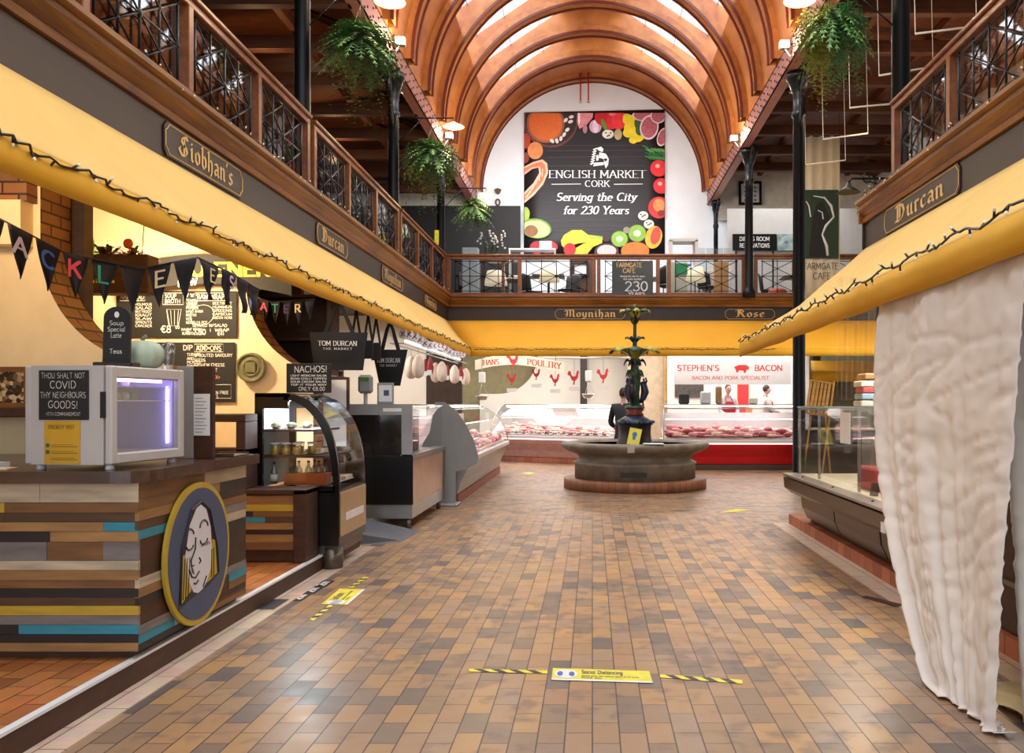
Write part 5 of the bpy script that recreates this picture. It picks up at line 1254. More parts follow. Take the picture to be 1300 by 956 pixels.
for i, (x, y, z, w_, h, c, lb) in enumerate(((-2.55, 11.6, .88, .2, .55, '3a3028', 'tall dark box at the back of the deli counter'), (-2.42, 10.9, .88, .12, .5, '5a4a38', 'brown carton standing on the deli counter'), (-2.85, 11.2, .88, .16, .62, '2c2620', 'black till case on the deli counter'))):
    b = MB(mat('carton_' + c, c, .6)); b.box(-w_, w_, -.15, .15, 0, h, .012); b.box(-w_ * .9, w_ * .9, -.157, -.15, h * .55, h * .9)
    o = b.build('storage_box'); o.location = (x, y, z); tag(o, lb, 'box')
t = thing('shield_panel', 'grey curved end shield standing on a foot plate beside the meat counter', 'end panel', (-2.15, 12.85, 0))
mm = MB(grey_pl); mm.box(-.17, .17, -.2, .2, 0, .035, .01); mm.build('foot_plate', t)
mm = MB(grey_pl); mm.box(-.19, .12, -.02, .02, .035, .6, .004); mm.build('stem', t)
SH = [(-.18, 1.53), (-.05, 1.53), (.12, 1.42), (.28, 1.2), (.4, .95), (.46, .72), (.44, .62), (.25, .52), (.05, .49), (-.2, .56), (-.36, .66), (-.42, .76), (-.36, .92), (-.26, 1.08), (-.22, 1.3)]
mm = MB(grey_pl); mm.prism(SH, (0, -.015, 0), (1, 0, 0), (0, 0, 1), (0, .03, 0)); mm.build('shield', t)

# ---- tote bags hanging from the left awning
bag_m = mat('bag_cotton', '131318', .85, var=.12)
def tote(loc, w_, h, rz, lab, small):
    t = thing('tote_bag', lab, 'bag', loc, rz)
    mm = MB(bag_m)
    def sh(s_, q, d):
        wd = w_ * (1 - .16 * q if not small else 1 - .42 * q); x = (s_ - .5) * wd; bul = .05 * math.sin(PI * s_) * math.sin(PI * min(1, q + .15))
        return (x, d * (.01 + bul), -q * h)
    mm.grid(lambda a, b: sh(a, b, -1), 10, 8); mm.grid(lambda a, b: sh(a, b, 1), 10, 8); bb_ = mm.build('body', t)
    for d in (-1, 1):
        mm = MB(bag_m); hl = 2.63 - loc[2]; P = [(-w_ * .22, d * .02, 0), (-w_ * .08, d * .01, hl * .75), (0, 0, hl), (w_ * .08, d * .01, hl * .75), (w_ * .24, d * .02, 0)]
        for a, b in zip(P, P[1:]): mm.poly([(a[0] - .022, a[1], a[2]), (a[0] + .022, a[1], a[2]), (b[0] + .022, b[1], b[2]), (b[0] - .022, b[1], b[2])])
        mm.build('handle', t, solid=.004)
    mm = MB(mat('bag_print', 'd8dae0', .8)); text(mm, 'TOM DURCAN', (0, -.066, -h * .36), (1, 0, 0), (0, 0, 1), h * .12, wid=.14, thin=.05, serif=True, width=w_ * .66); text(mm, 'THE MARKET', (0, -.066, -h * .47), (1, 0, 0), (0, 0, 1), h * .055, wid=.12, thin=.08, width=w_ * .5, sp=.3); mm.build('print', bb_)
    return t
tote(at(430, 422, 9.62), .63, .42, .1, 'large black cotton tote bag printed Tom Durcan hanging from the awning', False)
tote(at(495, 444, 12.0), .5, .5, -.1, 'smaller tapered black tote bag hanging nearer the meat counters', True)
leaf_hook = mat('dark_handles', '17140f', .7)
for i, Y in enumerate((10.35, 10.9, 11.3)):
    b = MB(leaf_hook); P = [(-.05, 0, -.32), (0, 0, 0), (.05, 0, -.32)]
    for a, c_ in zip(P, P[1:]): b.poly([(a[0] - .015, 0, a[2]), (a[0] + .015, 0, a[2]), (c_[0] + .015, 0, c_[2]), (c_[0] - .015, 0, c_[2])])
    b.box(-.06, .06, -.01, .01, -.45 - .1 * (i > 0), -.32); o = b.build('hanging_strap'); tag(o, 'dark strap hanging from the awning between the two tote bags', 'strap', 'straps between the tote bags'); o.location = Vector((-2.82, Y, 2.62 - .45 - .1 * (i > 0)))
t = thing('hanging_rail', 'thin black rail under the edge of the left awning holding the tote bags', 'rail', (-2.8, 9.0, 2.6)); mm = MB(iron); mm.tube([(-.02, -3, .04), (-.02, 10.5, .04)], .012, 6); mm.build('rod', t)
for y in (-2.5, 1, 4.5, 8, 10): mm = MB(iron); mm.tube([(-.02, y, .04), (-.02, y, .2)], .008, 5); mm.build('hook', t)
# ================================================================== FOUNTAIN
FX, FY = .77, 15.7
t = thing('fountain', 'old stone basin fountain with green and yellow cast iron lily stem', 'fountain', (FX, FY, 0))
mm = MB(brick('plinth_tile', ['7a4a2e', '935c3a', '86532f'], '5a3a28', .11, .5, .004, 'xz', .5)); mm.lathe([(1.285, 0), (1.285, .165), (1.27, .18), (.9, .18)], n=64); mm.build('plinth', t)
mm = MB(stone); mm.lathe([(1.09, .18), (1.09, .42), (1.11, .44), (1.1, .47), (1.03, .5), (1.02, .56), (1.06, .6), (1.12, .63), (1.2, .66), (1.28, .70), (1.33, .74), (1.34, .79), (1.31, .82), (1.2, .825), (1.12, .80), (1.05, .7), (.3, .68), (0, .68)], n=72); mm.build('basin', t)
mm = MB(mat('water_film', '6a7a80', .15, var=.2, scale=3)); mm.lathe([(1.1, .775), (0, .775)], n=48); mm.build('water', t)
mm = MB(mat('basin_plate', '26221e', .6)); 
mm.prism([(-.3, .26), (.15, .26), (.15, .34), (-.3, .34)], (0, -1.095, 0), (1, 0, 0), (0, 0, 1), (0, -.012, 0)); mm.build('name_plate', t)
fgreen = mat('fountain_green', '2c4a38', .35, .2, var=.4, scale=12); fdark = mat('fountain_dark', '221c20', .35, .3, var=.3, scale=10); fred = mat('fountain_red', '6d241c', .4, .1, var=.25, scale=10); fyel = mat('fountain_yellow', 'a8a13c', .4, .1, var=.25, scale=8); fblue = mat('fountain_blue', '23304a', .35, .3, var=.3, scale=12)
mm = MB(fdark); mm.lathe([(.35, .68), (.33, .8), (.30, .88), (.29, 1.0), (.3, 1.12), (.31, 1.16)], n=28); mm.build('pedestal', t)
def petals(mb, n, r0, r1, z0, z1, tip, w, edge=None, a0=0, ny=8):
    for i in range(n):
        a = a0 + 2 * PI * i / n
        def fn(s_, q):
            ang = a + (s_ - .5) * 2 * w * math.sin(PI * (.12 + q * .8)) / max(r0 + (r1 - r0) * q, .02) * .5
            r = r0 + (r1 - r0) * q
            z = z0 + (z1 - z0) * math.sin(q * PI / 2 * 1.15) - tip * q ** 3 + .02 * math.cos((s_ - .5) * 6)
            return (r * math.cos(ang), r * math.sin(ang), z)
        mb.use(edge if (edge and i % 2 == 0) else fgreen); mb.grid(fn, 6, ny)
mm = MB(fgreen); petals(mm, 9, .1, .36, 1.28, 1.2, .03, .2, fblue); mm.lathe([(.33, 1.13), (.3, 1.2), (.2, 1.26), (.14, 1.3)], n=24); mm.build('leaf_dome', t, solid=.012)
mm = MB(fred); mm.lathe([(.12, 1.28), (.17, 1.31), (.13, 1.35), (.17, 1.4), (.15, 1.43)], n=24); mm.build('red_collar', t)
mm = MB(fgreen); mm.lathe([(.19, 1.42), (.17, 1.46), (.08, 1.5)], n=20); mm.build('leaf_collar', t)
mm = MB(fgreen); mm.lathe([(.09, 1.46), (.075, 1.7), (.11, 2.05), (.12, 2.08), (.07, 2.14), (.06, 2.3), (.05, 2.36)], n=18, lobes=6, amp=.08); mm.build('trunk', t)
mm = MB(fgreen); petals(mm, 6, .05, .17, 2.02, 2.14, .13, .07, fgreen, .3); mm.build('leaf_curls', t, solid=.01)
mm = MB(fgreen); petals(mm, 6, .05, .2, 2.2, 2.34, .13, .07, fdark); mm.build('leaf_curls', t, solid=.01)
mm = MB(fgreen); petals(mm, 7, .05, .47, 2.34, 2.56, .12, .34, fyel, .2); mm.lathe([(.04, 2.3), (.12, 2.4), (.22, 2.47)], n=20); mm.build('lily_bowl', t, solid=.012)
mm = MB(fgreen); mm.lathe([(.045, 2.4), (.04, 2.6), (.03, 2.78), (.03, 3.1)], n=14); petals(mm, 6, .03, .18, 2.62, 2.72, .03, .12, fblue); mm.build('stem', t)
mm = MB(fgreen); petals(mm, 5, .03, .09, 2.96, 3.0, -.06, .08, fdark); mm.build('leaf_curls', t, solid=.008)
mm = MB(fyel); mm.lathe([(.03, 3.04), (.08, 3.1), (.14, 3.17)], n=30); petals(mm, 8, .04, .28, 3.06, 3.22, .05, .17, fyel, .1); mm.build('top_bowl', t, solid=.012)
mm = MB(fgreen); mm.lathe([(.03, 3.1), (.05, 3.2), (.07, 3.26), (.02, 3.3), (0, 3.32)], n=16); mm.build('finial', t)
for i in range(3):
    a = math.radians(250 + i * 120); c, s_ = math.cos(a), math.sin(a)
    P = lambda r, z, l=0: (r * c - l * s_, r * s_ + l * c, z)
    mm = MB(fblue if i != 0 else fdark)
    mm.tube([P(.10, 1.52), P(.15, 1.6), P(.19, 1.72), P(.17, 1.83), P(.12, 1.9)], [.02, .055, .075, .06, .03], 10)     # body
    mm.tube([P(.17, 1.84), P(.22, 1.92), P(.2, 1.98), P(.16, 1.96), P(.19, 1.86), P(.24, 1.78)], [.03, .02, .018, .022, .014, .004], 8)   # S neck and bill
    for l in (-.025, .025): mm.tube([P(.17, 1.64, l), P(.15, 1.52, l), P(.16, 1.45, l)], .009, 6)
    mm.build('heron', t)
t = thing('notice', 'tilted yellow notice leaning on the fountain pedestal', 'notice', (FX - .06, FY - .42, .78), math.radians(-14))
mm = MB(mat('notice_yellow', 'e2d64e', .4, var=.08)); mm.M = Matrix.Rotation(math.radians(-12), 4, 'X') @ Matrix.Rotation(math.radians(10), 4, 'Y'); mm.box(-.11, .11, -.004, .004, 0, .3); mm.build('sheet', t)
mm = MB(mat('notice_blue', '3f72b8', .5)); mm.M = Matrix.Rotation(math.radians(-12), 4, 'X') @ Matrix.Rotation(math.radians(10), 4, 'Y'); mm.prism([(.045 * math.cos(a), .19 + .045 * math.sin(a)) for a in [2 * PI * k / 16 for k in range(16)]], (0, -.004, 0), (1, 0, 0), (0, 0, 1), (0, -.002, 0)); mm.prism([(-.02, .09), (.02, .09), (.035, .16), (-.035, .16)], (0, -.004, 0), (1, 0, 0), (0, 0, 1), (0, -.002, 0)); mm.build('hand_print', t)
o = MB(white_pl).box(-.17, .17, -.1, .1, 0, .02, .006).build('cloth'); o.location = (FX + .25, FY - 1.22, .826); tag(o, 'folded white cloth on the fountain rim', 'cloth')
o = MB(mat('tape_grey', 'a8a49c', .5)).box(-.06, .06, -.003, 0, 0, .12).build('taped_label'); o.location = (FX - .13, FY - 1.345, .69); tag(o, 'small grey taped label hanging over the front of the fountain rim', 'label')

# ================================================================== PEOPLE
skin_m = mat('skin', 'c8998a', .55, var=.05); hair_m = mat('hair_dark', '3a2a22', .6)
def skinned(name, verts, edges, radii, m, parent, levels=1):
    me = bpy.data.meshes.new(name); me.from_pydata(verts, edges, []); o = bpy.data.objects.new(name, me); COL.objects.link(o)
    md = o.modifiers.new('skin', 'SKIN'); sv = me.skin_vertices
    if not sv:
        bm = bmesh.new(); bm.from_mesh(me); bm.verts.layers.skin.verify(); bm.to_mesh(me); bm.free(); sv = me.skin_vertices
    for i, r in enumerate(radii):
        sv[0].data[i].radius = (r, r) if not isinstance(r, tuple) else r
        sv[0].data[i].use_root = (i == 0)
    ms = o.modifiers.new('sub', 'SUBSURF'); ms.levels = levels; ms.render_levels = levels
    dg = bpy.context.evaluated_depsgraph_get(); ev = o.evaluated_get(dg)
    nm = bpy.data.meshes.new_from_object(ev); bpy.data.objects.remove(o)
    nm.materials.clear(); nm.materials.append(m)
    for p in nm.polygons: p.use_smooth = True
    q = bpy.data.objects.new(name, nm); COL.objects.link(q); q.parent = parent; q['_o'] = list(parent['_o'])
    return q
def person(loc, rz, lab, top, bottom, apron=None, hands=((-.22, -.34, 1.08), (.22, -.34, 1.08)), lean=0, mask=False, hat=False, longcoat=False, sc=1.0):
    t = thing('person', lab, 'person', loc, rz); t.scale = (sc,) * 3
    def L(y, z): return (y - lean * max(0, z - .95), z)
    def V(x, y, z): y2, z2 = L(y, z); return (x, y2, z2)
    v = [V(0, 0, .96), V(0, 0, 1.15), V(0, .01, 1.34), V(0, .01, 1.46), V(0, -.005, 1.6)]
    r = [.085, .09, .095, .05, .048]
    e = [(i, i + 1) for i in range(4)]
    for s_, h in ((-1, hands[0]), (1, hands[1])):
        b = len(v); sh = Vector(V(s_ * .19, .01, 1.42)); hd = Vector(h); el = (sh + hd) / 2 + Vector((s_ * .07, .05, -.1))
        v += [tuple(sh), tuple(el), tuple(hd)]; r += [.055, .042, .03]; e += [(2, b), (b, b + 1), (b + 1, b + 2)]
        d = (hd - el).normalized(); pal = hd + d * .05; v.append(tuple(pal)); r.append((.038, .02)); e.append((b + 2, b + 3))
        sd = d.cross(Vector((0, 0, 1))).normalized()
        for k in range(4):
            o_ = (k - 1.5) * .02; c0 = pal + sd * o_ + d * .03; c1 = c0 + d * (.035 + .006 * (k in (1, 2))) + Vector((0, 0, -.008)); c2 = c1 + d * .02 + Vector((0, 0, -.02))
            n = len(v); v += [tuple(c0), tuple(c1), tuple(c2)]; r += [.010, .009, .008]; e += [(b + 3, n), (n, n + 1), (n + 1, n + 2)]
        n = len(v); c0 = hd + d * .03 + sd * (-s_ * .035); c1 = c0 + d * .04 + sd * (-s_ * .012); v += [tuple(c0), tuple(c1)]; r += [.011, .009]; e += [(b + 2, n), (n, n + 1)]
    for s_ in (-1, 1):
        b = len(v); v += [(s_ * .09, 0, .88), (s_ * .1, -.01, .5), (s_ * .1, .02, .08), (s_ * .1, -.13, .035)]; r += [.065, .055, .042, (.04, .03)]; e += [(0, b), (b, b + 1), (b + 1, b + 2), (b + 2, b + 3)]
    bo = skinned('body', v, e, r, skin_m, t)
    bm = bmesh.new(); bm.from_mesh(bo.data); hy0, hz0 = L(-.02, 1.665)
    g_ = bmesh.ops.create_uvsphere(bm, u_segments=20, v_segments=14, radius=1)
    for q in g_['verts']:
        z_ = q.co.z; k_ = 1 - .18 * max(0, -z_) ; q.co = Vector((q.co.x * .076 * k_, hy0 + q.co.y * .094 * (1 - .1 * max(0, -z_)), hz0 + z_ * .115))
    bm.to_mesh(bo.data); bm.free()
    for p in bo.data.polygons: p.use_smooth = True
    # clothes
    v2 = [V(0, 0, .84), V(0, 0, 1.1), V(0, .01, 1.33), V(0, .01, 1.47)]; r2 = [.165, .15, .155, .068]; e2 = [(0, 1), (1, 2), (2, 3)]
    if longcoat: v2.append((0, 0, .5)); r2.append(.19); e2.append((0, 4))
    for s_, h in ((-1, hands[0]), (1, hands[1])):
        b = len(v2); sh = Vector(V(s_ * .19, .01, 1.42)); hd = Vector(h); el = (sh + hd) / 2 + Vector((s_ * .07, .05, -.1))
        v2 += [tuple(sh), tuple(el), tuple(el.lerp(hd, .85))]; r2 += [.075, .06, .048]; e2 += [(2, b), (b, b + 1), (b + 1, b + 2)]
    skinned('coat' if longcoat else 'shirt', v2, e2, r2, top, t)
    v3 = [(0, 0, 1.03), (0, 0, .93)]; r3 = [.135, .14]; e3 = [(0, 1)]
    for s_ in (-1, 1):
        b = len(v3); v3 += [(s_ * .1, 0, .74), (s_ * .1, -.01, .48), (s_ * .1, .02, .1)]; r3 += [.088, .07, .06]; e3 += [(1, b), (b, b + 1), (b + 1, b + 2)]
    skinned('trousers', v3, e3, r3, bottom, t)
    for s_ in (-1, 1):
        mm = MB(sblk); mm.sphere((s_ * .1, -.06, .045), (.05, .14, .045), 12, 8); mm.build('shoe', t)
    hy, hz = L(-.02, 1.67)
    mm = MB(hair_m); mm.sphere((0, hy + .02, hz + .027), (.083, .094, .105), 20, 12); mm.build('hair', t)
    mm = MB(skin_m); mm.sphere((0, hy - .096, hz - .012), (.012, .016, .022), 8, 6)
    for s_ in (-1, 1): mm.sphere((s_ * .077, hy, hz - .005), (.01, .018, .03), 8, 6)
    mm.build('nose_and_ears', t)
    mm = MB(sblk)
    for s_ in (-1, 1): mm.sphere((s_ * .028, hy - .085, hz + .008), (.011, .006, .006), 8, 5)
    mm.build('eyes', t)
    mm = MB(mat('lips', '9a5248', .5)); mm.sphere((0, hy - .081, hz - .05), (.022, .007, .006), 8, 5); mm.build('mouth', t)
    if mask:
        mm = MB(mat('mask_blue', '86a9c8', .7)); mm.sphere((0, hy - .05, hz - .045), (.06, .052, .045), 12, 8); mm.build('face_mask', t)
    if apron:
        mm = MB(apron)
        def fa(s_, q):
            z = 1.36 - q * .85; w_ = (.10 + .12 * min(1, q * 2.4)); x = (s_ - .5) * 2 * w_
            return V(x, -.175 + .3 * x * x + .01 * math.sin(s_ * 14) * q, z)
        mm.grid(fa, 10, 12); mm.build('apron', t, solid=.006)
        mm = MB(apron); mm.tube([V(-.09, -.13, 1.37), V(-.07, -.02, 1.5), V(0, .06, 1.52), V(.07, -.02, 1.5), V(.09, -.13, 1.37)], .01, 6); mm.build('neck_strap', t)
    return t
red_apron = mat('apron_red', 'c0202a', .7, var=.1)
tag(MB(dark_wood).box(2.2, 4.9, 21.4, 23.3, 0, .2).build('duckboard'), 'low raised floor board behind the bacon counter', 'platform')
person(at(923, 513, 21.9)[:2] + (.2,), math.radians(10), 'person in a pale shirt and red apron behind the bacon counter, looking down', mat('shirt_pale', 'cfc8ce', .8), mat('trouser_dark', '24242a', .8), red_apron, ((-.12, -.3, 1.02), (.14, -.3, 1.02)), .1)
person(at(970, 513, 22.3)[:2] + (.2,), math.radians(95), 'second person with red apron turned sideways at the back of the bacon stall', mat('shirt_white', 'd8d4d0', .8), mat('trouser_dark', '24242a', .8), red_apron, ((-.2, -.3, 1.1), (.2, -.25, 1.1)), .08)
person((.6, 17.3, 0), math.radians(170), 'person in a long dark coat standing behind the fountain', mat('coat_dark', '1f2228', .75, var=.15), mat('trouser_black', '141418', .8), None, ((-.2, -.2, 1.0), (.18, -.22, 1.0)), .18, True, longcoat=True, sc=1.02)

# ================================================================== MEAT COUNTERS
bright_w = mat('case_white', 'cfc4c2', .4, var=.02)
meat_cols = [mat('meat_red', '9c3038', .45, var=.3, scale=14), mat('meat_pink', 'd08a8a', .45, var=.25, scale=14), mat('meat_pale', 'e2b8a8', .45, var=.2, scale=14), mat('meat_dark', '6e1f26', .45, var=.3, scale=14)]
cuts = []
def make_cut(m, kind):
    mm = MB(m)
    if kind == 0: mm.sphere((0, 0, .05), (.11, .07, .05), 12, 7)
    elif kind == 1: mm.lathe([(0.0, 0), (.09, .0), (.10, .025), (.085, .05), (0, .055)], n=14, lobes=3, amp=.15)
    else:
        for k in range(4): mm.tube([(-.1, -.05 + k * .034, .022), (0, -.055 + k * .036, .03), (.1, -.05 + k * .034, .022)], [.014, .022, .014], 8)
    return mm
def counter(lab, path_y0, path_y1, ori, loc, rz, L_, front_m, kerb_m, ncut, grp, glow=None, lights=True, shelf=True, colours=(0, 1, 2, 3), curved=True, e=30):
    """glass fronted cold counter ; local x along the length, -y towards the customer"""
    t = thing('meat_counter', lab, 'counter', loc, rz)
    mm = MB(kerb_m); mm.box(0, L_, -.5, .55, 0, .13); mm.build('kerb', t)
    mm = MB(front_m); P = [(-.48, .14), (-.52, .3), (-.62, .5), (-.66, .62), (.55, .62), (.55, .14)]
    mm.prism([(p[0], p[1]) for p in P], (0, 0, 0), (0, 1, 0), (0, 0, 1), (L_, 0, 0)); mm.build('front', t)
    mm = MB(bright_w); mm.box(0, L_, -.70, .55, .62, .7, .01); mm.build('lip', t)
    if glow:
        mm = MB(glow); mm.box(.02, L_ - .02, -.665, -.655, .595, .618); mm.build('light_strip', t)
    mm = MB(bright_w); mm.poly([(0, -.6, .72), (L_, -.6, .72), (L_, .3, .95), (0, .3, .95)]); mm.poly([(0, .3, .95), (L_, .3, .95), (L_, .3, 1.3), (0, .3, 1.3)]); mm.build('display_bed', t)
    G_ = [(-.68, .70), (-.62, .95), (-.48, 1.2), (-.28, 1.38), (-.02, 1.48)] if curved else [(-.66, .70), (-.66, 1.4)]
    mm = MB(clear)
    for a, b in zip(G_, G_[1:]): mm.poly([(0, a[0], a[1]), (L_, a[0], a[1]), (L_, b[0], b[1]), (0, b[0], b[1])], True)
    cg = mm.build('curved_glass', t)
    mm = MB(clear)
    for x in (0, L_): mm.poly([(x, p[0], p[1]) for p in G_] + [(x, .3, 1.48), (x, .3, .7)])
    mm.build('end_glass', t)
    mm = MB(steel); mm.tube([(0, G_[-1][0], G_[-1][1]), (L_, G_[-1][0], G_[-1][1])], .016, 6)
    mm.box(0, L_, G_[-1][0], .35, 1.475, 1.495); mm.build('top_rail', t)
    for x in (0.01, L_ - .01):
        mm = MB(steel); mm.tube([(x, p[0], p[1]) for p in G_], .012, 5); mm.build('glass_edge', cg)
    if shelf:
        mm = MB(clear); mm.box(.05, L_ - .05, -.25, .28, 1.16, 1.17); mm.build('glass_shelf', t)
        mm = MB(tube_w); mm.box(.08, L_ - .08, -.08, -.05, 1.44, 1.46); mm.build('light_tube', t)
        mm = MB(tube_w); mm.box(.08, L_ - .08, -.26, -.245, 1.145, 1.155); mm.build('light_tube', t)
    M = Matrix.Translation(loc) @ Matrix.Rotation(rz, 4, 'Z')
    first = {}
    nx = max(3, int(L_ / .19)); k = 0
    for row in range(4):
        for i in range(nx):
            if k >= ncut: break
            c = colours[(i * 7 + row * 3 + R.randrange(2)) % len(colours)]; kind = (i + row) % 3
            q = .14 + row * .25
            p = M @ Vector((.15 + (L_ - .3) * (i + .5 * (row % 2)) / nx, -.6 + .9 * q * .9, .72 + .23 * q * .9 + .008))
            if (c, kind) not in first:
                o = make_cut(meat_cols[c], kind).build('meat_cut'); tag(o, ('piece of raw meat laid out in the ' + lab.split(',')[0])[:90], 'meat', grp); first[(c, kind)] = o
            else:
                o = first[(c, kind)].copy(); COL.objects.link(o)
            o.location = p; o.rotation_euler = (math.radians(12) * 0, 0, rz + R.uniform(-.5, .5)); o.scale = (R.uniform(.9, 1.3),) * 3; k += 1
    if lights:
        c = M @ Vector((L_ / 2, -.05, 1.42)); lamp('counter_light', 'AREA', c, e, (1, .93, .92), L_ * .9, .3, (0, 0, rz))
    return t, M
tube_w = mat('warm_tube', 'ffffff', .3, emit=5, ecol=(1, .93, .9))
pinkglow = mat('pink_strip', 'ffc0c8', .4, emit=3.0, ecol=(1, .62, .68))
redglow = mat('red_strip', 'ffb0a0', .4, emit=2.5, ecol=(1, .75, .7))
counter('long meat counter on the left, beyond the grey end shield', 0, 0, 0, (-2.52, 13.1, 0), PI / 2, 5.9, mat('case_grey', '9a948e', .35, .3), red_tile_y, 90, 'meat in the left counter', e=16)
pm = mat('pink_front', 'b58a84', .3, .3)
ang = math.atan2(-2.8, 3.9)
counter('white poultry counter, behind the left side of the fountain', 0, 0, 0, (-2.35, 23.4, 0), math.radians(-31), 4.0, pm, red_tile, 72, 'poultry in the white counter', pinkglow, colours=(1, 2, 2, 1), e=18)
counter('bacon counter with red front, right of the fountain', 0, 0, 0, (1.6, 20.15, 0), 0, 3.15, mat('bacon_red', 'c4141c', .3, var=.08), mat('kerb_brown', '4a3426', .6), 60, 'bacon in the red counter', redglow, colours=(1, 0, 1, 2), curved=False, e=15)
# price tickets along the poultry counter
tk0 = None
Mp = Matrix.Translation((-2.35, 23.4, 0)) @ Matrix.Rotation(math.radians(-31), 4, 'Z')
for i in range(16):
    p = Mp @ Vector((.2 + i * .24, -.6, .735))
    if tk0 is None:
        b = MB(white_pl); b.M = Matrix.Rotation(math.radians(-25), 4, 'X'); b.box(-.05, .05, -.002, .002, 0, .09); b.use(sblk).box(-.035, .035, -.004, -.002, .03, .06); tk0 = b.build('price_ticket'); tag(tk0, 'white price ticket along the front of the poultry counter', 'ticket', 'price tickets on the poultry counter'); o = tk0
    else: o = tk0.copy(); COL.objects.link(o)
    o.location = p; o.rotation_euler = (0, 0, math.radians(-31))

# ================================================================== BACK OF THE FAR STALLS
stall_white = mat('stall_white', 'dcd6cc', .6, var=.03, scale=2)
# poultry stall plaster wall with concave curve
def curve_wall(y, xa, xb, zt, cx, cz, r, m_, nm):
    A = [(cx + r * math.cos(a), cz + r * math.sin(a)) for a in [-PI / 2 * k / 14 for k in range(15)]]
    P = [(xb, .0), (xb, zt), (cx + r, zt)] + A + [(xa, cz - r), (xa, .0)]
    mm = MB(m_); mm.prism(P, (0, y, 0), (1, 0, 0), (0, 0, 1), (0, .12, 0)); return struct(mm.build(nm, base=False))
curve_wall(25.4, -3.3, 1.35, 3.5, -2.75, 2.95, 1.15, stall_white, 'wall_partition')
m = MB(mat('stall_olive', '8f8460', .7)); m.box(-3.9, -1.2, 25.8, 25.9, 0, 3.5); struct(m.build('wall_partition', base=False))
m = MB(mat('stall_dark_brown', '33241a', .7, var=.3)); m.box(-3.95, -3.1, 20.6, 20.7, 0, 3.6); m.use(stall_white).box(-6.6, -3.95, 20.6, 20.7, 0, 3.6); struct(m.build('wall_partition', base=False))
m = MB(mat('stall_beige', 'b9a48c', .7)); m.box(1.0, 2.1, 24.6, 24.7, 0, 3.5); struct(m.build('wall_partition', base=False))
m = MB(stall_white); m.box(2.1, 5.1, 24.2, 24.3, 0, 3.5); struct(m.build('wall_partition', base=False))
m = MB(mat('green_white', 'c8cdb0', .7)); m.box(5.1, 8.4, 24.8, 24.9, 0, 3.5); struct(m.build('wall_partition', base=False))
m = MB(white_pl); m.box(5.02, 5.1, 20.4, 24.3, 0, 3.2); struct(m.build('wall_partition', base=False))
m = MB(mat('soffit_white', 'd8d4cc', .7)); m.box(-3.4, 8.4, 20.75, 26, 3.52, 3.6); struct(m.build('ceiling', base=False))
tag(MB(mat('door_column', '2e2622', .6)).box(-.6 + .25, -.6 + .45, 24.9, 25.1, 0, 3.5, .01).build('dark_post'), 'dark square post standing behind the poultry counter, left of the fountain', 'post')
tag(MB(wood('slat_wood', 'b08a50', 'd0ac74', .6)).box(2.02, 2.42, 24.45, 24.55, 0, 3.4, .01).build('wooden_panel'), 'pale slatted wooden panel between the poultry and bacon stalls', 'panel')
red_p = mat('sign_red', 'bf2a2c', .5, var=.06)
def rooster(mb, o, s, u=(1, 0, 0)):
    o = Vector(o); u = Vector(u); v = Vector((0, 0, 1)); n = u.cross(v)
    P = [(-.5, .25), (-.3, .1), (-.2, -.15), (-.05, -.25), (-.08, -.45), (-.15, -.5), (.08, -.5), (.02, -.45), (.05, -.25), (.2, -.12), (.3, .1), (.3, .3), (.42, .32), (.32, .4), (.34, .55), (.2, .5), (.15, .35), (.1, .12), (-.1, .08), (-.2, .2), (-.25, .45), (-.4, .5)]
    mb.prism([(p[0] * s, p[1] * s) for p in P], o, u, v, n * .008)
# hanging poultry sign boards
t = thing('hanging_sign', 'white arched sign with a red rooster between the letters IHANS and POULTRY', 'sign', (-1.88, 20.9, 2.3))
mm = MB(mat('sign_ivory', 'efe6d4', .5)); mm.prism([(-.95, .02), (-.5, .12), (0, .16), (.5, .1), (1.2, -.03), (1.2, .2), (.5, .34), (0, .4), (-.5, .36), (-.95, .26)], (0, 0, 0), (1, 0, 0), (0, 0, 1), (0, .015, 0)); mm.build('board', t)
mm = MB(red_p); text(mm, 'IHANS', (-.58, -.003, .15), (1, 0, .05), (0, 0, 1), .12, wid=.18, thin=.07, serif=True, width=.42); text(mm, 'POULTRY', (.72, -.003, .1), (1, 0, -.13), (0, 0, 1), .14, wid=.18, thin=.07, serif=True, width=.82); mm.build('lettering', t)
mm = MB(red_p); rooster(mm, (-.02, -.003, .25), .36); mm.build('rooster_emblem', t)
for x in (-.8, 1.0):
    mm = MB(cable_m); mm.tube([(x, .005, .15), (x, .005, 1.22)], .004, 4); mm.build('hanging_wire', t)
hang = [(681, 478, 21.5, .26), (705, 485, 22.0, .3), (729, 482, 21.4, .34), (766, 480, 21.2, .34), (650, 484, 22.3, .3)]
for i, (px, py, Y, s) in enumerate(hang):
    x, y, z = at(px, py, Y)
    t = thing('hanging_rooster_sign', ['small red rooster cutout, leftmost of the row over the poultry counter', 'red rooster cutout second in the row over the poultry counter', 'red rooster cutout with ticket third in the row over the poultry counter', 'largest red rooster cutout, just left of the fountain stem', 'long red rooster cutout in front of the olive wall'][i], 'sign', (x, y, z - .2), 0)
    mm = MB(red_p); rooster(mm, (0, 0, .25), s); mm.build('rooster', t)
    mm = MB(white_pl); mm.box(-.13, .13, -.01, 0, -.08, .02); mm.build('ticket', t)
    mm = MB(cable_m); mm.tube([(0, .0, .3), (0, 0, 3.52 - z + .2)], .004, 4); mm.build('cord', t)
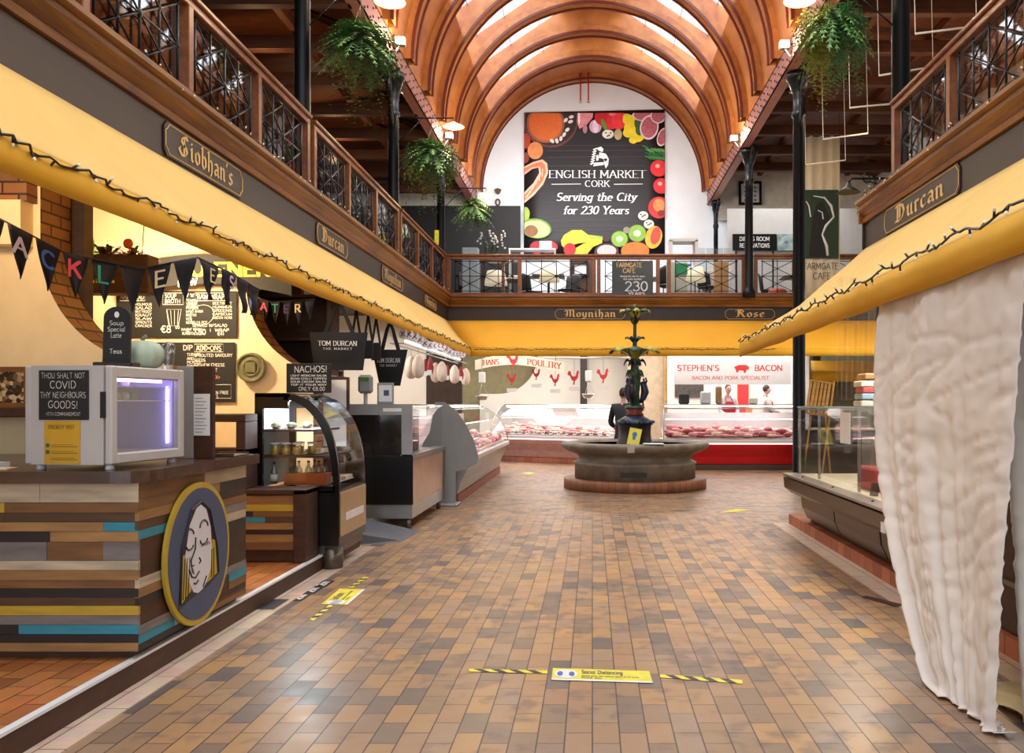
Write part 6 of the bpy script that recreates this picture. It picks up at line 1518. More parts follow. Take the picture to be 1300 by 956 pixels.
# clear strip of stall lights and rails
for i, (x0, x1, y, z, lb) in enumerate(((-2.6, 1.2, 21.1, 2.62, 'steel hanging rail over the poultry counter'), (1.7, 5.0, 21.2, 2.75, 'steel hanging rail over the bacon counter'))):
    t = thing('hanging_rail', lb, 'rail', ((x0 + x1) / 2, y, z)); mm = MB(steel); mm.tube([(x0, y, z), (x1, y, z)], .02, 8); mm.build('rod', t, world=True)
    for x in (x0 + .2, x1 - .2): mm = MB(steel); mm.tube([(x, y, z), (x, y, 3.52)], .01, 6); mm.build('drop', t, world=True)
# hanging scales with bowls
for i, (px, py, Y, lb) in enumerate(((612, 505, 20.9, 'hanging scale with steel bowl over the left meat counter'), (747, 503, 20.95, 'hanging scale with steel bowl over the poultry counter by the fountain'))):
    x, y, z = at(px, py, Y)
    t = thing('hanging_scale', lb, 'scale', (x, y, z))
    mm = MB(steel); mm.lathe([(.02, -.06), (.1, -.05), (.15, .02), (.16, .06), (.155, .06), (.14, .02), (0, -.045)], n=24); mm.build('bowl', t)
    for a in (0, 2.09, 4.19): mm = MB(steel); mm.tube([(.15 * math.cos(a), .15 * math.sin(a), .06), (.0, 0, .35)], .004, 4); mm.build('chain', t)
    mm = MB(white_pl); mm.box(-.08, .08, -.05, .05, .35, .62, .02); mm.build('scale_body', t)
    mm = MB(steel); mm.tube([(0, 0, .62), (0, 0, (3.52 if i else 3.6) - z)], .008, 5); mm.build('hook_rod', t)
# bacon sign
t = thing('shop_sign', "white glass sign reading Stephen's Bacon with a red pig", 'sign', (3.37, 20.8, 1.97))
mm = MB(mat('sign_grey_white', 'd5d5db', .4, var=.02)); mm.box(-1.4, 1.4, 0, .02, 0, .54, .004); mm.build('board', t)
mm = MB(red_p); text(mm, "STEPHEN'S", (-.83, -.003, .33), (1, 0, 0), (0, 0, 1), .13, wid=.16, thin=.13, width=1.0); text(mm, 'BACON', (.86, -.003, .33), (1, 0, 0), (0, 0, 1), .13, wid=.16, thin=.13, width=.66); text(mm, 'BACON AND PORK SPECIALIST', (-.05, -.003, .12), (1, 0, 0), (0, 0, 1), .08, wid=.12, thin=.1, width=1.85); mm.build('lettering', t)
mm = MB(red_p); mm.prism([(-.16, .38), (-.14, .33), (-.13, .29), (-.09, .29), (-.08, .34), (.04, .33), (.05, .28), (.09, .28), (.1, .34), (.16, .36), (.17, .42), (.1, .47), (-.08, .47), (-.14, .44), (-.19, .42)], (.22, -.003, 0), (1, 0, 0), (0, 0, 1), (0, -.004, 0)); mm.build('pig_emblem', t)
for x in (-1.2, 1.2): mm = MB(cable_m); mm.tube([(x, .01, .54), (x, .01, 1.55)], .006, 4); mm.build('hanging_wire', t)
tag(MB(red_p).box(4.05, 4.35, 24.1, 24.19, .2, 2.6, .005).build('painted_red_board'), 'tall red panel on the back wall of the bacon stall', 'panel')
tag(MB(mat('dark_poster', '3a3430', .5, var=.5, scale=9)).box(2.3, 3.1, 24.12, 24.19, 1.7, 2.35, .004).build('wall_picture'), 'row of dark framed pictures on the bacon stall back wall', 'picture')
t = thing('back_bench', 'steel work bench with shelf along the bacon stall back wall', 'bench', (3.4, 23.8, 0)); mm = MB(steel); mm.box(-1.2, 1.1, -.3, .3, .86, .9, .004); mm.build('worktop', t); mm = MB(steel); mm.box(-1.15, 1.05, -.25, .3, .3, .33); mm.build('shelf', t)
for x in (-1.1, 1.0):
    for y in (-.25, .25): mm = MB(steel); mm.box(x - .02, x + .02, y - .02, y + .02, 0, .86); mm.build('leg', t)
rr_ = [('brown meat slicer on the bacon bench', 2.6, '5a4636', .22, .35), ('white scale on the bacon bench', 3.0, 'd8d8d8', .16, .4), ('orange cutting board leaning at the right of the bacon stall', 4.3, 'cf7a3a', .2, .5)]
for lb, x, c, w_, h in rr_:
    b = MB(mat('bench_' + c, c, .4)); b.box(-w_, w_, -.12, .12, 0, h * .4, .02); b.box(-w_ * .4, w_ * .4, -.1, .1, h * .4, h, .02); o = b.build('bench_machine'); o.location = (x, 23.8, .902); tag(o, lb, 'machine')
# items on top of the bacon counter : scales, till, black ham
for i, (px, Y, w_, h, c, lb) in enumerate(((868, 20.3, .12, .26, '1c1a1a', 'black rounded till on the left of the bacon counter top'), (895, 20.35, .12, .3, 'cfd2d8', 'white scale head on the bacon counter top'), (912, 20.3, .07, .42, '9c7a48', 'brown wooden stand on the bacon counter top'), (955, 20.35, .1, .16, 'd8d4cc', 'stack of white trays on the bacon counter top'))):
    x, y, z = at(px, 513, Y); b = MB(mat('top_' + c, c, .45)); b.box(-w_, w_, -.08, .08, 0, h, .03); b.box(-w_ * .7, w_ * .7, -.086, -.08, h * .5, h * .85)
    o = b.build('counter_item'); o.location = (x, 20.25, 1.497); tag(o, lb, 'shop equipment')

# ================================================================== LEFT STALL BACKDROP AND HANGING GOODS
m = MB(stall_white); m.box(-6.5, -4.6, 12.2, 12.3, .0, 3.5); struct(m.build('wall_partition', base=False))
for i, (y0, c, lb) in enumerate(((13.0, 'c9a878', 'x'), )): pass
t = thing('shelf_unit', 'tall shelving with jars and packets at the back of the left meat stall', 'shelves', (-5.6, 16.6, 0))
for x in (-.9,): pass
for y in (-2.2, 0, 2.2): mm = MB(dark_wood); mm.box(-.2, .2, y - .03, y + .03, 0, 2.4); mm.build('upright', t)
for z in (.5, 1.0, 1.4, 1.8, 2.2): mm = MB(dark_wood); mm.box(-.2, .2, -2.2, 2.2, z, z + .03); mm.build('shelf', t)
pk = [mat('pack_' + c, c, .5, var=.15) for c in ('b5482c', 'd8b060', '5a7a3a', 'e0d8c8', '7a3a20', 'c98a3a')]
firstp = {}
for z in (1.03, 1.43, 1.83, 2.23):
    for j in range(16):
        k = R.randrange(6); y = 14.55 + j * .27; h = R.uniform(.16, .3)
        if k not in firstp:
            b = MB(pk[k]); b.lathe([(.06, 0), (.065, .02), (.065, .8), (.04, .9), (.045, 1.0)], n=10) if k % 2 else b.box(-.08, .08, -.07, .07, 0, 1, .02)
            o = b.build('packet'); tag(o, 'packet or jar on the shelves behind the left meat counter', 'packet', 'goods on the left stall shelves'); firstp[k] = o
        else: o = firstp[k].copy(); COL.objects.link(o)
        o.location = (-5.55, y, z); o.scale = (1, 1, h)
rail2 = thing('hanging_rail', 'white strip light rail over the left meat counter', 'rail', (-2.9, 16.3, 2.45)); mm = MB(mat('soft_tube', 'ffffff', .3, emit=2.2)); mm.box(-.03, .0, -2.8, 2.8, .02, .05); mm.build('light_tube', rail2)
for x in (-.05, -.25): mm = MB(steel); mm.tube([(x, -2.8, 0), (x, 4.0, 0)], .012, 6); mm.build('rod', rail2)
for y in (-2.7, 0, 3.1): mm = MB(steel); mm.tube([(-.25, y, 0), (-.02, y, 0)], .01, 5); mm.build('cross_bar', rail2)
for y in (-2.4, 2.4): mm = MB(steel); mm.tube([(-.25, y, 0), (-.75, y, 1.16)], .01, 5); mm.build('drop', rail2)
# discs with crosses along the awning
disc0 = None
for i in range(15):
    Y = 12.9 + i * .42
    if disc0 is None:
        b = MB(white_pl); b.lathe([(.075, -.004), (.075, .004)], n=20); b.v = [Vector((p.x, p.z, p.y)) for p in b.v]
        b.use(mat('disc_purple', '7a4a7a', .6))
        for a in (.8, -.8): b.box(-.006, .006, -.006, -.0045, -.05, .05) if False else b.prism([(math.cos(a) * .05 - .008 * math.sin(a), math.sin(a) * .05 + .008 * math.cos(a)), (math.cos(a) * .05 + .008 * math.sin(a), math.sin(a) * .05 - .008 * math.cos(a)), (-math.cos(a) * .05 + .008 * math.sin(a), -math.sin(a) * .05 - .008 * math.cos(a)), (-math.cos(a) * .05 - .008 * math.sin(a), -math.sin(a) * .05 + .008 * math.cos(a))], (0, -.005, 0), (1, 0, 0), (0, 0, 1), (0, -.002, 0))
        b.use(cable_m).tube([(0, 0, .075), (0, 0, .17)], .003, 4)
        disc0 = b.build('hanging_disc'); tag(disc0, 'round white tag with a cross hanging under the left awning', 'tag', 'round tags under the left awning'); o = disc0
    else: o = disc0.copy(); COL.objects.link(o)
    o.location = (-2.82, Y, 2.47 + .03 * math.sin(i)); o.rotation_euler = (0, 0, R.uniform(-.4, .4))
# hanging goods over the left counter
hg = [(531, .05, 'w'), (546, .05, 'r'), (553, .25, 'w'), (561, .05, 'w'), (568, .25, 'r'), (577, .05, 'w'), (585, .05, 'r'), (522, .25, 'w'), (540, .25, 'r'), (591, .05, 'w')]
firstg = {}
bagw = mat('muslin_bag', 'e0cfc4', .8, var=.12)
for i, (px, dx_, k) in enumerate(hg):
    x = -2.9 - dx_; y = -x * F / (VPX - px)
    if k not in firstg:
        b = MB(bagw if k == 'w' else meat_cols[0])
        if k == 'w': b.lathe([(.03, -.34), (.1, -.3), (.13, -.2), (.12, -.05), (.07, .04), (.02, .08)], n=14, lobes=4, amp=.15)
        else: b.lathe([(.0, -.26), (.06, -.22), (.085, -.1), (.05, .02), (.015, .1)], n=12, lobes=3, amp=.15); b.use(white_pl).box(-.06, .06, -.09, -.086, -.25, -.15)
        b.use(cable_m).tube([(0, 0, .07), (0, 0, .2)], .004, 4); b.v = [p - Vector((0, 0, .2)) for p in b.v]
        o = b.build('hanging_ham', base=False); tag(o, {'w': 'pale cloth wrapped joint hanging over the left meat counter', 'r': 'dark red cured joint hanging over the left meat counter'}[k], 'meat', {'w': 'pale joints over the left counter', 'r': 'red joints over the left counter'}[k]); firstg[k] = o
    else: o = firstg[k].copy(); COL.objects.link(o)
    o.location = (x, y, 2.45); o.scale = (.72, .72, .95)
# ================================================================== RIGHT STALL
from mathutils import noise
brn = mat('brown_steel', '5c4a3e', .32, .75, var=.12, stretch=(1, 8, 1)); brn_d = mat('brown_steel_dark', '3b322c', .3, .6, var=.1)
t = thing('glass_counter', 'brown steel counter with upright glass on the right of the aisle', 'counter', (2.9, 8.4, .125))
y0, y1 = 6.6, 10.25
mm = MB(brn_d); mm.prism([(2.52, .17), (2.46, .3), (2.44, .5), (3.5, .5), (3.5, .17)], (0, 5.9, 0), (1, 0, 0), (0, 0, 1), (0, y1 - 6.0, 0)); mm.box(2.56, 3.5, 5.9, y1 - .1, .126, .17); mm.build('body', t, world=True)
for k in range(3):
    a = 5.95 + k * 1.4
    mm = MB(brn); mm.prism([(2.515, .185), (2.455, .31), (2.435, .495), (2.425, .495), (2.445, .305), (2.505, .18)], (0, a, 0), (1, 0, 0), (0, 0, 1), (0, 1.36, 0)); mm.build('front_panel', t, world=True)
mm = MB(brn); mm.prism([(2.34, .46), (2.27, .52), (2.26, .64), (2.3, .66), (3.5, .66), (3.5, .46)], (0, y0, 0), (1, 0, 0), (0, 0, 1), (0, y1 - y0, 0)); mm.build('bumper', t, world=True)
mm = MB(steel); mm.box(2.25, 2.42, y0, y1, .66, .69, .006); mm.build('steel_lip', t, world=True)
mm = MB(black_pl); mm.box(2.3, 3.4, y0 - .05, y0, .4, .7); mm.build('end_plate', t, world=True)
mm = MB(mat('bed_cream', 'cfc6a8', .4, var=.08)); mm.box(2.42, 3.45, y0, y1, .66, .68); mm.build('display_bed', t, world=True)
mm = MB(clear); mm.box(2.43, 2.436, y0, y1, .69, 1.46); mm.box(2.436, 3.4, y1 - .01, y1, .69, 1.46); mm.box(2.43, 3.3, y0, y1, 1.46, 1.468); mm.build('glass_screen', t, world=True)
mm = MB(mat('glass_edge_green', '6f9a86', .2)); mm.box(2.42, 2.44, y0, y1, 1.462, 1.474); mm.box(2.42, 3.4, y1 - .01, y1, 1.462, 1.474); mm.build('glass_edge', t, world=True)
for y in (y1 - .02, 9.35, 7.95, 6.7):
    mm = MB(steel); mm.box(2.438, 2.458, y - .02, y + .02, .69, 1.46); mm.box(2.438, 3.3, y - .01, y + .01, 1.43, 1.46); mm.build('glass_support', t, world=True)
for y in (9.6, 8.4, 7.2):
    mm = MB(sblk); mm.lathe([(.012, .69), (.012, .7)], (2.33, y, 0), 8); mm.build('fixing', t, world=True)
mm = MB(white_pl); mm.box(2.255, 2.262, 6.68, 6.78, .5, .58); mm.build('maker_plate', t, world=True)
for i, (y, z0, z1, lb) in enumerate(((8.15, 1.12, 1.42, 'white paper notice taped inside the right glass counter'), (7.05, 1.2, 1.45, 'small white notice at the near end of the right glass counter'))):
    o = MB(white_pl).box(2.422, 2.428, y, y + .32, z0, z1).build('paper_notice'); tag(o, lb, 'notice')
tag(MB(steel).box(2.9, 3.3, 9.0, 9.35, .681, 1.15, .02).build('steel_box'), 'steel machine standing in the right glass counter', 'machine')
tag(MB(mat('red_tray', 'a8323a', .5)).box(2.6, 3.2, 8.0, 8.5, .681, .9, .02).build('crate'), 'dull red tray in the right glass counter', 'tray')
tag(MB(mat('lime_tray', '8cc23a', .5)).box(2.7, 3.3, 8.55, 8.75, .681, .76, .01).build('crate'), 'lime green tray in the right glass counter', 'tray')
tag(MB(mat('brown_block', '6b4a38', .5)).box(2.6, 2.8, 7.15, 7.4, .681, .8, .01).build('chopping_block'), 'small brown block near the dust sheet in the right glass counter', 'block')
o = MB(slate).box(-.04, .04, -.01, .01, 0, .12).build('price_ticket'); o.location = (2.5, 7.95 - .25, .681); o.rotation_euler = (0, .2, .4); tag(o, 'small black price ticket in the right glass counter', 'ticket')
# goods stacked on the glass top
for k, (c, z, w_) in enumerate((('d8d2ca', 1.47, .2), ('9ab8cf', 1.54, .19), ('c85a5a', 1.6, .18), ('e2ddd4', 1.66, .2), ('b98a5a', 1.73, .16))):
    o = MB(mat('box_' + c, c, .5)).box(-w_, w_, -.12, .12, 0, .058, .01).build('flat_box'); o.location = (2.75, 8.35, z + .004); tag(o, ['lowest white', 'pale blue', 'dull red', 'upper white', 'topmost brown'][k] + ' flat box in the stack on the right glass counter', 'box')
# closed second counter behind the dust sheet
t = thing('covered_counter', 'dark timber counter partly hidden behind the dust sheets', 'counter', (2.9, 4.2, .125))
mm = MB(dark_wood); mm.box(2.5, 3.5, 2.2, 5.7, .126, 1.0, .01); mm.build('body', t, world=True)
mm = MB(brn_d); mm.box(2.42, 3.5, 2.2, 5.7, 1.0, 1.05, .006); mm.build('worktop', t, world=True)
mm = MB(steel_dk); mm.box(2.47, 2.5, 2.2, 5.7, .42, .45); mm.build('kick_rail', t, world=True)
m = MB(mat('stall_dim', '6d604a', .8)); m.box(4.6, 4.7, -3, 10.5, .12, 3.6); struct(m.build('wall_partition', base=False))
sheet_m = mat('dust_sheet_cotton', 'd9d1ca', .9, var=.05, scale=3, bump=.15)
nz = R.random() * 10
def sheet(lab, TL, TR, fL, fR, n, seed, zt):
    rr = random.Random(seed); ph = [rr.uniform(0, 6) for _ in range(12)]
    mm = MB(sheet_m)
    def fn(u, j):
        a, b = Vector(fL(j)), Vector(fR(j)); p = a.lerp(b, u)
        amp = .01 + .03 * j
        f = noise.noise(Vector((u * 7 + ph[0], j * .9, 0))) + .6 * noise.noise(Vector((u * 17 + ph[1], j * 1.4, 3))) 
        p.x += amp * 1.6 * f
        cr = noise.noise(Vector((u * 3 + ph[2], j * 16 + u * 2, 5))); p.x += .012 * (1 - min(1, abs(cr) * 7))
        p.x += .006 * noise.noise(Vector((u * 22, j * 40, 9)))
        if p.z < .012: p.z = .012 + .01 * abs(math.sin(u * 30))
        return p
    mm.grid(fn, 110, 110); o = mm.build('dust_sheet', solid=.003); return tag(o, lab, 'sheet')
def sm(j): return j
def zz(j): return max(0.0, 2.32 * (1 - j / .93))
sheet('large pale cotton dust sheet hanging from the right awning to the floor', 0, 0,
      lambda j: (2.03 - .235 * j, 6.1 - 1.7 * j ** 2.2, zz(j)), lambda j: (2.0 - .22 * j + (.1 if j > .95 else 0), 3.99 - .1 * j, zz(j)), 70, 3, 2.2)
sheet('second pale dust sheet at the right edge of the picture', 0, 0,
      lambda j: (2.05, 4.27 - .35 * max(0, j - .35), zz(j)), lambda j: (2.05, 2.6, zz(j)), 70, 8, 2.2)
o = MB(mat('sheet_fold', 'b8a67c', .9)).grid(lambda u, v: (2.0 + u * .38, 3.7 + v * .95, .012 + .05 * abs(math.sin(u * 7 + v * 5)) * math.sin(PI * v)), 16, 20).build('fallen_cloth'); tag(o, 'yellowish cloth bunched on the floor behind the dust sheet', 'cloth')
# plastic strip curtain
t = thing('plastic_curtain', 'crinkled clear plastic curtain hanging left of the dust sheet', 'curtain', (2.68, 8.8, 1.5))
mm = MB(glass('plastic_film', (.97, .96, .92), .07, .15)); mm.grid(lambda u, v: (-.2 + .42 * u, .03 * math.sin(u * 25 + v * 2), 1.29 - 1.25 * v), 40, 8); mm.build('film', t)
# easel and goods beyond the right counter
t = thing('easel', 'wooden slatted easel rack standing past the iron column on the right', 'easel', (4.42, 17.2, 0))
ew = wood('easel_wood', 'a37432', 'c79a52', .6)
for a, b in (((-.28, -.1, 0), (.02, .0, 1.95)), ((.1, -.1, 0), (.38, 0, 1.95)), ((.2, .1, 1.5), (.45, .5, 0))): mm = MB(ew); mm.tube([a, b], .02, 4); mm.build('leg', t)
mm = MB(ew); mm.M = Matrix.Translation((-.02, -.06, 1.28)) @ Matrix.Rotation(math.radians(9), 4, 'Y')
for k in range(6): mm.box(-.2 + k * .075, -.15 + k * .075, -.01, .01, 0, .68)
mm.box(-.22, .25, -.02, .0, 0, .03); mm.box(-.22, .25, -.02, .0, .66, .69); mm.build('rack', t)
awning('awning', 'small yellow awning of a further stall, right of the iron column', (5.55, 22.0, 2.6), (8.3, 22.0, 2.6), (5.35, 21.2, 2.3), (8.3, 21.2, 2.3), .25, .01, cm=yellow_far)
tag(MB(mat('door_column', '2e2622')).box(5.6, 5.8, 22.0, 22.3, 0, 3.5, .01).build('dark_post'), 'dark square post under the small further awning', 'post')
tag(MB(wood('olive_door', '6a6248', '857a58', .6)).box(5.85, 7.2, 22.6, 22.7, 0, 2.2, .01).build('cupboard'), 'olive grey cupboard under the small further awning', 'cupboard')
t = thing('tank_counter', 'dark counter beyond the iron column at the far right', 'counter', (5.6, 18.6, 0)); mm = MB(brn_d); mm.box(-1.2, 1.6, -.4, .4, 0, .95, .02); mm.build('body', t); mm = MB(steel); mm.box(-1.25, 1.65, -.45, .45, .95, .99, .006); mm.build('worktop', t)
mm = MB(clear); mm.box(-1.2, 1.6, -.42, -.415, .99, 1.4); mm.build('glass_screen', t)

# ================================================================== CAFE GALLERY
m = MB(mat('black_partition', '0c0c0e', .7, var=.1)); m.box(-8.4, -2.13, 25.6, 25.7, 3.98, 7.36); struct(m.build('wall_partition', base=False))
m = MB(mat('left_back_white', 'bdb7ae', .8)); m.box(-8.4, -3.6, 25.9, 26.0, 7.36, 8.2); struct(m.build('wall_partition', base=False))
m = MB(mat('cafe_partition', 'bcbcbe', .7, var=.04)); m.box(3.84, 8.4, 24.6, 24.7, 3.98, 7.05); struct(m.build('wall_partition', base=False))
m = MB(mat('right_back_white', 'ddd3c6', .8)); m.box(3.7, 8.4, 25.9, 26.0, 7.0, 8.5); struct(m.build('wall_partition', base=False))
# the big banner
BW = Vector((655, 130, 0)); YB = 26.06
def bp(zx, zy, k=0): return at(655 + zx / 4.905, 130 + zy / 4.905, YB - .012 - k * .0022)
t = thing('banner', 'huge printed English Market Cork banner with fruit and vegetables round a dark centre', 'banner', (0, YB, 6))
c0, c1, c2, c3 = at(665, 325, YB), at(844, 325, YB), at(844, 139, YB), at(665.5, 143, YB)
bwood = wood('banner_print_wood', '100f15', '231d24', .5, (.4, 5, 5), 2)
mm = MB(bwood)
def fb(u, v):
    a = Vector(c0).lerp(Vector(c1), u); b = Vector(c3).lerp(Vector(c2), u); p = a.lerp(b, v); return p
mm.grid(fb, 8, 8); mm.build('cloth', t, world=True, solid=.006)
Bm = MB(bwood); lay = [0]
def C_(c, rough=.6, var=.14, sc=6): return mat('print_' + c, c, rough, var=var, scale=sc)
def ell(cx, cy, rx, ry, c, rot_=0, n=28, clip=True, var=.14, sc=6):
    lay[0] += 1; Bm.use(C_(c, var=var, sc=sc)); P = []
    ca, sa = math.cos(math.radians(rot_)), math.sin(math.radians(rot_))
    for k in range(n):
        a = 2 * PI * k / n; x = rx * math.cos(a); y = ry * math.sin(a)
        X, Y = cx + x * ca - y * sa, cy + x * sa + y * ca
        P.append((min(max(X, 52), 925), min(max(Y, 66), 950)))
    Q = [P[0]]
    for p in P[1:]:
        if abs(p[0] - Q[-1][0]) + abs(p[1] - Q[-1][1]) > .5: Q.append(p)
    if len(Q) > 2: Bm.poly([bp(x, y, lay[0] * .35) for x, y in Q])
def pol(pts, c, **k):
    lay[0] += 1; Bm.use(C_(c, **k)); Bm.poly([bp(min(max(x, 52), 925), min(max(y, 66), 950), lay[0] * .35) for x, y in pts])
# planks of the printed table
for y in (268, 300, 340, 395, 740, 775, 800): pol([(190, y), (800, y - 4), (800, y - 1), (190, y + 4)], '4a3a3c')
# lentil bowl
ell(215, 110, 172, 172, '6a3a30'); ell(218, 108, 160, 160, '2a1c1c'); ell(185, 130, 118, 122, '9a5a48'); ell(185, 130, 104, 108, 'd8692c', var=.35, sc=60)
for x, y in ((310, 110), (340, 120), (320, 170), (300, 200), (225, 240), (255, 240), (280, 225), (345, 90)): ell(x, y, 16, 10, 'e8ddd6', x)
ell(120, 300, 48, 54, 'dd8a52'); ell(60, 240, 30, 48, 'b23a24'); ell(60, 345, 22, 34, '8a3a2c')
# salmon steak
pol([(52, 400), (110, 370), (165, 355), (195, 380), (200, 440), (170, 510), (110, 580), (52, 628), (52, 560), (110, 500), (145, 440), (140, 405), (100, 415), (52, 452)], 'f0b9a0')
pol([(52, 410), (110, 382), (160, 370), (182, 390), (186, 440), (160, 500), (105, 565), (52, 612), (52, 575), (115, 515), (158, 445), (150, 398), (100, 405), (52, 438)], 'e07850')
for k in range(6): pol([(60 + k * 20, 590 - k * 26), (66 + k * 20, 594 - k * 26), (100 + k * 14, 545 - k * 26), (94 + k * 14, 541 - k * 26)], 'f2c0a8')
# meat, onion, pepper, eggs
pol([(385, 66), (480, 66), (478, 95), (440, 140), (395, 165), (380, 120)], 'd98a92'); pol([(385, 66), (398, 66), (400, 120), (390, 150)], 'f0dcd8')
ell(495, 150, 38, 42, 'c89ab4'); ell(495, 150, 18, 40, 'e2c8d6'); ell(430, 165, 14, 28, 'b07a96')
ell(585, 90, 82, 78, 'cc1e28'); ell(640, 100, 46, 70, 'e03038'); ell(530, 90, 40, 50, 'b81420'); ell(548, 140, 12, 40, '4c8a2c', -20); ell(600, 70, 20, 14, 'f07a74')
ell(573, 198, 36, 28, 'd8d2c8'); ell(636, 200, 24, 34, 'b2a070')
for x, y in ((560, 190), (580, 205), (590, 190), (570, 210)): ell(x, y, 6, 5, '3a3434')
# patisson squash, herbs, figs
for x, y, r in ((705, 110, 40), (720, 160, 48), (755, 210, 44), (700, 190, 34), (690, 90, 24), (730, 235, 26)): ell(x, y, r, r * .85, 'e8cf22')
for x, y, r in ((765, 130, 40), (770, 170, 36)): ell(x, y, r * .7, r, '2f5a2a')
for x, y, rx, ry, ro in ((790, 80, 66, 36, 0), (830, 155, 58, 78, 10), (885, 85, 48, 46, 0), (915, 215, 34, 60, 20)): ell(x, y, rx, ry, 'e6d2d4', ro); ell(x, y, rx * .85, ry * .85, 'b2606e', ro, var=.4, sc=22)
for k in range(22):
    x, y = 790 + (k * 37) % 130, 265 + (k * 23) % 70; pol([(x, y), (x + 30, y + 12), (x + 42, y + 30), (x + 34, y + 28), (x - 4, y + 6)], ('2f7a3a', '4f9a4a', '1f5a2c')[k % 3])
# tomatoes and apple, eggs, kiwis, mango, orange, bananas, avocado
for x, y, r in ((890, 410, 54), (905, 520, 50)): ell(x, y, r, r * .96, 'd8242c'); ell(x - 8, y - 14, 14, 12, 'f4a8a4')
ell(890, 655, 66, 68, 'c8322c'); ell(890, 640, 36, 40, 'e08a52'); ell(905, 690, 22, 20, '8a1c20')
for x, y in ((792, 706), (828, 758)):
    ell(x, y, 32, 28, 'dcd4ca')
    for a in range(4): ell(x - 14 + 9 * a, y - 8 + (a * 13) % 18, 5, 5, '3c3230')
for x, y, r in ((645, 850, 54), (755, 815, 58)): ell(x, y, r, r * .95, '6a5a30'); ell(x, y, r * .92, r * .88, '7fb03a'); ell(x, y, r * .4, r * .34, 'e6ecc0')
ell(690, 795, 22, 20, '8a8478'); ell(858, 840, 52, 72, 'd8b03a', 15); ell(870, 830, 30, 56, 'd0483a', 15)
ell(742, 925, 88, 56, 'e2762a'); ell(565, 930, 76, 52, '4a2428'); ell(565, 925, 60, 38, 'd8b8b8', var=.5, sc=40); ell(560, 850, 24, 18, '3a1c28')
pol([(280, 860), (300, 825), (350, 795), (410, 795), (450, 825), (540, 835), (540, 855), (470, 865), (380, 880), (300, 905), (285, 890)], 'd8c434')
pol([(360, 950), (375, 905), (420, 880), (460, 862), (535, 850), (538, 875), (480, 900), (440, 950)], 'c8ba2e'); pol([(450, 830), (540, 835), (540, 852), (470, 850)], '9ab83a')
ell(335, 915, 38, 40, 'b81e26'); ell(200, 900, 60, 40, 'c02630'); ell(130, 905, 44, 40, 'a81c24')
ell(60, 695, 26, 44, '9ab43c'); ell(125, 785, 96, 62, '6f9a3c', 8); ell(125, 787, 86, 52, 'cdd88a', 8); ell(95, 800, 42, 36, '8a5a34', 5)
o = Bm.build('printed_food', t, world=True)
mm = MB(mat('banner_white', 'eceae8', .6, var=.02))
U = (1, 0, 0); Vv = (0, 0, 1); s_px = YB / F / 4.905
def btxt(s, zx, zy, h, wpx, **k): text(mm, s, bp(zx, zy, 14), U, Vv, h * s_px, width=wpx * s_px, **k)
btxt('ENGLISH MARKET', 507, 470, 46, 600, wid=.13, thin=.04, serif=True); btxt('CORK', 507, 525, 38, 152, wid=.13, thin=.04, serif=True)
btxt('Serving the City', 498, 612, 48, 495, wid=.17, thin=.06, serif=True, shear=.22); btxt('for 230 Years', 498, 695, 48, 405, wid=.17, thin=.06, serif=True, shear=.22)
for a, b in ((222, 405), (610, 790)): mm.poly([bp(a, 512, 14), bp(b, 510, 14), bp(b, 506, 14), bp(a, 508, 14)])
# crest : stepped tail on the left, upright beast on the right
for k in range(7): 
    y = 292 + k * 15; x = 478 - k * 3; mm.poly([bp(x, y, 14), bp(x + 24, y - 10, 14), bp(x + 28, y - 3, 14), bp(x + 8, y + 8, 14)])
for P in ([(500, 285), (530, 275), (545, 290), (540, 310), (515, 300)], [(520, 310), (560, 320), (575, 345), (560, 370), (540, 350), (515, 345)], [(548, 350), (578, 350), (575, 385), (560, 412), (550, 385)], [(490, 375), (550, 372), (545, 390), (480, 398)], [(500, 330), (512, 325), (515, 360), (500, 365)]):
    mm.poly([bp(x, y, 14) for x, y in P])
mm.build('lettering', t, world=True)
for i, px in enumerate((737, 747)):
    x, y, z = at(px, 128, 25.7); x2, y2, z2 = at(px, 99, 25.7)
    t = thing('red_pipe', ['left', 'right'][i] + ' thin red sprinkler pipe hanging above the banner', 'pipe', (x, y, z)); mm = MB(mat('pipe_red', 'b02a24', .4)); mm.tube([(0, 0, 0), (0, 0, z2 - z + .15)], .022, 8); mm.build('pipe', t); mm = MB(steel); mm.lathe([(.05, -.05), (.02, 0)], n=10); mm.build('sprinkler_head', t)
# wall items
def framed(lab, px0, py0, px1, py1, Y, fm, pm_, bw=.06, dots=0):
    a, b = at(px0, py1, Y), at(px1, py0, Y); t = thing('picture_frame', lab, 'picture', a)
    w_, h = b[0] - a[0], b[2] - a[2]; mm = MB(fm)
    mm.box(0, w_, 0, .08, 0, bw); mm.box(0, w_, 0, .08, h - bw, h); mm.box(0, bw, 0, .08, bw, h - bw); mm.box(w_ - bw, w_, 0, .08, bw, h - bw); mm.build('frame', t)
    mm = MB(pm_); mm.box(bw, w_ - bw, .04, .07, bw, h - bw); mm.build('picture', t)
    if dots:
        mm = MB(sblk)
        for i in range(3):
            for j in range(4): mm.box(w_ * (.25 + .22 * i), w_ * (.32 + .22 * i), .03, .04, h * (.18 + .18 * j), h * (.25 + .18 * j))
        mm.build('print', t)
    return t
framed('black box frame with a grid of small prints on the far right wall', 938, 230, 967, 260, 25.8, black_pl, white_pl, .07, 1)
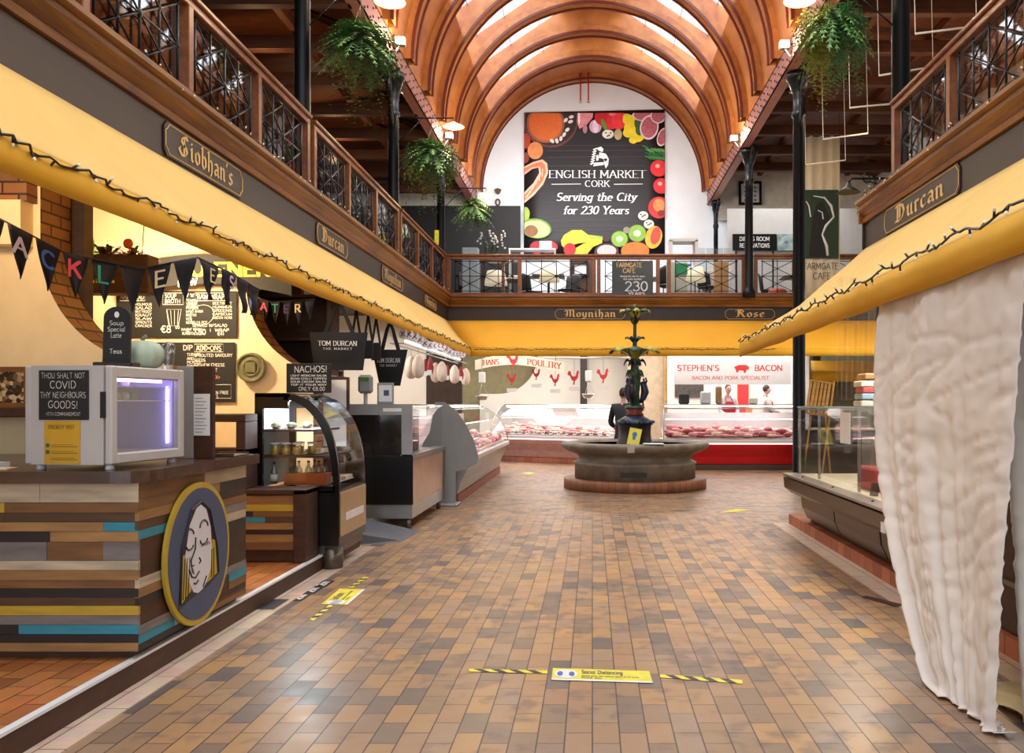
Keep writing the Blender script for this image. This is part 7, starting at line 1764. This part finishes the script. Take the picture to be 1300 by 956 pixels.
for i, (px, py, s, lb) in enumerate(((632, 243, .11, 'small dark shield trophy on the far white wall'), (632, 257, .09, 'small dark ring ornament under the trophy on the far wall'))):
    x, y, z = at(px, py, 25.95); t = thing('wall_ornament', lb, 'ornament', (x, y, z)); mm = MB(mat('dark_bronze', '4a3a2a', .5, .4))
    if i: mm.tube([(s * .7 * math.cos(a), -.02, s * math.sin(a)) for a in [2 * PI * k / 16 for k in range(16)]], .025, 6, closed=True)
    else: mm.prism([(-s, .05), (-s * .6, -.06), (0, -.1), (s * .6, -.06), (s, .05), (0, .09)], (0, 0, 0), (1, 0, 0), (0, 0, 1), (0, -.05, 0))
    mm.build('casting', t)
# dining room sign, green banner
a, b = at(930, 318, 24.5), at(986, 297, 24.5)
t = thing('cafe_sign', 'black sign reading Dining Room Reservations', 'sign', (a[0], 24.5, a[2])); w_, h = b[0] - a[0], b[2] - a[2]
mm = MB(black_pl); mm.box(0, w_, 0, .03, 0, h, .003); mm.build('board', t)
mm = MB(white_pl); text(mm, 'DINING ROOM', (w_ * .5, -.003, h * .58), U, Vv, h * .24, wid=.14, thin=.12, width=w_ * .68); text(mm, 'RESERVATIONS', (w_ * .5, -.003, h * .18), U, Vv, h * .24, wid=.14, thin=.12, width=w_ * .68); mm.build('lettering', t)
mm = MB(black_pl)
for x in (.1, w_ - .1): mm.box(x - .02, x + .02, .0, .03, -(a[2] - 3.98), 0)
mm.build('leg', t)
a, b = at(987, 318, 24.5), at(1010, 297, 24.5); tag(MB(mat('screen_photo', '8ea4a8', .2, var=.6, scale=6)).box(a[0], b[0], 24.5, 24.58, a[2], b[2]).build('wall_screen'), 'small pale framed screen right of the dining room sign', 'screen')
t = thing('hanging_banner', 'tall green and cream cafe banner with a white line figure', 'banner', (5.16, 19.5, 3.75)); hw = .41
cm = mat('banner_cream', 'd8cbb0', .8, var=.08, stretch=(9, 1, 1)); gm = mat('banner_green', '1f3a28', .7, var=.1)
mm = MB(cm); mm.grid(lambda u, v: (-hw + 2 * hw * u, .02 * math.sin(u * 22), 3.78 * v), 30, 4); mm.build('cloth', t, solid=.004)
mm = MB(gm); mm.box(-hw * 1.02, hw * .9, -.05, -.03, 1.02, 2.56); mm.build('green_panel', t)
mm = MB(mat('figure_black', '121214', .7)); mm.prism([(-.3, 1.05), (-.22, 1.9), (-.12, 2.25), (.0, 2.3), (.1, 2.1), (.2, 1.9), (.06, 1.75), (.0, 1.5), (.1, 1.05)], (0, -.052, 0), (1, 0, 0), (0, 0, 1), (0, -.002, 0))
mm.use(white_pl).tube([(.12, -.056, 1.08), (.1, -.056, 1.3), (.0, -.056, 1.55), (.08, -.056, 1.75), (.26, -.056, 1.95), (.2, -.056, 2.2), (.05, -.056, 2.38), (-.2, -.056, 2.42)], [.03, .035, .02, .03, .02, .03, .02, .008], 5)
mm.tube([(-.36, -.056, 2.3), (-.3, -.056, 2.2), (-.26, -.056, 1.95)], .014, 4); mm.tube([(-.1, -.056, 2.1), (0, -.056, 2.05), (.02, -.056, 1.9)], .012, 4); mm.build('figure_drawing', t)
mm = MB(mat('letter_grey', '3c3c3e', .7)); text(mm, 'FARMGATE', (-.02, -.03, .78), U, Vv, .14, wid=.1, thin=.09, width=.78); text(mm, 'CAFE', (.0, -.03, .56), U, Vv, .14, wid=.1, thin=.09, width=.4); mm.build('lettering', t)
mm = MB(iron); mm.tube([(-.45, 0, 3.78), (.45, 0, 3.78)], .015, 6); mm.build('rod', t)
for x in (-.4, .4): mm = MB(cable_m); mm.tube([(x, 0, 3.78), (x, 0, 4.32)], .005, 4); mm.build('cord', t)
# farmgate 230 board on the balustrade
a, b = at(777, 376, 20.4), at(829, 331, 20.4); w_, h = b[0] - a[0], b[2] - a[2]
t = thing('cafe_board', 'black board reading Farmgate Cafe 230 hung on the far balustrade', 'sign', (a[0], 20.40, a[2]))
mm = MB(black_pl); mm.box(0, w_, 0, .03, 0, h, .004); mm.build('board', t)
mm = MB(gold); text(mm, 'FARMGATE', (w_ * .42, -.003, h * .82), U, Vv, h * .12, wid=.16, thin=.12, width=w_ * .62); text(mm, 'CAFE', (w_ * .42, -.003, h * .66), U, Vv, h * .12, wid=.16, thin=.12, width=w_ * .3); mm.build('heading', t)
mm = MB(white_pl); text(mm, '230', (w_ * .6, -.003, h * .15), U, Vv, h * .26, wid=.1, thin=.07, width=w_ * .56); text(mm, 'serving the city for years', (w_ * .5, -.003, h * .54), U, Vv, h * .05, wid=.14, thin=.12, width=w_ * .6); text(mm, 'the cork market', (w_ * .5, -.003, h * .46), U, Vv, h * .05, wid=.14, thin=.12, width=w_ * .45); text(mm, 'YEARS', (w_ * .6, -.003, h * .03), U, Vv, h * .08, wid=.14, thin=.12, width=w_ * .4); mm.build('lettering', t)
# shelf trolley with crockery, box display, glass screens, flower trough, chairs, tables, lamp shade reflections
ZG = 3.98
t = thing('serving_shelf', 'white two tier serving shelf in front of the left of the banner', 'shelf', (-1.6, 23.2, ZG))
for z in (.9, 1.35, 1.62): mm = MB(white_pl); mm.box(-.62, .62, -.22, .22, z, z + .035); mm.build('shelf', t)
for x in (-.6, .6):
    for y in (-.2, .2): mm = MB(steel); mm.box(x - .015, x + .015, y - .015, y + .015, 0, 1.66); mm.build('leg', t)
for i, (x, z, n, lb) in enumerate(((.35, 1.657, 7, 'stack of white menus on top of the serving shelf'), (-.35, 1.387, 4, 'stack of white plates on the left of the serving shelf'), (.3, 1.387, 4, 'stack of white plates on the right of the serving shelf'))):
    b = MB(white_pl)
    for k in range(n): b.box(-.16 + .004 * (k % 2), .16, -.12, .12, k * .03, k * .03 + .024) if i == 0 else b.lathe([(.08, k * .03), (.15, k * .03 + .02), (.15, k * .03 + .026)], n=18)
    o = b.build('crockery'); o.location = (-1.6 + x, 23.2, ZG + z); tag(o, lb, 'crockery')
t = thing('flower_trough', 'wooden trough of white orchids on the far rail', 'flower trough', (-2.48, 21.2, ZG)); mm = MB(rail_wood); mm.box(-.4, .4, -.12, .12, .98, 1.16, .01); mm.build('trough', t)
for x in (-.3, .3): mm = MB(rail_wood); mm.box(x - .03, x + .03, -.1, .1, 0, .98); mm.build('leg', t)
for k in range(14):
    mm = MB(g3); x = R.uniform(-.15, .15); l = R.uniform(-.3, .3); hgt = R.uniform(.3, .65); mm.tube([(x, 0, 1.16), (x + l * .3, R.uniform(-.05, .05), 1.16 + hgt * .6), (x + l, R.uniform(-.1, .1), 1.16 + hgt)], .008, 4)
    e_ = mm.v[-1]
    mm.use(white_pl)
    for q in range(3): mm.sphere((e_.x + R.uniform(-.05, .05), e_.y, e_.z - q * .06), (.028, .02, .028), 6, 4)
    mm.build('orchid_stem', t)
t = thing('display_case', 'white framed counter display box at the right edge of the banner', 'display case', (2.35, 22.6, ZG))
mm = MB(white_pl); mm.box(-.4, .4, -.25, .25, 0, .95, .01); mm.build('cabinet', t)
mm = MB(white_pl)
for x0, x1 in ((-.36, -.28), (.3, .38)): mm.box(x0, x1, -.25, .25, .95, 1.75)
mm.box(-.36, .38, -.25, .25, 1.72, 1.8); mm.build('case_frame', t)
mm = MB(mat('sky_blue_tub', '2f6fc0', .5)); mm.box(.02, .2, -.15, 0, .96, 1.15); mm.build('blue_tub', t)
t = thing('glass_screen', 'row of clear glass screens right of the white display box', 'screen', (3.1, 22.4, ZG)); mm = MB(white_pl); mm.box(-.3, .45, -.2, .2, 0, .95, .01); mm.build('counter', t)
mm = MB(glass('frost', (.85, .9, .9), .12, .2))
for x in (-.28, -.05, .18, .4): mm.box(x - .1, x + .1, -.01, .01, .95, 1.55)
mm.build('panes', t)
ch_m = mat('pale_chair', 'bfc4c0', .5, var=.08); tb_d = mat('cafe_dark', '2a2c2e', .5, var=.2)
def cafe_chair(loc, rz, lab):
    t = thing('cafe_chair', lab, 'chair', loc, rz); mm = MB(tb_d); mm.box(-.22, .22, -.22, .22, .42, .47, .015); mm.build('seat', t)
    mm = MB(tb_d); mm.grid(lambda u, v: (-.22 + .44 * u, .2 + .05 * math.sin(PI * u) + .06 * v, .47 + .45 * v - .08 * v * abs(u - .5) * 2), 8, 5); mm.build('backrest', t, solid=.02)
    for x in (-.19, .19):
        for y in (-.19, .19): mm = MB(tb_d); mm.tube([(x, y, .42), (x * 1.1, y * 1.1, 0)], .015, 6); mm.build('leg', t)
    return t
c0_ = cafe_chair((-3.1, 21.8, ZG), .4, 'dark cafe chair behind the left end of the far balustrade')
for i, (x, y, r_, lb) in enumerate(((-1.6, 22.75, 2.4, 'dark cafe chair turned sideways behind the second far lattice panel'), (-.6, 22.3, -.5, 'dark cafe chair below the banner left of centre'), (1.9, 21.5, 2.8, 'dark cafe chair behind the far lattice panel right of the cafe board'), (2.95, 21.75, .6, 'dark cafe chair nearest the black column on the far gallery'), (4.6, 22.4, 1.2, 'dark cafe chair behind the lattice right of the black column'))): dup(c0_, (x, y, ZG), r_, lb)
def cafe_table(loc, lab):
    t = thing('cafe_table', lab, 'table', loc); mm = MB(mat('table_top', 'c4c0b8', .4)); mm.box(-.4, .4, -.4, .4, .72, .75, .01); mm.build('tabletop', t); mm = MB(tb_d); mm.lathe([(.22, 0), (.2, .03), (.03, .06), (.03, .72)], n=16); mm.build('pedestal', t); return t
t0 = cafe_table((-2.3, 22.55, ZG), 'pale cafe table behind the left far lattice panel')
for x, y, lb in ((-1.1, 21.8, 'pale cafe table behind the second far lattice panel'), (1.35, 22.3, 'pale cafe table behind the lattice next to the cafe board'), (5.2, 22.0, 'pale cafe table behind the lattice right of the black column')): dup(t0, (x, y, ZG), 0, lb)
def shade_reflection(loc, lab, w_=.3):  # added stand and shade in place of a pendant lamp's reflection in glass
    t = thing('reflected_shade', lab, 'lamp', loc); mm = MB(tb_d); mm.lathe([(.15, 0), (.14, .03), (.015, .05), (.015, .55)], n=14); mm.build('stand', t)
    mm = MB(mat('lamp_shade_cream', 'e6e2cf', .7, emit=.35, ecol=hx('f5e6c0'))); mm.lathe([(w_, .5), (w_ * .72, .85)], n=20); mm.build('lamp_shade', t); return t
shade_reflection((-2.42, 21.7, ZG), 'cream shade of a reflected pendant lamp behind the first far lattice panel', .3); shade_reflection((-1.05, 21.1, ZG), 'cream shade of a reflected pendant lamp behind the second far lattice panel', .26); shade_reflection((2.5, 21.1, ZG), 'cream shade of a reflected pendant lamp left of the black far column', .27)
framed('small white framed picture behind the second far lattice panel', 727, 333, 747, 350, 23.6, black_pl, white_pl, .05)['_x'] = 1
tag(MB(mat('dark_cupboard', '4a2c1c', .5, var=.2)).box(-.62, .1, 23.7, 24.1, ZG, 5.45, .01).build('cupboard'), 'brown cupboard behind the lattice below the banner', 'cupboard')
tag(MB(mat('leaflet_rack', 'c8ccc4', .6, var=.1)).box(1.8, 2.3, 21.0, 21.1, ZG, 4.95, .01).build('notice_rack'), 'pale notice rack with green header behind the lattice beside the cafe board', 'notice rack')
tag(MB(mat('header_green', '2f9a6a', .6)).box(2.0, 2.3, 20.96, 20.995, 4.65, 4.9).build('notice_header'), 'green notice pinned to the pale rack', 'notice')
tag(MB(mat('tan_panel', 'b08a60', .6)).box(3.0, 3.35, 21.3, 21.4, ZG, 5.0, .01).build('tan_screen'), 'tan upright panel just left of the black far column', 'panel')
t = thing('terracotta_pot', 'orange red pot behind the lattice right of the black far column', 'pot', (4.55, 21.3, ZG)); mm = MB(mat('terracotta', 'c8583a', .6)); mm.lathe([(.16, 0), (.24, .2), (.22, .32), (.12, .36)], n=20); mm.build('pot', t)
tag(MB(mat('carton_blue', 'a9bccb', .5)).box(-2.9 - .25, -2.5 - .25, 20.9, 21.1, ZG, 5.28, .02).build('water_tank'), 'pale blue plastic container at the left end of the far rail', 'container')

# ================================================================== HANGING PLANTS AND LAMPS
fern_c = [mat('fern_green', '5b8a4a', .5, var=.25), mat('fern_light', '86ab62', .5, var=.2), mat('fern_dark', '2d4f2c', .5, var=.25)]
def fern(loc, lab, rad, n, seed, ztop, trail=0, tcols=None, drop=.55):
    rr = random.Random(seed); t = thing('hanging_fern', lab, 'plant', loc)
    mm = MB(mat('basket_moss', '3a2f1e', .9, var=.3)); mm.lathe([(0, -.16), (.12, -.14), (.17, -.04), (.18, .04)], n=18); mm.build('basket', t)
    mm = MB(fern_c[0])
    for i in range(n):
        mm.use(fern_c[rr.choice((0, 0, 1, 2))]); a = rr.uniform(0, 2 * PI); el = rr.uniform(-.35, 1.25); L_ = rad * rr.uniform(.75, 1.15)
        d = Vector((math.cos(a) * math.cos(el), math.sin(a) * math.cos(el), math.sin(el))); s_ = Vector((-math.sin(a), math.cos(a), 0)); K = 9
        P = [d * (L_ * k / K) + Vector((0, 0, -drop * L_ * (k / K) ** 2)) for k in range(K + 1)]
        for k in range(1, K):
            w_ = .075 * rad * 2 * math.sin(PI * min(.98, .15 + k / K * .8))
            fwd = (P[k + 1] - P[k]) * .55
            for sg in (-1, 1):
                tip = P[k] + s_ * sg * w_ + fwd * .7 + Vector((0, 0, -w_ * .25)); mm.poly([P[k] - fwd * .4, P[k] + fwd * .5, tip])
        for k in range(K): mm.poly([P[k] - s_ * .003, P[k] + s_ * .003, P[k + 1] + s_ * .003, P[k + 1] - s_ * .003])
    mm.build('fronds', t)
    if trail:
        mm = MB(tcols[0])
        for i in range(trail):
            a = rr.uniform(0, 2 * PI); r0 = rad * rr.uniform(.15, .8); ln = rad * rr.uniform(.5, 1.0) * (2.3 if rr.random() < .3 else 1.5); x0, y0_ = r0 * math.cos(a), r0 * math.sin(a)
            side = x0 / rad; m_ = tcols[0] if side < -.15 else tcols[1 if rr.random() < .6 else 2]
            N = int(ln / .035)
            for k in range(N):
                z = .12 - .035 * k + rr.uniform(-.01, .01); x = x0 * (1 + .15 * math.sin(k * .25)) + rr.uniform(-.03, .03); y = y0_ + rr.uniform(-.03, .03)
                mm.use(m_); s = .022 * rr.uniform(.7, 1.3); an = rr.uniform(0, 2 * PI); ux, uy = math.cos(an), math.sin(an); tz = rr.uniform(-.6, .2)
                mm.poly([(x, y, z), (x + s * ux - s * .6 * uy, y + s * uy + s * .6 * ux, z + s * tz), (x + 2 * s * ux, y + 2 * s * uy, z + s * tz * 2), (x + s * ux + s * .6 * uy, y + s * uy - s * .6 * ux, z + s * tz)])
        mm.build('trailing_leaves', t)
    for a in (0, 2.09, 4.19): mm = MB(cable_m); mm.tube([(.17 * math.cos(a), .17 * math.sin(a), .03), (0, 0, min(.45, ztop))], .004, 4); mm.build('chain', t)
    mm = MB(cable_m); mm.tube([(0, 0, min(.45, ztop) - .01), (0, 0, ztop)], .005, 4); mm.build('hook', t)
    return t
AZ = 6.62
fern((-2.86, 10.7, 5.98), 'big arching fern hanging before the left gallery, nearest the viewer', .53, 300, 1, AZ - 5.98, 90, (fern_c[0], fern_c[2], fern_c[2]))
fern((-2.9, 15.6, 6.02), 'hanging fern with trailing stems at the second left column', .56, 210, 2, AZ - 6.02, 130, (fern_c[0], fern_c[0], fern_c[2]))
fern((-2.83, 20.55, 6.15), 'round hanging fern at the far end of the left gallery', .54, 220, 3, AZ - 6.15, 0)
fern((2.9, 10.45, 6.08), 'hanging basket with long trailing ivy before the right gallery', .5, 170, 4, .45, 330, (mat('ivy_yellow', '8a9440', .5, var=.2), g4, fern_c[0]), .8)
glow_w = mat('bulb_glow', 'fff0c8', .3, emit=22, ecol=(1, .78, .42))
def dish_lamp(x0, x1, y, z, lab, e=28):
    t = thing('dish_lamp', lab, 'lamp', (x1, y, z)); mm = MB(iron); mm.tube([(x0 - x1, 0, .1), (0, 0, .1), (0, 0, .02)], .014, 6); mm.tube([(x0 - x1, 0, -.35), ((x0 - x1) * .55, 0, .1)], .01, 5); mm.build('bracket_arm', t)
    mm = MB(mat('enamel_shade', 'e0c89a', .3, var=.05)); mm.lathe([(.03, .03), (.07, .0), (.17, -.04), (.19, -.055)], n=28); ls = mm.build('lamp_shade', t, solid=.006)
    mm = MB(glow_w); mm.sphere((0, 0, -.06), (.05, .05, .06), 12, 8); mm.build('bulb', ls)
    lamp('dish_lamp_light', 'POINT', (x1, y, z - .18), e, (1, .76, .45), radius=.06); return t
dish_lamp(-3.5, -2.5, 10.7, 6.52, 'glowing dish lamp above the nearest left fern')
dish_lamp(-3.5, -2.5, 15.6, 6.55, 'glowing dish lamp beside the second left fern')
dish_lamp(-3.5, -2.52, 20.55, 6.52, 'glowing dish lamp above the far left fern')
dish_lamp(3.62, 2.5, 10.45, 6.42, 'glowing dish lamp at the top right by the trailing basket')
fl_m = mat('flood_glow', 'ffffff', .3, emit=26, ecol=(1, .88, .68))
def flood(x, y, z, s, lab, e=50):
    t = thing('floodlight', lab, 'lamp', (x, y, z)); mm = MB(mat('flood_body', '8a8a88', .4, .5)); mm.box(-.09, .09, -.07, .07, 0, .14, .015); mm.tube([(s * .02, 0, .0), (s * .1, 0, -.12), (s * .2, 0, -.12)], .015, 6); mm.build('housing', t)
    mm = MB(fl_m); mm.box(-.07, .07, -.078, -.07, .015, .125); mm.build('lens', t); lamp('floodlight_light', 'POINT', (x - s * .15, y - .25, z + .05), e, (1, .84, .62), radius=.08); return t
flood(-3.3, 14.9, 7.66, -1, 'bright floodlight on the left girder above the second fern'); flood(3.3, 14.9, 7.6, 1, 'bright floodlight on the right girder shining as a star')
flood(-3.3, 20.0, 7.62, -1, 'small floodlight on the far left girder', 40); flood(3.3, 20.2, 7.62, 1, 'small floodlight on the far right girder', 40)
t = thing('street_lamp', 'black scrolled bracket lamp hanging from the right column', 'lamp', (3.62, 10.45, 4.2)); mm = MB(iron); mm.tube([(0, 0, .02), (-.5, 0, .02), (-.53, 0, -.03)], .014, 6)
mm.tube([(-.02, 0, -.16), (-.12, 0, -.06), (-.26, 0, -.02), (-.36, 0, .0)], .009, 5); mm.tube([(-.3 + .07 * math.cos(a) * (1 - a / 12), 0, .02 + .09 * math.sin(a) * (1 - a / 12)) for a in [k * .4 for k in range(20)]], .007, 4); mm.build('scroll_bracket', t)
mm = MB(mat('lamp_grey_iron', '4a4844', .4, .5)); mm.lathe([(.02, -.03), (.035, -.07), (.06, -.09), (.14, -.15)], (-.53, 0, 0), 20); mm.build('lamp_shade', t)
# trapeze frames
wbar = mat('white_bar', 'e2ddd2', .5, var=.05)
tr = [((1162, 43), (1241, 33)), ((1116, 96), (1188, 84)), ((1079, 137), (1128, 132)), ((1045, 177), (1102, 169)), ((1023, 209), (1067, 204))]
for i, (l, r_) in enumerate(tr):
    Y = 4.8 * F / (VPY - l[1]); a = Vector(at(l[0], l[1], Y)); b = Vector(at(r_[0], r_[1], Y)); ln = (.82 if i in (2, 3) else .8); b = a + (b - a).normalized() * ln
    t = thing('hanging_bar', ['nearest white bar hung on two cords over the right gallery', 'second white bar hung on two cords over the right gallery', 'third white bar hung on cords, just left of the thick column', 'fourth white bar hung on cords below the trailing basket', 'farthest white bar hung on cords before the cream banner'][i], 'hanging bar', tuple(a))
    mm = MB(wbar); mm.tube([(0, 0, 0), b - a], .014, 6); mm.build('bar', t)
    for p in (Vector((0, 0, 0)), b - a): mm = MB(wbar); mm.tube([p, p + Vector((-.05, 0, 8.7 - a.z - p.z))], .006, 4); mm.build('cord', t)
# notice on column, items on the left gallery
tag(MB(mat('hi_yellow', 'e8e02a', .6, emit=0)).box(-3.72, -3.62, 20.43, 20.44, 5.25, 5.6).build('column_notice'), 'small bright yellow notice on the far left column', 'notice')
for i, (y, s, lb) in enumerate(((15.9 + .8, .3, 'vase of white flowers on a table behind the left balustrade'), (18.3, .34, 'bowl of cream flowers on a table behind the far left balustrade'))):
    t = thing('flower_vase', lb, 'flowers', (-4.1, y, ZG + .75)); mm = MB(white_pl); mm.lathe([(.05, 0), (.08, .08), (.05, .2)], n=14); mm.build('vase', t)
    mm = MB(white_pl)
    for k in range(26): mm.sphere((R.uniform(-.18, .18), R.uniform(-.18, .18), .42 + R.uniform(-.12, .16)), .05, 7, 5)
    mm.build('blooms', t); dup(t0, (-4.1, y, ZG), 0, 'pale cafe table under the flowers on the left gallery, ' + ('nearer' if i == 0 else 'farther') + ' one')

# ================================================================== FLOOR STICKERS
def gf(px, py, z=.002): Y = (EYE - z) * F / (py - VPY); return ((px - VPX) * Y / F, Y, z)
tyel = mat('sticker_yellow', 'd9cf3a', .5, var=.12, scale=12); tblk = mat('tape_black', '242226', .5)
def quad(mb, P, z): mb.poly([gf(p[0], p[1], z) for p in P])
def sticker(name, lab, cat, P, inner=None, text_=None, band=None):
    o_ = gf(*P[0]); t = thing(name, lab, cat, (o_[0], o_[1], 0))
    mm = MB(tyel); quad(mm, P, .003); b_ = [gf(p[0], p[1], .0005) for p in P]; mm.build('sheet', t, world=True)
    if inner: inner(t)
    return t
def bil(P, u, v, z=.004):
    a, b, c, d = [Vector(gf(p[0], p[1], z)) for p in P]; return a.lerp(b, u).lerp(d.lerp(c, u), v)
def deco(P):
    def f(t):
        mm = MB(white_pl); mm.poly([bil(P, 0, .88), bil(P, 1, .88), bil(P, 1, 1), bil(P, 0, 1)]); mm.poly([bil(P, .14 + .12 * math.cos(a), .45 + .36 * math.sin(a)) for a in [2 * PI * k / 20 for k in range(20)]]); mm.build('white_print', t, world=True)
        mm = MB(mat('sticker_ink', '3a3c4a', .6)); o_ = bil(P, .3, .38, .0045); u = (bil(P, 1, .3) - bil(P, 0, .3)); v = (bil(P, 0, 0) - bil(P, 0, 1)); hh = v.length * .28
        text(mm, 'Social Distancing', o_, u, v, hh, wid=.17, thin=.14, align='l', width=u.length * .42)
        text(mm, 'please keep two metres apart at all times', bil(P, .3, .62, .0045), u, v, hh * .4, wid=.14, thin=.12, align='l', width=u.length * .58); text(mm, 'thank you', bil(P, .3, .78, .0045), u, v, hh * .4, wid=.14, thin=.12, align='l', width=u.length * .2)
        mm.use(mat('sticker_blue', '3a62a8', .6)); 
        for s in (-1, 1): mm.poly([bil(P, .14 + s * (.06 + .03 * math.cos(a)), .45 + .2 * math.sin(a), .0046) for a in [2 * PI * k / 12 for k in range(12)]])
        mm.build('print', t, world=True)
    return f
P1 = [(702, 848), (824, 852), (829, 867), (700, 863)]
sticker('floor_sticker', 'yellow social distancing sticker on the floor at the bottom centre', 'floor sticker', P1, deco(P1))
P2 = [(408, 767), (431, 747.5), (464, 748), (441, 767.5)]
P2r = [P2[1], P2[0], P2[3], P2[2]]
P2b = [(408, 767), (431, 747.4), (464, 747.8), (441, 767.6)]
sticker('floor_sticker', 'yellow social distancing sticker on the floor by the left gutter', 'floor sticker', P2b, deco(P2b))
def tape(lab, P, n):
    o_ = gf(*P[0]); t = thing('hazard_tape', lab, 'floor tape', (o_[0], o_[1], 0)); mm = MB(tyel)
    for k in range(n):
        mm.use(tyel if k % 2 == 0 else tblk); a, b = k / n, (k + 1) / n; sk = .45 / n
        mm.poly([bil(P, max(0, a - sk), 0, .003), bil(P, max(0, min(1, b - sk)) if k < n - 1 else 1, 0, .003), bil(P, min(1, b + sk) if k < n - 1 else 1, 1, .003), bil(P, a + sk if k else 0, 1, .003)])
    mm.build('tape', t, world=True)
tape('black and yellow tape left of the bottom centre sticker', [(595, 849), (695, 851), (695, 855), (596, 852.5)], 9)
tape('black and yellow tape right of the bottom centre sticker', [(838, 856), (942, 863), (943, 868), (838, 860)], 9)
tape('black and yellow tape nearer than the left sticker', [(393, 786), (418, 768), (423, 769), (398, 788)], 7)
tape('black and yellow tape beyond the left sticker', [(442, 746), (463, 732), (468, 733), (448, 746)], 7)
P3 = [(912, 651), (934, 646), (956, 647), (935, 650)]
o = MB(tyel); quad(o, P3, .003); tag(o.build('floor_sticker'), 'small faded yellow sticker on the floor right of the fountain', 'floor sticker')
P4 = [(662, 601), (672, 599), (680, 600.5), (672, 602.5)]
o = MB(tyel); quad(o, P4, .003); tag(o.build('floor_sticker'), 'small faded yellow sticker on the floor left of the fountain', 'floor sticker')
for i, (px, py) in enumerate(((382, 758), (398, 749), (412, 741))):
    o_ = gf(px, py); t = thing('floor_stencil', ['nearest', 'middle', 'farthest'][i] + ' of three white stencils on dark squares beside the left gutter', 'floor marking', (o_[0], o_[1], 0)); mm = MB(tblk); mm.box(-.05, .05, -.13, .13, .001, .003); mm.build('ground', t); mm = MB(white_pl); text(mm, '2m', (0.02, -.0, .0038), (0, 1, 0), (-1, 0, 0), .07, wid=.2, thin=.16, width=.16); mm.build('stencil', t)
P5 = [(1093, 757), (1100, 756), (1150, 768), (1140, 770)]
o = MB(mat('drain_steel', '5a4a42', .4, .6)); quad(o, P5, .008); tag(o.build('drain_cover'), 'small metal drain cover at the foot of the right kerb', 'drain')
t = thing('drain_cover', 'dark curved drain opening in the left gutter beside the low counter', 'drain', gf(344, 768)[:2] + (.0,)); mm = MB(sblk); mm.box(-.08, .08, -.16, .16, .0065, .010, .001); mm.build('grate', t)
